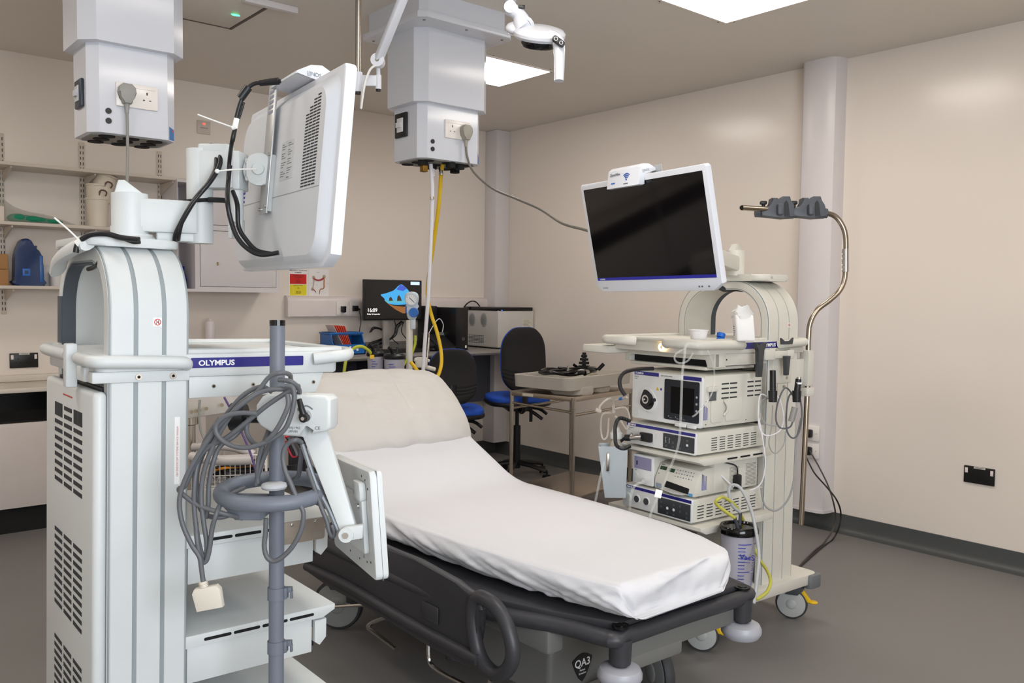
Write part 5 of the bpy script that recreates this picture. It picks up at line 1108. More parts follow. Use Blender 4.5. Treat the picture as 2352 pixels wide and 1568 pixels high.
# suction jar
t=thing('suction_jar','clear suction jar with black lid hanging on the near side of the right trolley','suction jar',fB.p(.30,-.115,.26))
g=Fr(fB.p(.302,-.118,.252),exB,eyB,Z)
m=MB(); m.lathe(g,[(.040,0),(.046,.003),(.064,.235),(.064,.24),(.060,.238),(.043,.006)],32,mi=0); m.build('jar',pm('jar_clear','c9c6d2',.15,alpha=.55),t)
m=MB(); 
for j in range(13):
    zz=.205-j*.0125; an0=2.45; r_=.0642-(.235-zz)*.078; 
    def arc(a0,a1,z,th_,mi): 
        for q in range(4):
            u0=a0+(a1-a0)*q/4; u1=a0+(a1-a0)*(q+1)/4; vs=[g.p((r_+.0008)*math.cos(u0),(r_+.0008)*math.sin(u0),z),g.p((r_+.0008)*math.cos(u1),(r_+.0008)*math.sin(u1),z),g.p((r_+.0008)*math.cos(u1),(r_+.0008)*math.sin(u1),z+th_),g.p((r_+.0008)*math.cos(u0),(r_+.0008)*math.sin(u0),z+th_)]; m.add(vs,[(0,1,2,3)],mi)
    a0=math.radians(-38); wdt=.42 if j%4 else .8
    arc(a0,a0-wdt,zz,.0028,0)
for j,z_ in enumerate((.205,.135,.125,.115,.108,.095,.088,.081,.074,.066,.058,.050,.040,.032)):
    r_=.0642-(.235-z_)*.078; arc(math.radians(-95),math.radians(-95)-(.55 if j%3 else .7),z_,.002,1)
m.build('printed_scale',[inkb,pm('scale_ink','4a4a92',.5)],t,flat=True)
# script lettering wrapped by facing the camera side of the jar
vdir=(V((0,0,HCAM))-g.p(0,0,.17)); vdir.z=0; vdir.normalize(); sdn=Z.cross(vdir).normalized(); GT=Fr(g.p(0,0,.155)+vdir*.0605,sdn,Z,vdir)
m=MB(); m.text(GT.at(.006,0,.0),'VacS',.019,bold=.02); m.box(GT,(.015,-.010,0),(.042,-.0085,.0006)); m.build('lettering',inkb,t,flat=True)
m=MB(); m.lathe(g,[(.066,.232),(.070,.236),(.070,.252),(.064,.262),(.055,.262),(.052,.256),(.001,.256)],32); m.box(g,(.05,-.012,.24),(.085,.012,.258),.003); m.box(g,(-.085,-.012,.24),(-.05,.012,.258),.003); 
m.build('lid',blackg,t)
m=MB(); 
for a,b,dx in ((.03,-.02,.02),(-.018,.01,-.002)):
    m=MB(); m.cyl(g.p(a,b,.255),g.p(a+dx,b+.0,.300),.006,n=12); m.build('port',[dgrey],t)
m=MB(); m.tube([g.p(.05,-.02,.298)]+[dep(x,y,d) for x,y,d in ((1646,1158,2.98),(1652,1144,2.98),(1665,1143,3.03),(1688,1160,3.06),(1703,1185,3.10),(1715,1215,3.13),(1730,1250,3.13),(1745,1285,3.1),(1762,1310,3.05),(1770,1335,3.0),(1762,1358,2.96),(1745,1372,2.92),(1736,1376,2.9))],.006,10); m.top('yellow_tube',ytube,'translucent yellow tube looping from the suction jar to the bed','tube')
m=MB(); m.tube([g.p(-.018,.01,.302)]+[dep(x,y,d) for x,y,d in ((1682,1160,3.05),(1674,1130,3.05),(1680,1114,3.05),(1698,1118,3.04),(1715,1145,3.02),(1728,1180,3.0),(1738,1230,2.98),(1743,1275,2.95),(1740,1320,2.9),(1735,1360,2.88),(1731,1386,2.86))],.0060,10); m.top('grey_tube',pm('tube_pearl','b9bbbe',.25,alpha=.9),'pearl grey suction tube arching over the suction jar','tube')
m=MB(); m.tube([dep(x,y,3.16) for x,y in ((1640,1075),(1660,1095),(1685,1118))],.0035,6); m.top('thin_tube',whose,'thin white tube crossing the side of the colour printer','tube')
# things on the top tray
zt=1.1615
p=onz(1604,783,zt); t=thing('plastic_cup','small white plastic cup on the top of the right trolley','cup',p); g=Fr((p.x,p.y,zt)); m=MB(); m.lathe(g,[(.026,0),(.0275,.002),(.0335,.038),(.0365,.039),(.0365,.0415),(.033,.0415),(.0255,.003)],32); m.build('body',pm('cup_white','f0eeee',.4),t)
q=onz(1655,781,zt); m=MB(); g=Fr((q.x,q.y,zt)); m.lathe(g,[(.013,0),(.0155,.002),(.0155,.009),(.0130,.0115),(.0155,.014)],20); g2=Fr((q.x,q.y,zt+.012)).rot(.3,'y'); m.lathe(g2,[(.0155,0),(.0160,.008),(.0160,.014),(.013,.016)],20); m.top('blue_cap',pm('cap_blue','1f66c8',.4),'bright blue rubber cap on the top of the right trolley','cap')
s_=onz(1710,784,zt); t=thing('swab_pack','white paper pack of swabs in torn film on the top of the right trolley','pack',s_); g=Fr((s_.x,s_.y,zt),V((.8,-.6,0)),V((.6,.8,0)),Z); g=Fr(g.O,g.x,g.y,(Z-g.x*.10).normalized())
m=MB(); m.box(g,(-.034,-.026,.001),(.034,.026,.10),.008,3,mi=0); m.build('pack',pm('pack_white','efedec',.7,bump=.4,bscale=60),t)
m=MB(); N=24; vs=[]
for j in range(5):
    for i in range(N):
        a=2*PI*i/N; rx=.036-.004*j*(j>2); wob=1+.10*math.sin(3*a+j)+.06*math.sin(7*a+2*j); vs.append(g.p(rx*wob*math.copysign(abs(math.cos(a))**.6,math.cos(a)),.028*wob*math.copysign(abs(math.sin(a))**.6,math.sin(a)),.088+j*.011+.004*math.sin(4*a)))
m.add(vs,[(j*N+i,j*N+(i+1)%N,(j+1)*N+(i+1)%N,(j+1)*N+i) for j in range(4) for i in range(N)]); m.build('torn_film',pm('film_white','e6e6e6',.25,alpha=.55),t)
m=MB(); gs=Fr(g.p(-.034,0,0),V(g.y)*-1,g.z,-g.x)
for j in range(5): m.box(gs,(-.012,.022+j*.008,0),(-.012+.01+.004*(j%3),.025+j*.008,.0008))
m.build('print',inkm,t,flat=True)

# ================================================================== BED
BZ=.505
t=thing('patient_trolley','dark grey wheeled patient trolley bed with grey corner buffers','bed',(1.83,2.5,0)); BT=t
# outer frame rail
nearx=lambda y: 1.575-.13*min(1,max(0,(y-1.47)/.33))
m=MB(); rail=[(1.60,1.448,.452),(1.85,1.440,.452),(2.09,1.428,.452),(2.13,1.46,.452),(2.16,1.6,.452),(2.235,1.85,.450),(2.25,2.2,.450),(2.25,3.12,.450),(2.2,3.23,.450),(1.83,3.25,.450),(1.44,3.23,.450),(1.405,3.12,.450),(1.405,2.2,.450),(1.43,1.85,.450),(1.53,1.6,.452),(1.565,1.47,.452)]
m.tube(rail,.0215,12,5,closed=True,flat=1.25); m.build('frame_rail',bedm,t)
m=MB(); m.prism(W0,[(1.60,1.46),(2.10,1.445),(2.14,1.6),(2.22,1.85),(2.22,3.2),(1.44,3.2),(1.44,1.85),(1.53,1.62)],'z',.455,.485,.006); m.build('deck',bedm,t)
m=MB()
for x0,x1,y0,y1 in ((1.62,2.08,1.455,1.53),): pass
m.prism(W0,[(1.60,1.455),(2.09,1.44),(2.07,1.50),(1.62,1.51)],'z',.375,.44,.006); m.prism(W0,[(1.64,1.453),(1.84,1.447),(1.83,1.50),(1.65,1.505)],'z',.345,.39,.008); m.box(W0,(1.50,1.62,.37),(1.56,3.4,.455),.01); m.box(W0,(2.10,1.62,.37),(2.17,3.4,.455),.01); m.build('under_frame',bedg,t)
for x,y in ((1.598,1.452),(2.095,1.432)):
    m=MB(); m.cyl((x,y,.478),(x,y,.483),.023,n=24); m.cyl((x,y,.483),(x,y,.4845),.013,n=20); m.build('corner_plug',blackg,t)
    m=MB(); m.cyl((x,y,.45),(x,y,.385),.031,.028,24); m.cyl((x,y,.385),(x,y,.37),.02,n=20); m.build('corner_post',bedm,t)
    m=MB(); m.lathe(Fr((x,y,.352)),[(.012,.026),(.036,.026),(.052,.020),(.058,.008),(.058,-.004),(.050,-.016),(.03,-.022),(.001,-.022)],32); m.build('corner_buffer',bumperm,t)
# side rail, lowered, with the loop handle
def sr(px,py,x=1.395): p=onx(px,py,x); return (p.y,p.z)
P=[sr(*q) for q in ((700,1292),(735,1250),(870,1245),(960,1285),(1050,1335),(1105,1372),(1112,1400),(1098,1440),(1090,1490),(1100,1520),(1075,1530),(980,1475),(860,1400),(760,1345),(712,1315))]
m=MB(); m.prism(W0,P,'x',1.385,1.412,.010,3); m.build('side_rail',bedm,t)
m=MB(); m.tube([onx(x,y,1.392) for x,y in ((1098,1372),(1128,1383),(1155,1415),(1172,1460),(1178,1505),(1165,1538),(1142,1548),(1118,1532),(1100,1500),(1090,1455),(1086,1405))],.020,12,6,closed=True); m.build('rail_handle',bedm,t)
m=MB(); m.tube([onx(x,y,1.380) for x,y in ((705,1300),(800,1345),(900,1405),(1000,1462),(1100,1515))],.016,10,4); m.box(Fr(onx(985,1400,1.384),Y,Z,-X),(-.05,-.03,0),(.03,.02,.006),.004); m.build('rail_lower_bar',bedm,t)
m=MB(); P=[(2.25+.0,.47)]; 
m.tube([(2.27,1.9,.42),(2.275,2.5,.40),(2.27,3.2,.42)],.016,10,4); m.build('far_side_rail',bedm,t)
# base cover with badge
m=MB(); m.prism(W0,[(1.66,.14),(2.02,.14),(2.02,.27),(1.95,.36),(1.73,.36),(1.66,.28)],'y',1.78,3.15,.02,3); m.build('base_cover',bedg,t)
m=MB(); m.prism(W0,[(1.70,1.78),(1.95,1.78),(1.95,2.02),(1.70,2.02)],'z',.33,.45,.02); m.prism(W0,[(1.70,2.75),(1.95,2.75),(1.95,3.0),(1.70,3.0)],'z',.33,.45,.02); m.build('lift_column',bedm,t)
g=Fr(V((1.79,1.7795,ony(1340,1530,1.78).z)),X,Z,-Y); m=MB(); P=[(p.x,p.y) for p in smooth([(a,b,0) for a,b in ((-.034,.034),(0,.046),(.034,.034),(.042,.018),(.0,-.046),(-.042,.018))],3,True)]
m.prism(g,[(a*.95,b*.95) for a,b in P],'z',-.001,.0022,.0006,mi=0); m.text(g.at(.0,.004,.0022),'QA3',.024,mi=1,align='CENTER',bold=.02); m.text(g.at(0,-.010,.0022),'Patient',.006,mi=1,align='CENTER'); m.text(g.at(0,-.020,.0022),'Stretcher',.006,mi=1,align='CENTER'); m.build('badge',[pm('badge_black','1d1d20',.4),whitep],t,flat=True)
for (x,y,a) in ((1.82,1.64,-.85),(1.60,2.98,2.3),(2.14,1.80,1.2),(2.10,3.05,.3)):
    castor(Fr((x,y,0)),t,r=.100,w=.04,ang=a,hmount=.21,pedal=False,wm=pm('bed_wheel','8c8e8c',.5))
m=MB(); m.tube([onx(985,1450,1.50),onx(985,1510,1.5),onx(1000,1535,1.5),onx(1060,1568,1.5),onx(1110,1590,1.5),onx(1128,1560,1.5)],.007,8,4)
m.tube([onx(925,1405,1.5),onx(870,1422,1.5),onx(845,1438,1.5),onx(860,1452,1.5),onx(910,1490,1.5)],.008,8,3)
m.tube([onx(765,1393,1.55),onx(845,1388,1.62),onx(900,1392,1.62)],.007,8,3); m.build('pedal_bars',chrome,t)
m=MB(); m.cyl((1.62,2.20,.14),(1.62,2.20,.36),.028,n=16); m.cyl((1.62,2.85,.14),(1.62,2.85,.36),.028,n=16); m.build('side_struts',bedm,t)
# sheeted mattress: stations along the bed (y, near x, far x, centre z, pitch)
import bisect
HY=2.55; PT=math.radians(24)
st=[(1.405,1.625,1.985),(1.43,1.59,2.03),(1.48,1.572,2.07),(1.60,1.545,2.118),(1.75,1.522,2.152),(2.0,1.495,2.172),(2.3,1.482,2.178),(2.6,1.478,2.178),(3.6,1.478,2.178)]
def stx(y):
    i=max(0,min(len(st)-2,bisect.bisect_right([s[0] for s in st],y)-1)); a,b=st[i],st[i+1]; k=(y-a[0])/(b[0]-a[0]); k=max(0,min(1,k)); return a[1]+(b[1]-a[1])*k, a[2]+(b[2]-a[2])*k
TOP=.590; LEN=3.48
def spine(s):
    """arc length s from the foot -> (y,z of top, normal)"""
    y=1.405+s; b=HY
    rise=.16
    if y<b-rise/2: return y,TOP,0
    if y<b+rise/2:
        k=(y-(b-rise/2))/rise; a=PT*k; R_=rise/PT
        return b-rise/2+R_*math.sin(a), TOP+R_*(1-math.cos(a)), a
    yy,zz,a=spine_end; d=y-(b+rise/2); return yy+d*math.cos(PT), zz+d*math.sin(PT), PT
R_=.16/PT; spine_end=(HY-.08+R_*math.sin(PT), TOP+R_*(1-math.cos(PT)), PT)
NU,NV=190,76
vs=[]; TH=.088
for iu in range(NU+1):
    s=(2.96-1.405)*iu/NU; y,z,a=spine(s); xn,xf_=stx(1.405+s if s<1.2 else 3.0)
    nrm=V((0,-math.sin(a),math.cos(a)))
    endk=0
    for iv in range(NV+1):
        v=iv/NV
        # perimeter: near-bottom -> near-top -> far-top -> far-bottom (underside closed separately)
        if v<.2: k=v/.2; u_=0; h=k; side=-1
        elif v>.8: k=(1-v)/.2; u_=1; h=k; side=1
        else: u_=(v-.2)/.6; h=1; side=0
        x=xn+(xf_-xn)*u_
        # wrinkles on the skirt: pulled-in hem with diagonal gathers
        nz=noise.noise(V((s*7+3.1*(1-h),side*3.7,h*1.4)))
        nz2=noise.noise(V((s*22+5*(1-h),side*1.3+4,h*2)))
        gather=(1-h)
        off=0
        if side:
            bulge=.014*math.sin(PI*min(1,h*1.0))
            hem=-.030*gather**2.2
            rg=abs(noise.noise(V((s*16+4.5*(1-h)*side,side*2.0,0)))); off=side*(bulge+hem+(.014*nz+.009*nz2+.010*(.35-rg))*min(1,gather*1.7))
            hh=h-gather*gather*(.10*noise.noise(V((s*5,side,0)))+.04*nz2)
        else:
            e=min(u_,1-u_)*(xf_-xn); hh=1-.13*max(0,1-e/.035)**2
            off=0
            crease=.0016*noise.noise(V((x*3,s*2.2,0)))+.0012*noise.noise(V((x*7+s*4,s*5,2)))+.0010*math.exp(-((s-.62-.12*x)/.006)**2)+.0009*math.exp(-((x-1.70-.02*s)/.004)**2)*(1 if .9<s<1.5 else .2)+.0009*math.exp(-((s-1.12+.05*x)/.006)**2)
            hh+=crease*10
        # foot end drape
        d=(hh-1)*TH
        foot=max(0,1-s/.055); 
        p=V((x+off,y,z))+nrm*d
        p+=nrm*(-TH*.96*foot**2.2*(1 if side==0 else h))
        if foot>0: p.y+=.034*foot**2*(1 if side==0 else (1-h)*0+h)
        if side==0 and foot>0: p.y+= .035*math.sin(foot*PI)*-1*.35 + .016*noise.noise(V((x*11+foot*5,foot*1.5,1)))+.007*noise.noise(V((x*27-foot*8,foot*2,5)))
        vs.append(p)
fs=[(i*(NV+1)+j,i*(NV+1)+j+1,(i+1)*(NV+1)+j+1,(i+1)*(NV+1)+j) for i in range(NU) for j in range(NV)]
fs+=[tuple(range(NV+1)),tuple(NU*(NV+1)+j for j in range(NV+1))[::-1]]
fs+=[(i*(NV+1),(i+1)*(NV+1),(i+1)*(NV+1)+NV,i*(NV+1)+NV) for i in range(NU)]
m=MB(); m.add(vs,fs); m.top('sheeted_mattress',sheet,'white fitted sheet stretched over the bed mattress, its hem gathered along the side','mattress',sharp=180)
# backrest support under the raised part
m=MB(); yy,zz,a=spine(1.3); g=Fr((1.50,spine(1.2)[0],spine(1.2)[1]-TH-.012),X,V((0,math.cos(PT),math.sin(PT))),V((0,-math.sin(PT),math.cos(PT)))); m.box(g,(0,0,-.02),(.66,.52,.0),.006); m.build('backrest',bedm,BT)
# pillow
pc=spine(1.66); yy,zz,a=spine(1.62)
PA_=math.radians(40); G=Fr(V((1.865,3.045,.800)),V((1,.0,.0)),V((0,math.cos(PA_),math.sin(PA_))),V((0,-math.sin(PA_),math.cos(PA_))))
PW,PH,PT2=.345,.215,.085
vs=[]; N=110; M2=60
def pl(u,v,s):
    e=max(0,(1-abs(u)**3.2))*max(0,(1-abs(v)**2.6)); th_=e**.42
    px=PW*u*(1-.06*(1-abs(v))*abs(u)**6*-1-.05*abs(v)**4); py=PH*v*(1-.07*abs(u)**4)
    z_=(PT2*(1.15 if s>0 else .55))*th_*s
    w_=noise.noise(V((u*2.2,v*2.8,s)))*.014+noise.noise(V((u*6,v*5,s*2+3)))*.006+noise.noise(V((u*4+v*5,v*14-u*3,2)))*.0035-.0035*math.exp(-((u+.42+.12*v*v)/.012)**2)-.0030*math.exp(-((u-.12-.10*v*v)/.012)**2)+.0035*math.sin(26*u+7*v)*max(0,abs(u)-.72)*3
    return px+.02*(v<0)*0, py+.012*noise.noise(V((u*4,s,v))), z_+w_*th_+ (.0)
for s in (1,-1):
    for i in range(N+1):
        for j in range(M2+1):
            u=-1+2*i/N; v=-1+2*j/M2; vs.append(G.p(*pl(u,v,s))+G.z*.045)
k=(N+1)*(M2+1); fs=[]
for o in (0,k): fs+=[(o+i*(M2+1)+j,o+i*(M2+1)+j+1,o+(i+1)*(M2+1)+j+1,o+(i+1)*(M2+1)+j) for i in range(N) for j in range(M2)]
bd=[i*(M2+1) for i in range(N+1)]+[N*(M2+1)+j for j in range(1,M2+1)]+[i*(M2+1)+M2 for i in range(N-1,-1,-1)]+[j for j in range(M2-1,0,-1)]
for a_,b_ in zip(bd,bd[1:]+bd[:1]): fs.append((a_,b_,b_+k,a_+k))
t=thing('pillow','plump off-white pillow at the raised head of the bed','pillow',G.p(0,0,0)); m=MB(); m.add(vs,fs); m.build('case',pill,t,sharp=180)
# open end flap of the pillow case at its far lower corner
m=MB(); vs=[]; A=12
for i in range(A+1):
    for j in range(A+1):
        u=i/A; v=j/A; x=PW*(.93+.14*u); y_=-PH*.95+PH*1.5*v; zc=.055*math.sin(PI*v)**.7*(1-u*.4)-.05*u*(1-v)+.014*noise.noise(V((u*4,v*5,1))); vs.append(G.p(x,y_-.05*u*(1-v),zc+.035-.02*u))
m.add(vs,[(i*(A+1)+j,i*(A+1)+j+1,(i+1)*(A+1)+j+1,(i+1)*(A+1)+j) for i in range(A) for j in range(A)]); fl_=m.build('case_flap',pill,t,sharp=180)

# ================================================================== GREY POLE STAND
def pl_(z): return V((.693+.0284*z, 1.523+.0469*z, z))
t=thing('pole_stand','blue-grey pole stand with a ring handle, in front of the left trolley','stand',(.693,1.523,0)); ST=t
m=MB(); m.cyl(pl_(.05),pl_(1.26),.0146,n=32); m.build('pole',gpole,t)
m=MB(); m.cyl(pl_(1.255),pl_(1.266),.0152,n=28); m.build('pole_cap',blackg,t)
for z in (.73,.625):
    m=MB(); m.cyl(pl_(z-.012),pl_(z+.012),.0172,n=28); m.box(Fr(pl_(z),Rt,-Fw,Z),(.016,-.008,-.010),(.022,.008,.012),.001); m.box(Fr(pl_(z),Rt,-Fw,Z),(.022,-.008,.002),(.030,.004,.012),.001); m.box(Fr(pl_(z),Rt,-Fw,Z),(.026,-.008,-.012),(.031,-.002,.004),.001); m.build('cable_clip',gpole,t)
m=MB(); m.lathe(Fr((.693,1.523,0)),[(.10,.045),(.10,.055),(.09,.062),(.02,.068)],32)
for k in range(5):
    a=2*PI*k/5; m.box(Fr((.693,1.523,.045)).rot(a),(.02,-.016,-.004),(.20,.016,.014),.005)
m.build('foot',gpole,t)
for k in range(5):
    a=2*PI*k/5; p=V((.693+.18*math.cos(a),1.523+.18*math.sin(a),0)); castor(Fr(p),t,r=.022,w=.018,hmount=.052,pedal=False,ang=a)
# ring handle: a C-shaped bar opening to the right
RC=V((.704,1.545,.938)); R_=.098
RH=(Rt-Z*Rt.z).normalized(); FH=(Fw-Z*Fw.z).normalized()
m=MB(); pts=[]
for i in range(25):
    a=math.radians(22+ (338-22)*i/24); pts.append(RC+RH*(R_*math.cos(a))*1.0+FH*(R_*math.sin(a)*.98)+Z*(.004*math.sin(a)))
m.tube(pts,.0148,16,2); 
for p in (pts[0],pts[-1]): m.ball(Fr(p),.0148,.0148,.0148,8)
m.build('ring_handle',gpole,t)
m=MB(); g=Fr(RC-Z*.02,RH,FH,Z); m.prism(g,[(-.094,.012),(-.060,-.026),(-.01,-.026),(-.01,.012)],'y',-.055,.012,.006); m.build('ring_bracket',gpole,t)
m=MB(); m.lathe(Fr(RC-Z*.035,RH,FH,Z),[(.018,.0),(.026,0),(.028,.004),(.028,.012),(.018,.02)],28); m.lathe(Fr(RC+Z*.016,RH,FH,Z),[(.023,-.012),(.025,-.008),(.023,-.003),(.017,-.001)],28); m.box(g,(-.028,-.02,-.018),(.028,.02,-.002),.006); m.build('ring_collar',pm('collar_grey','c3c5c9',.4),t)
# clamp box on the pole
cb=dep(672,955,1.60); g=Fr(cb,RH,Z,-FH)
g=Fr(cb,(RH*.985+FH*-.17).normalized(),Z,V((0,0,0))); g.z=g.x.cross(g.y)
m=MB(); P=[(-.062,.034),(-.052,.040),(.064,.040),(.074,.032),(.074,-.018),(.068,-.026),(.036,-.033),(.036,-.012),(.020,-.012),(.020,-.040),(-.035,-.038),(-.066,-.022),(-.074,-.010),(-.074,.018)]
m.prism(g,P,'z',-.046,.0,.006,3,mi=0); m.text(g.at(-.010,-.024,.0),'MAJ-1962',.0046,mi=1); m.text(g.at(-.008,-.031,.0),'JAPAN',.0046,mi=1); m.text(g.at(.044,-.024,.0),'CE',.0065,mi=1); m.tube([g.p(.014,.012,.0005),g.p(.020,.018,.0005),g.p(.030,.020,.0005),g.p(.040,.014,.0005)],.0012,6,3,mi=1); m.box(g,(.010,.010,0),(.016,.016,.0006),mi=1)
cbx=m.build('clamp_box',[cart,inkm],t)
m=MB(); m.cyl(g.p(.028,.002,-.004),g.p(.028,.002,.014),.010,n=20,mi=1); m.tube([g.p(.032,.000,.018),g.p(.026,.018,.019),g.p(.020,.034,.016)],lambda q:.0068-.002*q,12,4,mi=0); m.cyl(g.p(.032,.0,.012),g.p(.032,.0,.0255),.008,n=16,mi=0); m.cyl(g.p(.032,.0,.0255),g.p(.032,0,.0285),.0035,n=10,mi=1); m.build('clamp_lever',[black,chrome],t)
m=MB(); kn=dep(546,957,1.70); m.cyl(kn-RH*.012,kn+RH*.016,.028,.026,24); m.cyl(kn+RH*.016,kn+RH*.045,.012,n=16); m.build('clamp_knob',black,t)
# swing arm down to the touch panel
m=MB(); a0=dep(722,985,1.64); a1=dep(806,1232,1.60); d=(a1-a0); L=d.length; d.normalize(); wv=(RH-d*RH.dot(d)).normalized(); nv=wv.cross(d); g=Fr(a0,wv,d,nv)
m.prism(g,[(-.024,-.01),(.024,-.01),(.016,L-.01),(.008,L+.006),(-.008,L+.006),(-.014,L-.01)],'z',-.012,.012,.003); m.build('swing_arm',cart,t)
m=MB(); m.tube([a0-wv*.030+d*.02,a0-wv*.030+d*.10,a1-wv*.022-d*.06,a1-wv*.019-d*.02],.0052,8,4); m.build('arm_conduit',pm('conduit_steel','8d9298',.35,metal=.4),t)
# touch panel seen from behind
T1=dep(843,1082,1.60); T2=dep(864,1336,1.585); T3=dep(768,1050,1.86)
vv=(T3-T1).normalized(); u_=(T1-T2); u_=(u_-vv*u_.dot(vv)); Ht=u_.length; u_.normalize(); n_=u_.cross(vv).normalized()
if n_.dot(CAM-T1)<0: n_=-n_
Wt=.36; g=Fr(T2,vv,u_,n_)
TP=thing('touch_panel','white touch panel seen from behind, hanging on the swing arm of the pole stand','touch panel',T2)
m=MB(); m.prism(g,rr(0,0,Wt,Ht,.012,4),'z',-.026,.0,.004,2,mi=0)
for a,b in ((.03,.03),(.06,.025),(.05,.06),(.02,.17),(.035,.185),(.06,.19),(.12,.02),(.2,.02)): m.cyl(g.p(a,b,0),g.p(a,b,.0006),.0022,n=8,mi=1)
m.build('housing',[cart,voidg],TP)
gs=g if (vv.cross(u_)).dot(n_)>0 else Fr(g.p(Wt,0,0),-vv,u_,n_)
m=MB(); k=gs; ox=(.0 if gs is g else 0)
m.text(gs.at(Wt-.115,.040,.0003),'CE',.016); 
for j in range(4): m.box(gs,(Wt-.12,.064+j*.005,0),(Wt-.09+.004*j,.066+j*.005,.0006)); m.box(gs,(Wt-.085+.002*j,.028+j*.007,0),(Wt-.080+.002*j,.033+j*.007,.0006))
m.build('lettering',inkm,TP,flat=True)
m=MB(); m.prism(g,[(-.0002,-.0),(Wt,.0),(Wt,Ht),(-.0002,Ht)],'z',-.0145,-.0135); m.build('seam',pm('seam_dark','6f7478',.6),TP)
m=MB(); m.prism(g,rr(.035,.045,Wt-.09,Ht-.05,.006,3),'z',0,.010,.002); m.prism(g,rr(.03,Ht-.06,.09,Ht-.022,.01,3),'z',0,.014,.004); m.build('back_plate',cart,TP)
m=MB()
for a,b in ((.055,.075),(.055,.135),(.12,.075),(.075,.16)): m.cyl(g.p(a,b,.010),g.p(a,b,.014),.005,n=12)
m.build('screws',chrome,TP)
hp=dep(797,1226,1.575); m=MB(); m.cyl(hp+Fw*.006,hp-Fw*.012,.0135,n=22,mi=0); m.cyl(hp-Fw*.012,hp-Fw*.016,.0055,n=12,mi=1); m.prism(Fr(hp,RH,Z,-FH),[(0,-.013),(.028,-.008),(.030,.018),(.0,.013)],'z',-.012,.002,.002,mi=0); m.build('hinge',[cart,chrome],TP)
# grey cable coil on the pole
t=thing('hanging_cable','long grey cable looped around the pole stand, ending in a cream connector','cable',pl_(1.15)); HC=t
def gl(pts,d0=1.60,r=.0045,mt=cablem,nm='cord'):
    m=MB(); m.tube([dep(p[0],p[1],d0+(p[2] if len(p)>2 else 0)) for p in pts],r,10,7); return m.build(nm,mt,t)
gl([(668,872,.06),(665,860,.02),(645,856,0),(618,866,0),(590,900,0),(548,930,0),(510,985,0),(485,1035,0),(468,1085,0),(462,1140,0),(468,1200,0),(475,1250,0),(471,1286,0),(462,1268,0),(452,1220,0),(446,1160,0),(448,1100,0),(458,1050,.01),(475,1005,.02),(505,960,.03)],1.575)
gl([(625,900,.0),(600,888,0),(562,905,0),(525,945,0),(495,990,0),(465,1045,0),(452,1090,.01),(455,1150,.01),(470,1180,.01),(505,1188,.01),(545,1176,.03),(562,1170,.06)],1.590)
gl([(640,872,0),(668,876,-.005),(686,892,.01),(684,905,.05),(650,893,.0),(600,900,-.005),(560,925,-.01),(515,965,-.01),(478,1010,-.01),(440,1070,-.01),(418,1120,-.01),(412,1160,-.01),(420,1205,-.01),(440,1250,-.01),(458,1278,-.01),(462,1300,-.01),(466,1330,-.01),(470,1345,-.01)],1.575)
gl([(686,886,.02),(672,895,.0),(652,905,-.01),(612,932,-.01),(575,962,-.01),(520,1005,-.01),(475,1030,-.01),(448,1065,-.01),(425,1115,-.01),(411,1122,-.01),(420,1135,-.01),(455,1160,-.01),(500,1175,-.01),(530,1183,.0),(556,1190,.03)],1.585)
gl([(655,885,-.012),(672,890,-.012),(676,915,-.012),(668,955,-.012),(650,990,-.012),(610,1015,-.012),(565,1028,-.012),(525,1020,-.012),(500,1000,-.012),(497,975,-.012),(520,955,-.012),(555,948,-.012),(590,950,-.012)],1.565)
gl([(660,905,-.01),(662,930,-.012),(650,960,-.012),(636,985,-.012),(620,1005,-.010),(595,1022,.0),(575,1010,.02),(566,985,.03),(572,960,.03)],1.560)
gl([(566,970,.03),(540,1000,.02),(505,1025,.01),(490,1060,0),(480,1110,0),(478,1160,0),(472,1190,0)],1.59)
gl([(560,1120,.10),(530,1135,.05),(510,1152,.02),(497,1180,.0),(487,1215,0),(482,1255,0),(475,1285,0),(466,1290,0),(458,1270,0),(452,1235,0),(450,1200,.01)],1.57)
gl([(618,985,.06),(605,1020,.06),(592,1065,.06),(592,1110,.06)],1.60); gl([(640,975,.05),(625,1005,.05),(610,1040,.06),(596,1080,.06),(588,1115,.06)],1.60)
gl([(692,1016,.02),(680,1010,.0),(660,1020,.0),(650,1045,.0),(655,1080,.0),(668,1110,.0),(678,1135,.0),(690,1160,0),(697,1180,0),(692,1215,0),(675,1250,0),(652,1276,0),(630,1288,0),(614,1280,0),(607,1255,0),(610,1220,0),(611,1190,0)],1.575,.0046)
gl([(693,1030,.02),(690,1060,.03),(686,1090,.05),(676,1100,.07)],1.62,.0046)
gl([(706,1075,.012),(722,1120,.006),(740,1170,-.0),(750,1195,-.0),(757,1222,-.0),(764,1232,0),(768,1222,0),(762,1205,0)],1.60,.0042)
m=MB(); cpos=dep(478,1368,1.565); g=Fr(cpos,(RH+Z*.20).normalized(),(Z-RH*.20).normalized(),-FH)
m.prism(g,[(-.026,.010),(-.020,.018),(.020,.018),(.026,.010),(.024,-.024),(-.024,-.024)],'z',-.008,.008,.002); m.cyl(g.p(-.004,.018,0),g.p(-.004,.028,0),.0075,.0065,12)
for k in range(3): m.cyl(g.p(-.004,.019+.003*k,0),g.p(-.004,.0205+.003*k,0),.0085,n=12)
m.build('connector_plug',pm('plug_cream','d6cfc2',.45),HC)

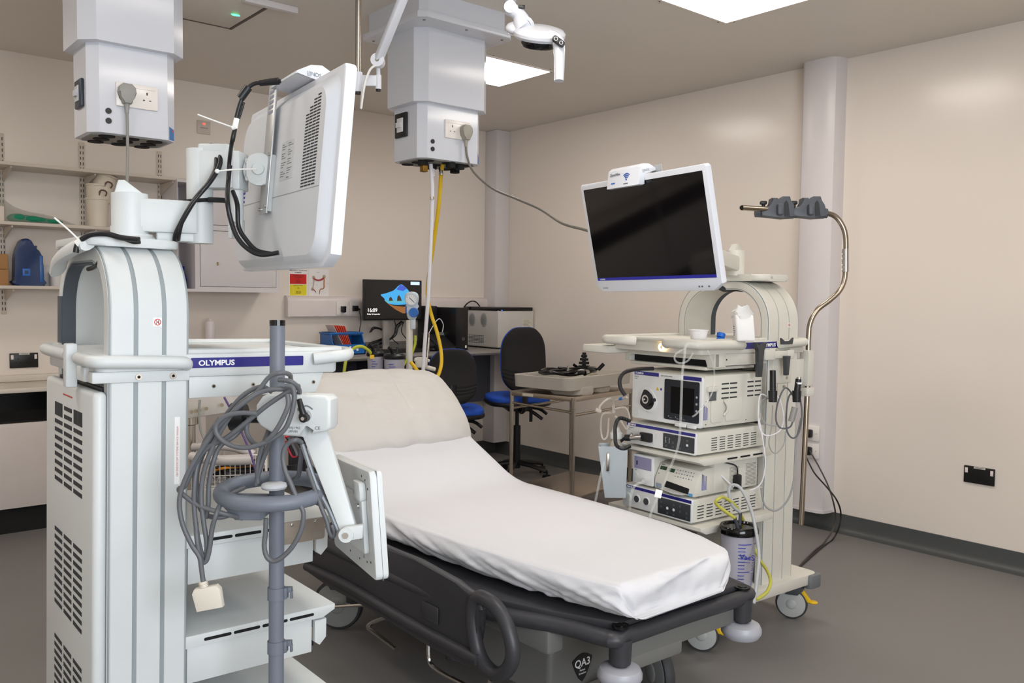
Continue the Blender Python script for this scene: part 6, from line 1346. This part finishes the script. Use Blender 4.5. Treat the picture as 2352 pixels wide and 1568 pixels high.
# ================================================================== CABLES ON THE LEFT TROLLEY'S ARM AND MONITOR
def cab(name,lab,parts):
    t=thing(name,lab,'cable',parts[0][1][0]); 
    for nm,pts,r,mt in parts:
        m=MB(); m.tube(pts,r,10,6); m.build(nm,mt,t)
    return t
D=lambda l,d0: [dep(p[0],p[1],d0+(p[2] if len(p)>2 else 0)) for p in l]
t=cab('monitor_cables','black cables with a ferrite block rising to the back of the near monitor',[
 ('cord',D([(645,186),(610,190),(585,192),(566,205),(556,225),(545,260),(540,290),(533,325),(528,360,.05),(525,400,.06),(524,425,.05)],1.74),.0042,black),
 ('cord',D([(560,235),(552,262),(543,290),(536,325,.01)],1.755),.0028,black),
 ('cord',D([(528,380,.06),(524,420,.05),(522,460,.0),(530,505,0),(545,545,0),(570,572,0),(600,585,0),(640,580,0)],1.74),.0048,black),
 ('cord',D([(535,440,.03),(545,470,.0),(548,520,0),(565,550,0),(590,575,0),(625,583,0)],1.76),.0048,black)])
m=MB(); m.cyl(dep(571,200,1.74),dep(552,226,1.74),.0085,n=14); m.build('ferrite_block',black,t)
m=MB(); m.cyl(dep(640,186,1.735),dep(597,191,1.74),.0075,.0062,12); m.build('connector_plug',black,t)
m=MB(); m.cyl(dep(544,272,1.735),dep(539,294,1.735),.0055,n=12,mi=0); m.build('wrap_label',whitep,t)
m=MB(); m.tube(D([(537,293),(500,280),(454,263)],1.73),.0016,6,3); m.cyl(dep(541,291,1.73),dep(533,294,1.73),.0045,n=8); m.top('cable_tie',tie,'white cable tie sticking out from the cable behind the near monitor','cable tie')
m=MB(); m.tube(D([(500,393),(540,389),(590,388)],1.78),.0018,6,3); m.ball(Fr(dep(499,393,1.78)),.005,.005,.005,6); m.top('cable_tie',tie,'white cable tie standing out from the upper arm of the left trolley','cable tie')
m=MB(); m.tube(D([(185,555),(160,530),(125,500)],1.66),.0018,6,3); m.cyl(dep(188,553,1.66),dep(177,560,1.66),.0075,n=10); m.top('cable_tie',tie,'white cable tie pointing up from the cable on top of the left arch','cable tie')
t=cab('arm_cables','pair of black cables crossing the round column of the left trolley arm',[
 ('cord',D([(485,334,.03),(500,342,-.0),(506,360,-.02),(502,385,-.03),(480,420,-.05),(450,455,-.06),(425,495,-.06),(405,535,-.05),(402,552,-.03),(398,550,.02)],1.85),.0055,black),
 ('cord',D([(480,336,.03),(492,350,-.0),(497,370,-.02),(492,395,-.03),(470,432,-.05),(440,470,-.06),(420,505,-.06),(412,535,-.05),(410,550,-.03)],1.845),.0042,black)])
m=MB(); m.tube([V((.684+.034*math.cos(a),1.872+.034*math.sin(a),1.517+.004*math.cos(a))) for a in [k*PI/12 for k in range(24)]],.0048,8,0,closed=True,flat=.45); m.tube([V((.690,1.866,1.517))+RH*.02-FH*.03, V((.690,1.866,1.517))+RH*.05-FH*.022, V((.690,1.866,1.516))+RH*.055-FH*.0],.0055,8,3); m.top('velcro_strap',pm('velcro_black','1c1c1e',.8),'black strap around the round column of the left trolley arm','strap')
t=cab('arch_cables','black cables bending over the top of the left trolley arch',[
 ('cord',D([(174,580),(178,562),(190,548),(212,538),(245,537),(280,546),(320,550)],1.66),.0055,black),
 ('cord',D([(190,556),(215,545),(245,544),(275,546),(305,556),(322,556)],1.68),.0035,black),
 ('cord',D([(203,618,.05),(215,614,.03),(225,606,.0),(228,600,0)],1.68),.0045,black)])

# ================================================================== STEEL TABLE, TRAY, ENDOSCOPE
TZ=.75
L0=V((3.29,3.90,0)); N0=V((3.372,3.455,0)); ay=(L0-N0); wy=ay.length; ay.normalize(); ax=V((ay.y,-ay.x,0)); g=Fr(N0,ax,ay,Z); TW=.62
t=thing('instrument_table','stainless steel instrument table with a lower shelf','table',g.p(TW/2,wy/2,0))
m=MB(); m.box(g,(-.01,-.01,TZ-.028),(TW+.01,wy+.01,TZ),.003); m.build('tabletop',steelflat,t)
m=MB(); m.box(g,(.0,.0,.155),(TW,wy,.172),.003); m.build('lower_shelf',steelflat,t)
for a,b in ((0,0),(TW,0),(0,wy),(TW,wy)):
    m=MB(); m.cyl(g.p(a,b,.03),g.p(a,b,TZ-.005),.0125,n=20); m.lathe(Fr(g.p(a,b,0)),[(.012,0),(.018,.002),(.018,.02),(.012,.03)],16); m.build('leg',steel,t)
m=MB(); m.cyl(g.p(0,0,TZ-.09),g.p(0,wy,TZ-.07),.0075,n=12); m.build('side_rail',steel,t)
m=MB(); m.cyl(g.p(0,0,TZ-.105),g.p(TW,0,TZ-.105),.0075,n=12); m.build('front_rail',steel,t)
m=MB(); m.cyl(g.p(0,wy,TZ-.105),g.p(TW,wy,TZ-.105),.0075,n=12); m.build('rear_rail',steel,t)
m=MB(); m.plate(Fr(g.p(-.0102,wy,TZ-.024),-ay,Z,-ax),.09,.002,.17,.018,mi=0); m.build('asset_label',pm('label_cream','d9d2c2'),t,flat=True)
# moulded tray
t=thing('endoscope_tray','pale grey moulded tray resting on the steel table','tray',g.p(.3,.2,TZ)); G2=Fr(g.p(.02,-.02,TZ),ax,ay,Z); trm=pm('tray_beige','b9b4ab',.45)
m=MB(); O=rr(-.07,.02,.62,.44,.05,6); I=rr(-.05,.04,.60,.42,.04,6); n_=len(O)
zz0,zz1=.035,.105
vs=[G2.p(a,b,zz1) for a,b in O]+[G2.p(a*.985+.004,b*.985+.003,zz0) for a,b in O]+[G2.p(a,b,zz1) for a,b in I]+[G2.p(a*.97+.008,b*.97+.006,.05) for a,b in I]
fs=[]
for i in range(n_):
    j=(i+1)%n_; fs+=[(i,j,n_+j,n_+i),(i,2*n_+i,2*n_+j,j),(2*n_+i,3*n_+i,3*n_+j,2*n_+j)]
fs+=[tuple(range(n_,2*n_)),tuple(range(3*n_,4*n_))]
m.add(vs,fs); 
for (a,b,c,d) in ((.03,.10,.21,.30),(.24,.12,.42,.36)): m.prism(G2,rr(a,b-.08,c,d-.06,.04,5),'z',.0005,.05,.012,3)
m.build('body',trm,t,sharp=50)
m=MB()
fs_=Fr(G2.p(-.071,.30,.035),-ay,Z,-ax)
# endoscope
def S_(a,b,z): return G2.p(a,b,z)
t=thing('endoscope','black flexible endoscope coiled in the pale grey tray','endoscope',S_(.2,.2,.1))
m=MB(); pts=[]
for k in range(64):
    a=k*2*PI/20; r1=.155+.012*math.sin(k*.5); pts.append(S_(.16+r1*math.cos(a),.22+.13*math.sin(a)*(1+.02*k/20),.112+.006*(k/20)+.004*math.sin(k*1.3)))
m.tube(pts,.0075,10,4); m.build('insertion_tube',blackg,t)
m=MB(); pts=[S_(.18+.14*math.cos(a),.20+.11*math.sin(a),.118) for a in [k*PI/8 for k in range(14)]]; m.tube(pts,.009,10,4); m.tube([S_(.10,.10,.12),S_(.16,.08,.125),S_(.22,.10,.125),S_(.27,.13,.12)],.013,12,4); m.build('light_guide_tube',blackg,t)
m=MB(); hp=S_(.34,.20,.105); 
g3=Fr(hp); m.lathe(g3,[(.035,0),(.045,.01),(.046,.02),(.030,.03)],20)
for k,(z,r) in enumerate(((.035,.038),(.058,.034),(.080,.028),(.100,.020),(.115,.013))):
    P=[((r if i%2 else r*.72)*math.cos(i*PI/8),(r if i%2 else r*.72)*math.sin(i*PI/8)) for i in range(16)]
    m.prism(g3,P,'z',z-.006,z+.008,.002)
m.cyl(hp,hp+Z*.12,.012,n=14); m.build('control_wheels',black,t)
m=MB(); m.tube([S_(.28,.16,.112),S_(.33,.15,.125),S_(.40,.17,.12),S_(.45,.20,.118)],.022,12,4); m.cyl(S_(.42,.15,.12),S_(.45,.13,.155),.012,n=12); m.cyl(S_(.37,.25,.12),S_(.34,.28,.15),.009,n=12); m.build('control_body',blackg,t)
m=MB(); m.cyl(S_(.09,.14,.115),S_(.09,.14,.165),.006,n=12); m.cyl(S_(.09,.14,.13),S_(.09,.14,.14),.012,n=12); m.cyl(S_(.17,.07,.125),S_(.19,.06,.125),.011,n=12); m.cyl(S_(.09,.11,.12),S_(.11,.09,.12),.010,n=12); m.build('chrome_fittings',chrome,t)
m=MB(); m.box(Fr(S_(.24,.12,.128),ax,ay,Z).rot(.2),(0,0,0),(.05,.05,.002),.0005); m.build('tag',whitep,t)
m=MB(); m.cyl(S_(.18,.045,.113),S_(.26,.05,.113),.0035,n=8); m.build('brass_rod',pm('brass_pale','b9a98a',.3,metal=.8),t)

# ================================================================== CHAIRS
def chair(cx, cy, ang, seat_z, back_top, lab):
    """ang: direction the chair faces (from +Y, clockwise)"""
    t=thing('operator_chair',lab,'chair',(cx,cy,0),'blue and black operator chairs'); f=Fr((cx,cy,0),V((math.cos(ang),-math.sin(ang),0)),V((math.sin(ang),math.cos(ang),0)),Z)
    for k in range(5):
        a=2*PI*k/5+.5; h=f.rot(a); m=MB(); m.tube([h.p(.02,0,.11),h.p(.12,0,.10),h.p(.25,0,.072)],lambda q:.022-.008*q,10,3,flat=.7); m.build('base_arm',black,t); 
        p=f.p(.255*math.cos(a),.255*math.sin(a),0); m=MB(); q=Fr(V((p.x,p.y,0))).rot(a*1.7); 
        for s in (-1,1): m.cyl(q.p(0,s*.006,.026),q.p(0,s*.022,.026),.026,n=20)
        m.box(q,(-.02,-.02,.03),(.02,.02,.052),.008); m.cyl(q.p(0,0,.05),q.p(0,0,.075),.008,n=10); m.build('castor',black,t)
    m=MB(); m.cyl(f.p(0,0,.07),f.p(0,0,seat_z-.20),.027,n=20); m.cyl(f.p(0,0,seat_z-.22),f.p(0,0,seat_z-.08),.014,n=16); m.build('gas_column',black,t)
    m=MB(); m.box(f,(-.09,-.11,seat_z-.085),(.09,.10,seat_z-.045),.01); m.tube([f.p(.05,.02,seat_z-.07),f.p(.16,.0,seat_z-.08),f.p(.22,-.01,seat_z-.12)],.012,8,3); m.tube([f.p(.06,-.07,seat_z-.07),f.p(.12,-.10,seat_z-.11),f.p(.16,-.12,seat_z-.14)],.013,8,3); m.cyl(f.p(.08,-.1,seat_z-.16),f.p(.08,-.1,seat_z-.08),.012,n=10); m.build('mechanism',black,t)
    m=MB(); m.ball(Fr(f.p(0,.01,seat_z-.025),f.x,f.y,Z),.235,.225,.028,16,e=.6); m.build('seat_shell',black,t)
    m=MB(); m.ball(Fr(f.p(0,.01,seat_z),f.x,f.y,Z),.228,.220,.038,16,e=.62); m.build('seat_cushion',blues,t)
    # back (faces +y): blue front, black rear shell
    bh=back_top-seat_z-.07; zc=seat_z+.07+bh/2
    def backsurf(off,thick,sx,sz,mt,nm):
        m=MB(); N=18; M_=64; vs=[]
        for s in (1,-1):
            for i in range(N+1):
                for j in range(M_+1):
                    u=-1+2*i/N; v=-1+2*j/M_
                    wv=sx*(1-.16*max(0,v)**2-.10*max(0,-v)**3); x=u*wv*(1-.30*abs(v)**5); zz=v*sz*(1-.10*abs(u)**4)
                    e=max(0,1-abs(u)**5)*max(0,1-abs(v)**7); y=-.235+.030*u*u+.018*math.sin((v+.3)*2.2)+off+s*thick*e**.4
                    if nm=='back_shell' and s<0:
                        for q in (-.42,-.54,-.66):
                            y+=.006*math.exp(-((v-q-.06*u*u)/.022)**2)
                    vs.append(f.p(x,y,zc+zz))
        k=(N+1)*(M_+1); fs=[]
        for o in (0,k): fs+=[(o+i*(M_+1)+j,o+i*(M_+1)+j+1,o+(i+1)*(M_+1)+j+1,o+(i+1)*(M_+1)+j) for i in range(N) for j in range(M_)]
        bd=[i*(M_+1) for i in range(N+1)]+[N*(M_+1)+j for j in range(1,M_+1)]+[i*(M_+1)+M_ for i in range(N-1,-1,-1)]+[j for j in range(M_-1,0,-1)]
        for a_,b_ in zip(bd,bd[1:]+bd[:1]): fs.append((a_,b_,b_+k,a_+k))
        m.add(vs,fs); m.build(nm,mt,t,sharp=70)
    backsurf(0,.018,.160,bh/2,blackf,'back_shell'); backsurf(.026,.018,.162,bh/2*1.005,blues,'back_cushion')
    m=MB(); m.tube([f.p(0,-.10,seat_z-.06),f.p(0,-.22,seat_z-.07),f.p(0,-.262,seat_z+.0),f.p(0,-.262,seat_z+.20)],.026,10,4,flat=.4); m.build('back_bar',black,t)
chair(3.43,4.72,.55,.53,.965,'operator chair with the lower black back, nearer the bed head')
chair(4.00,4.68,.50,.58,1.10,'operator chair with the taller black back in the corner, behind the steel table')

# ================================================================== SUCTION STAND
yv=4.10
def o_(px,py,y=yv): return ony(px,py,y)
pb=o_(940,830); STAND=t=thing('suction_stand','cream suction post with a white dial gauge and blue knob behind the bed head','suction stand',(pb.x,yv,0))
pt=o_(942,735)
m=MB(); m.cyl((pb.x,yv,.05),(pb.x,yv,pt.z),.019,n=20); m.lathe(Fr((pb.x,yv,0)),[(.17,0),(.17,.02),(.03,.05)],24); m.build('post',pm('post_cream','d9d3c8',.4),t)
rg=o_(945,693,yv-.03); g=Fr(rg,RH,Z,-FH)
m=MB(); m.prism(g,[(p.x,p.y) for p in smooth([(a,b,0) for a,b in ((0,.058),(.032,.048),(.040,.015),(.030,-.025),(.032,-.07),(.02,-.10),(-.015,-.10),(-.028,-.07),(-.024,-.03),(-.040,.015),(-.032,.048))],3,True)],'z',-.03,.0,.010,3); m.box(g,(-.006,-.155,-.03),(.022,-.09,-.006),.003); m.build('regulator_body',pm('reg_blue_white','c9d4de',.3),t)
m=MB(); m.cyl(g.p(0,.012,0),g.p(0,.012,.010),.034,n=32,mi=0); m.cyl(g.p(0,.012,.010),g.p(0,.012,.011),.028,n=32,mi=1); m.tube([g.p(.016,-.002,.012),g.p(-.010,.024,.012)],.0018,6,0,mi=2)
for k in range(9):
    a=math.radians(-40+k*32); m.box(Fr(g.p(.023*math.cos(a),.012+.023*math.sin(a),.011),g.x*math.cos(a)+g.y*math.sin(a),-g.x*math.sin(a)+g.y*math.cos(a),g.z),(-.003,-.0007,0),(.003,.0007,.0006),mi=2)
m.build('dial_gauge',[pm('reg_blue_white','c9d4de'),whitep,pm('dial_blue','2a4a8c',.5)],t)
m=MB(); kz=g.p(.014,-.060,0); m.cyl(kz,kz+g.z*.026,.028,.025,28); m.build('control_knob',pm('knob_blue','2c6fc4',.35),t)
m=MB(); m.box(g,(-.035,-.065,-.02),(-.024,-.02,0),.002); m.build('blue_tag',bluep,t)
m=MB(); q=o_(962,832); m.box(Fr(q,RH,Z,-FH),(-.02,-.03,-.02),(.05,.03,.02),.008); m.cyl(o_(975,842),o_(998,848),.013,n=14); m.cyl(o_(952,826),o_(985,828),.010,n=12); m.build('clamp',pm('post_cream','d9d3c8'),t)
m=MB(); m.tube([o_(954,770),o_(953,790),o_(945,812),o_(935,826),o_(925,840)],.0085,10); m.build('green_tube',pm('tube_lime','b5bb3c',.35),t)
for k,(px,lab,r,bl) in enumerate(((862,'left clear suction jar behind the bed head, with a yellow sticker',.045,True),(906,'right clear suction jar behind the bed head, nearer the post',.058,False))):
    yy=4.16 if k==0 else 4.06; top_=ony(px,812 if k==0 else 818,yy); T=thing('suction_jar',lab,'suction jar',(top_.x,yy,top_.z-.2)); g=Fr((top_.x,yy,top_.z-.2))
    m=MB(); m.lathe(g,[(r*.8,0),(r*.85,.003),(r,.18),(r,.195),(r*.94,.193),(r*.8,.006)],28); m.build('jar',pm('jar_clear','c9c6d2'),T)
    m=MB(); m.lathe(g,[(r*1.05,.186),(r*1.1,.19),(r*1.1,.205),(r*.9,.215),(.001,.215)],28); m.tube([g.p(-.02,-.01,.215),g.p(-.03,-.015,.24),g.p(-.05,-.02,.25)],.009,8,3); m.cyl(g.p(.015,0,.21),g.p(.02,0,.25),.007,n=10); m.build('lid',black,T)
    m=MB(); vd=V((-g.O.x,-g.O.y,0)).normalized(); sd2=Z.cross(vd).normalized(); gg=Fr(g.p(0,0,0)+vd*(r*.99),sd2,Z,vd)
    for j in range(8): m.box(gg,(-r*.45+(.0 if k==0 else -.005),.06+j*.014,-.001),(-r*.45+(.022 if j%3 else .032),.063+j*.014,.0015),mi=0)
    if bl: m.box(gg,(-.03,.175,.003),(-.006,.197,.006),mi=1)
    else: m.text(gg.at(.0,.085,.001),'VacS',.014,mi=0); 
    m.build('print',[inkb,yelp],T,flat=True)
m=MB(); m.tube([ony(x,y,4.14) for x,y in ((852,812),(846,804),(832,796),(815,798),(802,812),(794,830),(790,858),(788,880))],.009,10); m.top('lime_tube',pm('tube_lime','b5bb3c'),'yellow-green tube arching from the left suction jar down beside the bed','tube')
m=MB(); m.box(Fr(ony(985,790,4.2)),(-.004,-.004,-.05),(.004,.004,.07),.002); m.cyl(ony(985,775,4.2),ony(980,835,4.2),.006,n=8); ROD=m.build('side_rod',steel,STAND)

# ================================================================== BACKGROUND STAND SEEN UNDER THE LEFT TROLLEY'S TRAY
b0=dep(437,1000,2.95); t=thing('equipment_stand','chrome stand with grey bumper arms seen beneath the tray of the left trolley','stand',(b0.x,b0.y,0))
m=MB(); m.cyl((b0.x,b0.y,.06),(b0.x,b0.y,.92),.017,n=18); m.lathe(Fr((b0.x,b0.y,.86)),[(.017,0),(.026,.004),(.026,.03),(.017,.034)],18); m.build('post',steel,t)
m=MB()
for k in range(5): m.box(Fr((b0.x,b0.y,.05)).rot(k*2*PI/5+.3),(.0,-.018,0),(.26,.018,.025),.006)
m.build('foot',dgrey,t)
m=MB(); m.tube([dep(445,1026,2.9),dep(480,1024,2.88),dep(530,1026,2.87),dep(565,1036,2.86),dep(583,1044,2.86)],.014,12); m.tube([dep(440,1048,2.8),dep(470,1053,2.78),dep(520,1057,2.77),dep(580,1055,2.77)],.016,12); m.build('bumper_arms',pm('arm_grey','b9b3b0',.35),t)
t=thing('patient_monitor','white boxy monitor head above the chrome stand','monitor',(b0.x+.05,b0.y,.95))
m=MB(); q=dep(470,925,2.85); m.prism(Fr(q,RH,Z,-FH),[(-.07,.05),(.10,.06),(.09,-.028),(-.07,-.055)],'z',-.12,.02,.006); m.build('housing',pm('mon_white','c9c4be',.4),t)
m=MB()
for k,(x,y) in enumerate(((440,946),(450,944),(458,942),(474,938),(510,930))): m.cyl(dep(x,y,2.82),dep(x,y,2.8),.006,n=10)
m.build('connectors',pm('conn_brass','8f8268',.5),t)
t=thing('wire_basket','white wire basket of cables on the chrome stand','basket',dep(535,1110,2.85)); q=dep(470,1118,2.78); g=Fr(q,(RH+FH*.25).normalized(),(FH-RH*.25).normalized(),Z)
m=MB(); L_,D_,H_=.19,.16,.10
for z in (0,.035,.07,.1):
    m.tube([g.p(0,0,z),g.p(L_,0,z),g.p(L_,D_,z),g.p(0,D_,z)],.0018 if z<.1 else .003,6,0,closed=True)
for k in range(13):
    x=L_*k/12; m.tube([g.p(x,0,H_),g.p(x,0,0),g.p(x,D_,0),g.p(x,D_,H_)],.0014,5,0)
for k in range(9):
    y=D_*k/8; m.tube([g.p(0,y,H_),g.p(0,y,0),g.p(L_,y,0),g.p(L_,y,H_)],.0014,5,0)
m.build('wires',pm('wire_white','d2cdc8',.35),t)
for k in range(5):
    m=MB(); pts=[g.p(L_*(.5+.38*math.sin(1.3*i+k)),D_*(.5+.36*math.cos(1.7*i+2*k)),.014+.010*k+.008*math.sin(i*2.1+k)+.004) for i in range(9)]
    m.tube(pts,.0045,8,5); m.top('coiled_lead',[black,pm('lead_grey','5a5a60',.5),black,pm('lead_orange','d98a1e',.5),black][k],('black coiled lead lowest in the white wire basket','grey coiled lead in the white wire basket','black coiled lead at mid height in the white wire basket','orange lead in the white wire basket','black coiled lead topmost in the white wire basket')[k],'cable','leads in the wire basket')
m=MB(); m.tube(D([(459,918),(457,950),(462,990),(480,1030),(500,1055)],2.7),.004,8); m.top('thin_cable',pm('cord_grey','8d8d88'),'thin grey cable hanging under the tray of the left trolley','cable')
m=MB(); m.tube(D([(515,912),(530,940),(552,985),(575,1040),(590,1095),(596,1160),(600,1230),(600,1350)],2.5)+[V((dep(600,1400,2.5).x,dep(600,1400,2.5).y,.004))],.0035,8); m.top('purple_cable',pm('cord_purple','5f4a7c',.5),'thin purple cable hanging behind the grey coil','cable')
t=thing('hand_unit','small black and red handset hanging behind the pole stand','handset',dep(676,1025,2.2)); m=MB(); m.tube(D([(664,1003),(674,1020),(682,1036),(684,1045)],2.2),.014,10,3,flat=.6); m.build('body',pm('handset_black','2a2328',.4),t)
m=MB(); m.tube(D([(656,1012),(662,1030),(672,1048),(682,1046)],2.2),.003,8,4); m.ball(Fr(dep(658,1001,2.2)),.012,.01,.006,8); m.build('red_trim',pm('trim_red','c0283a',.4),t)
m=MB(); m.box(Fr(dep(655,1078,2.3),RH,Z,-FH).rot(.12),(0,-.012,-.004),(.045,.010,.004),.003); m.top('black_bar',black,'short black bar behind the ring handle of the pole stand','bar')
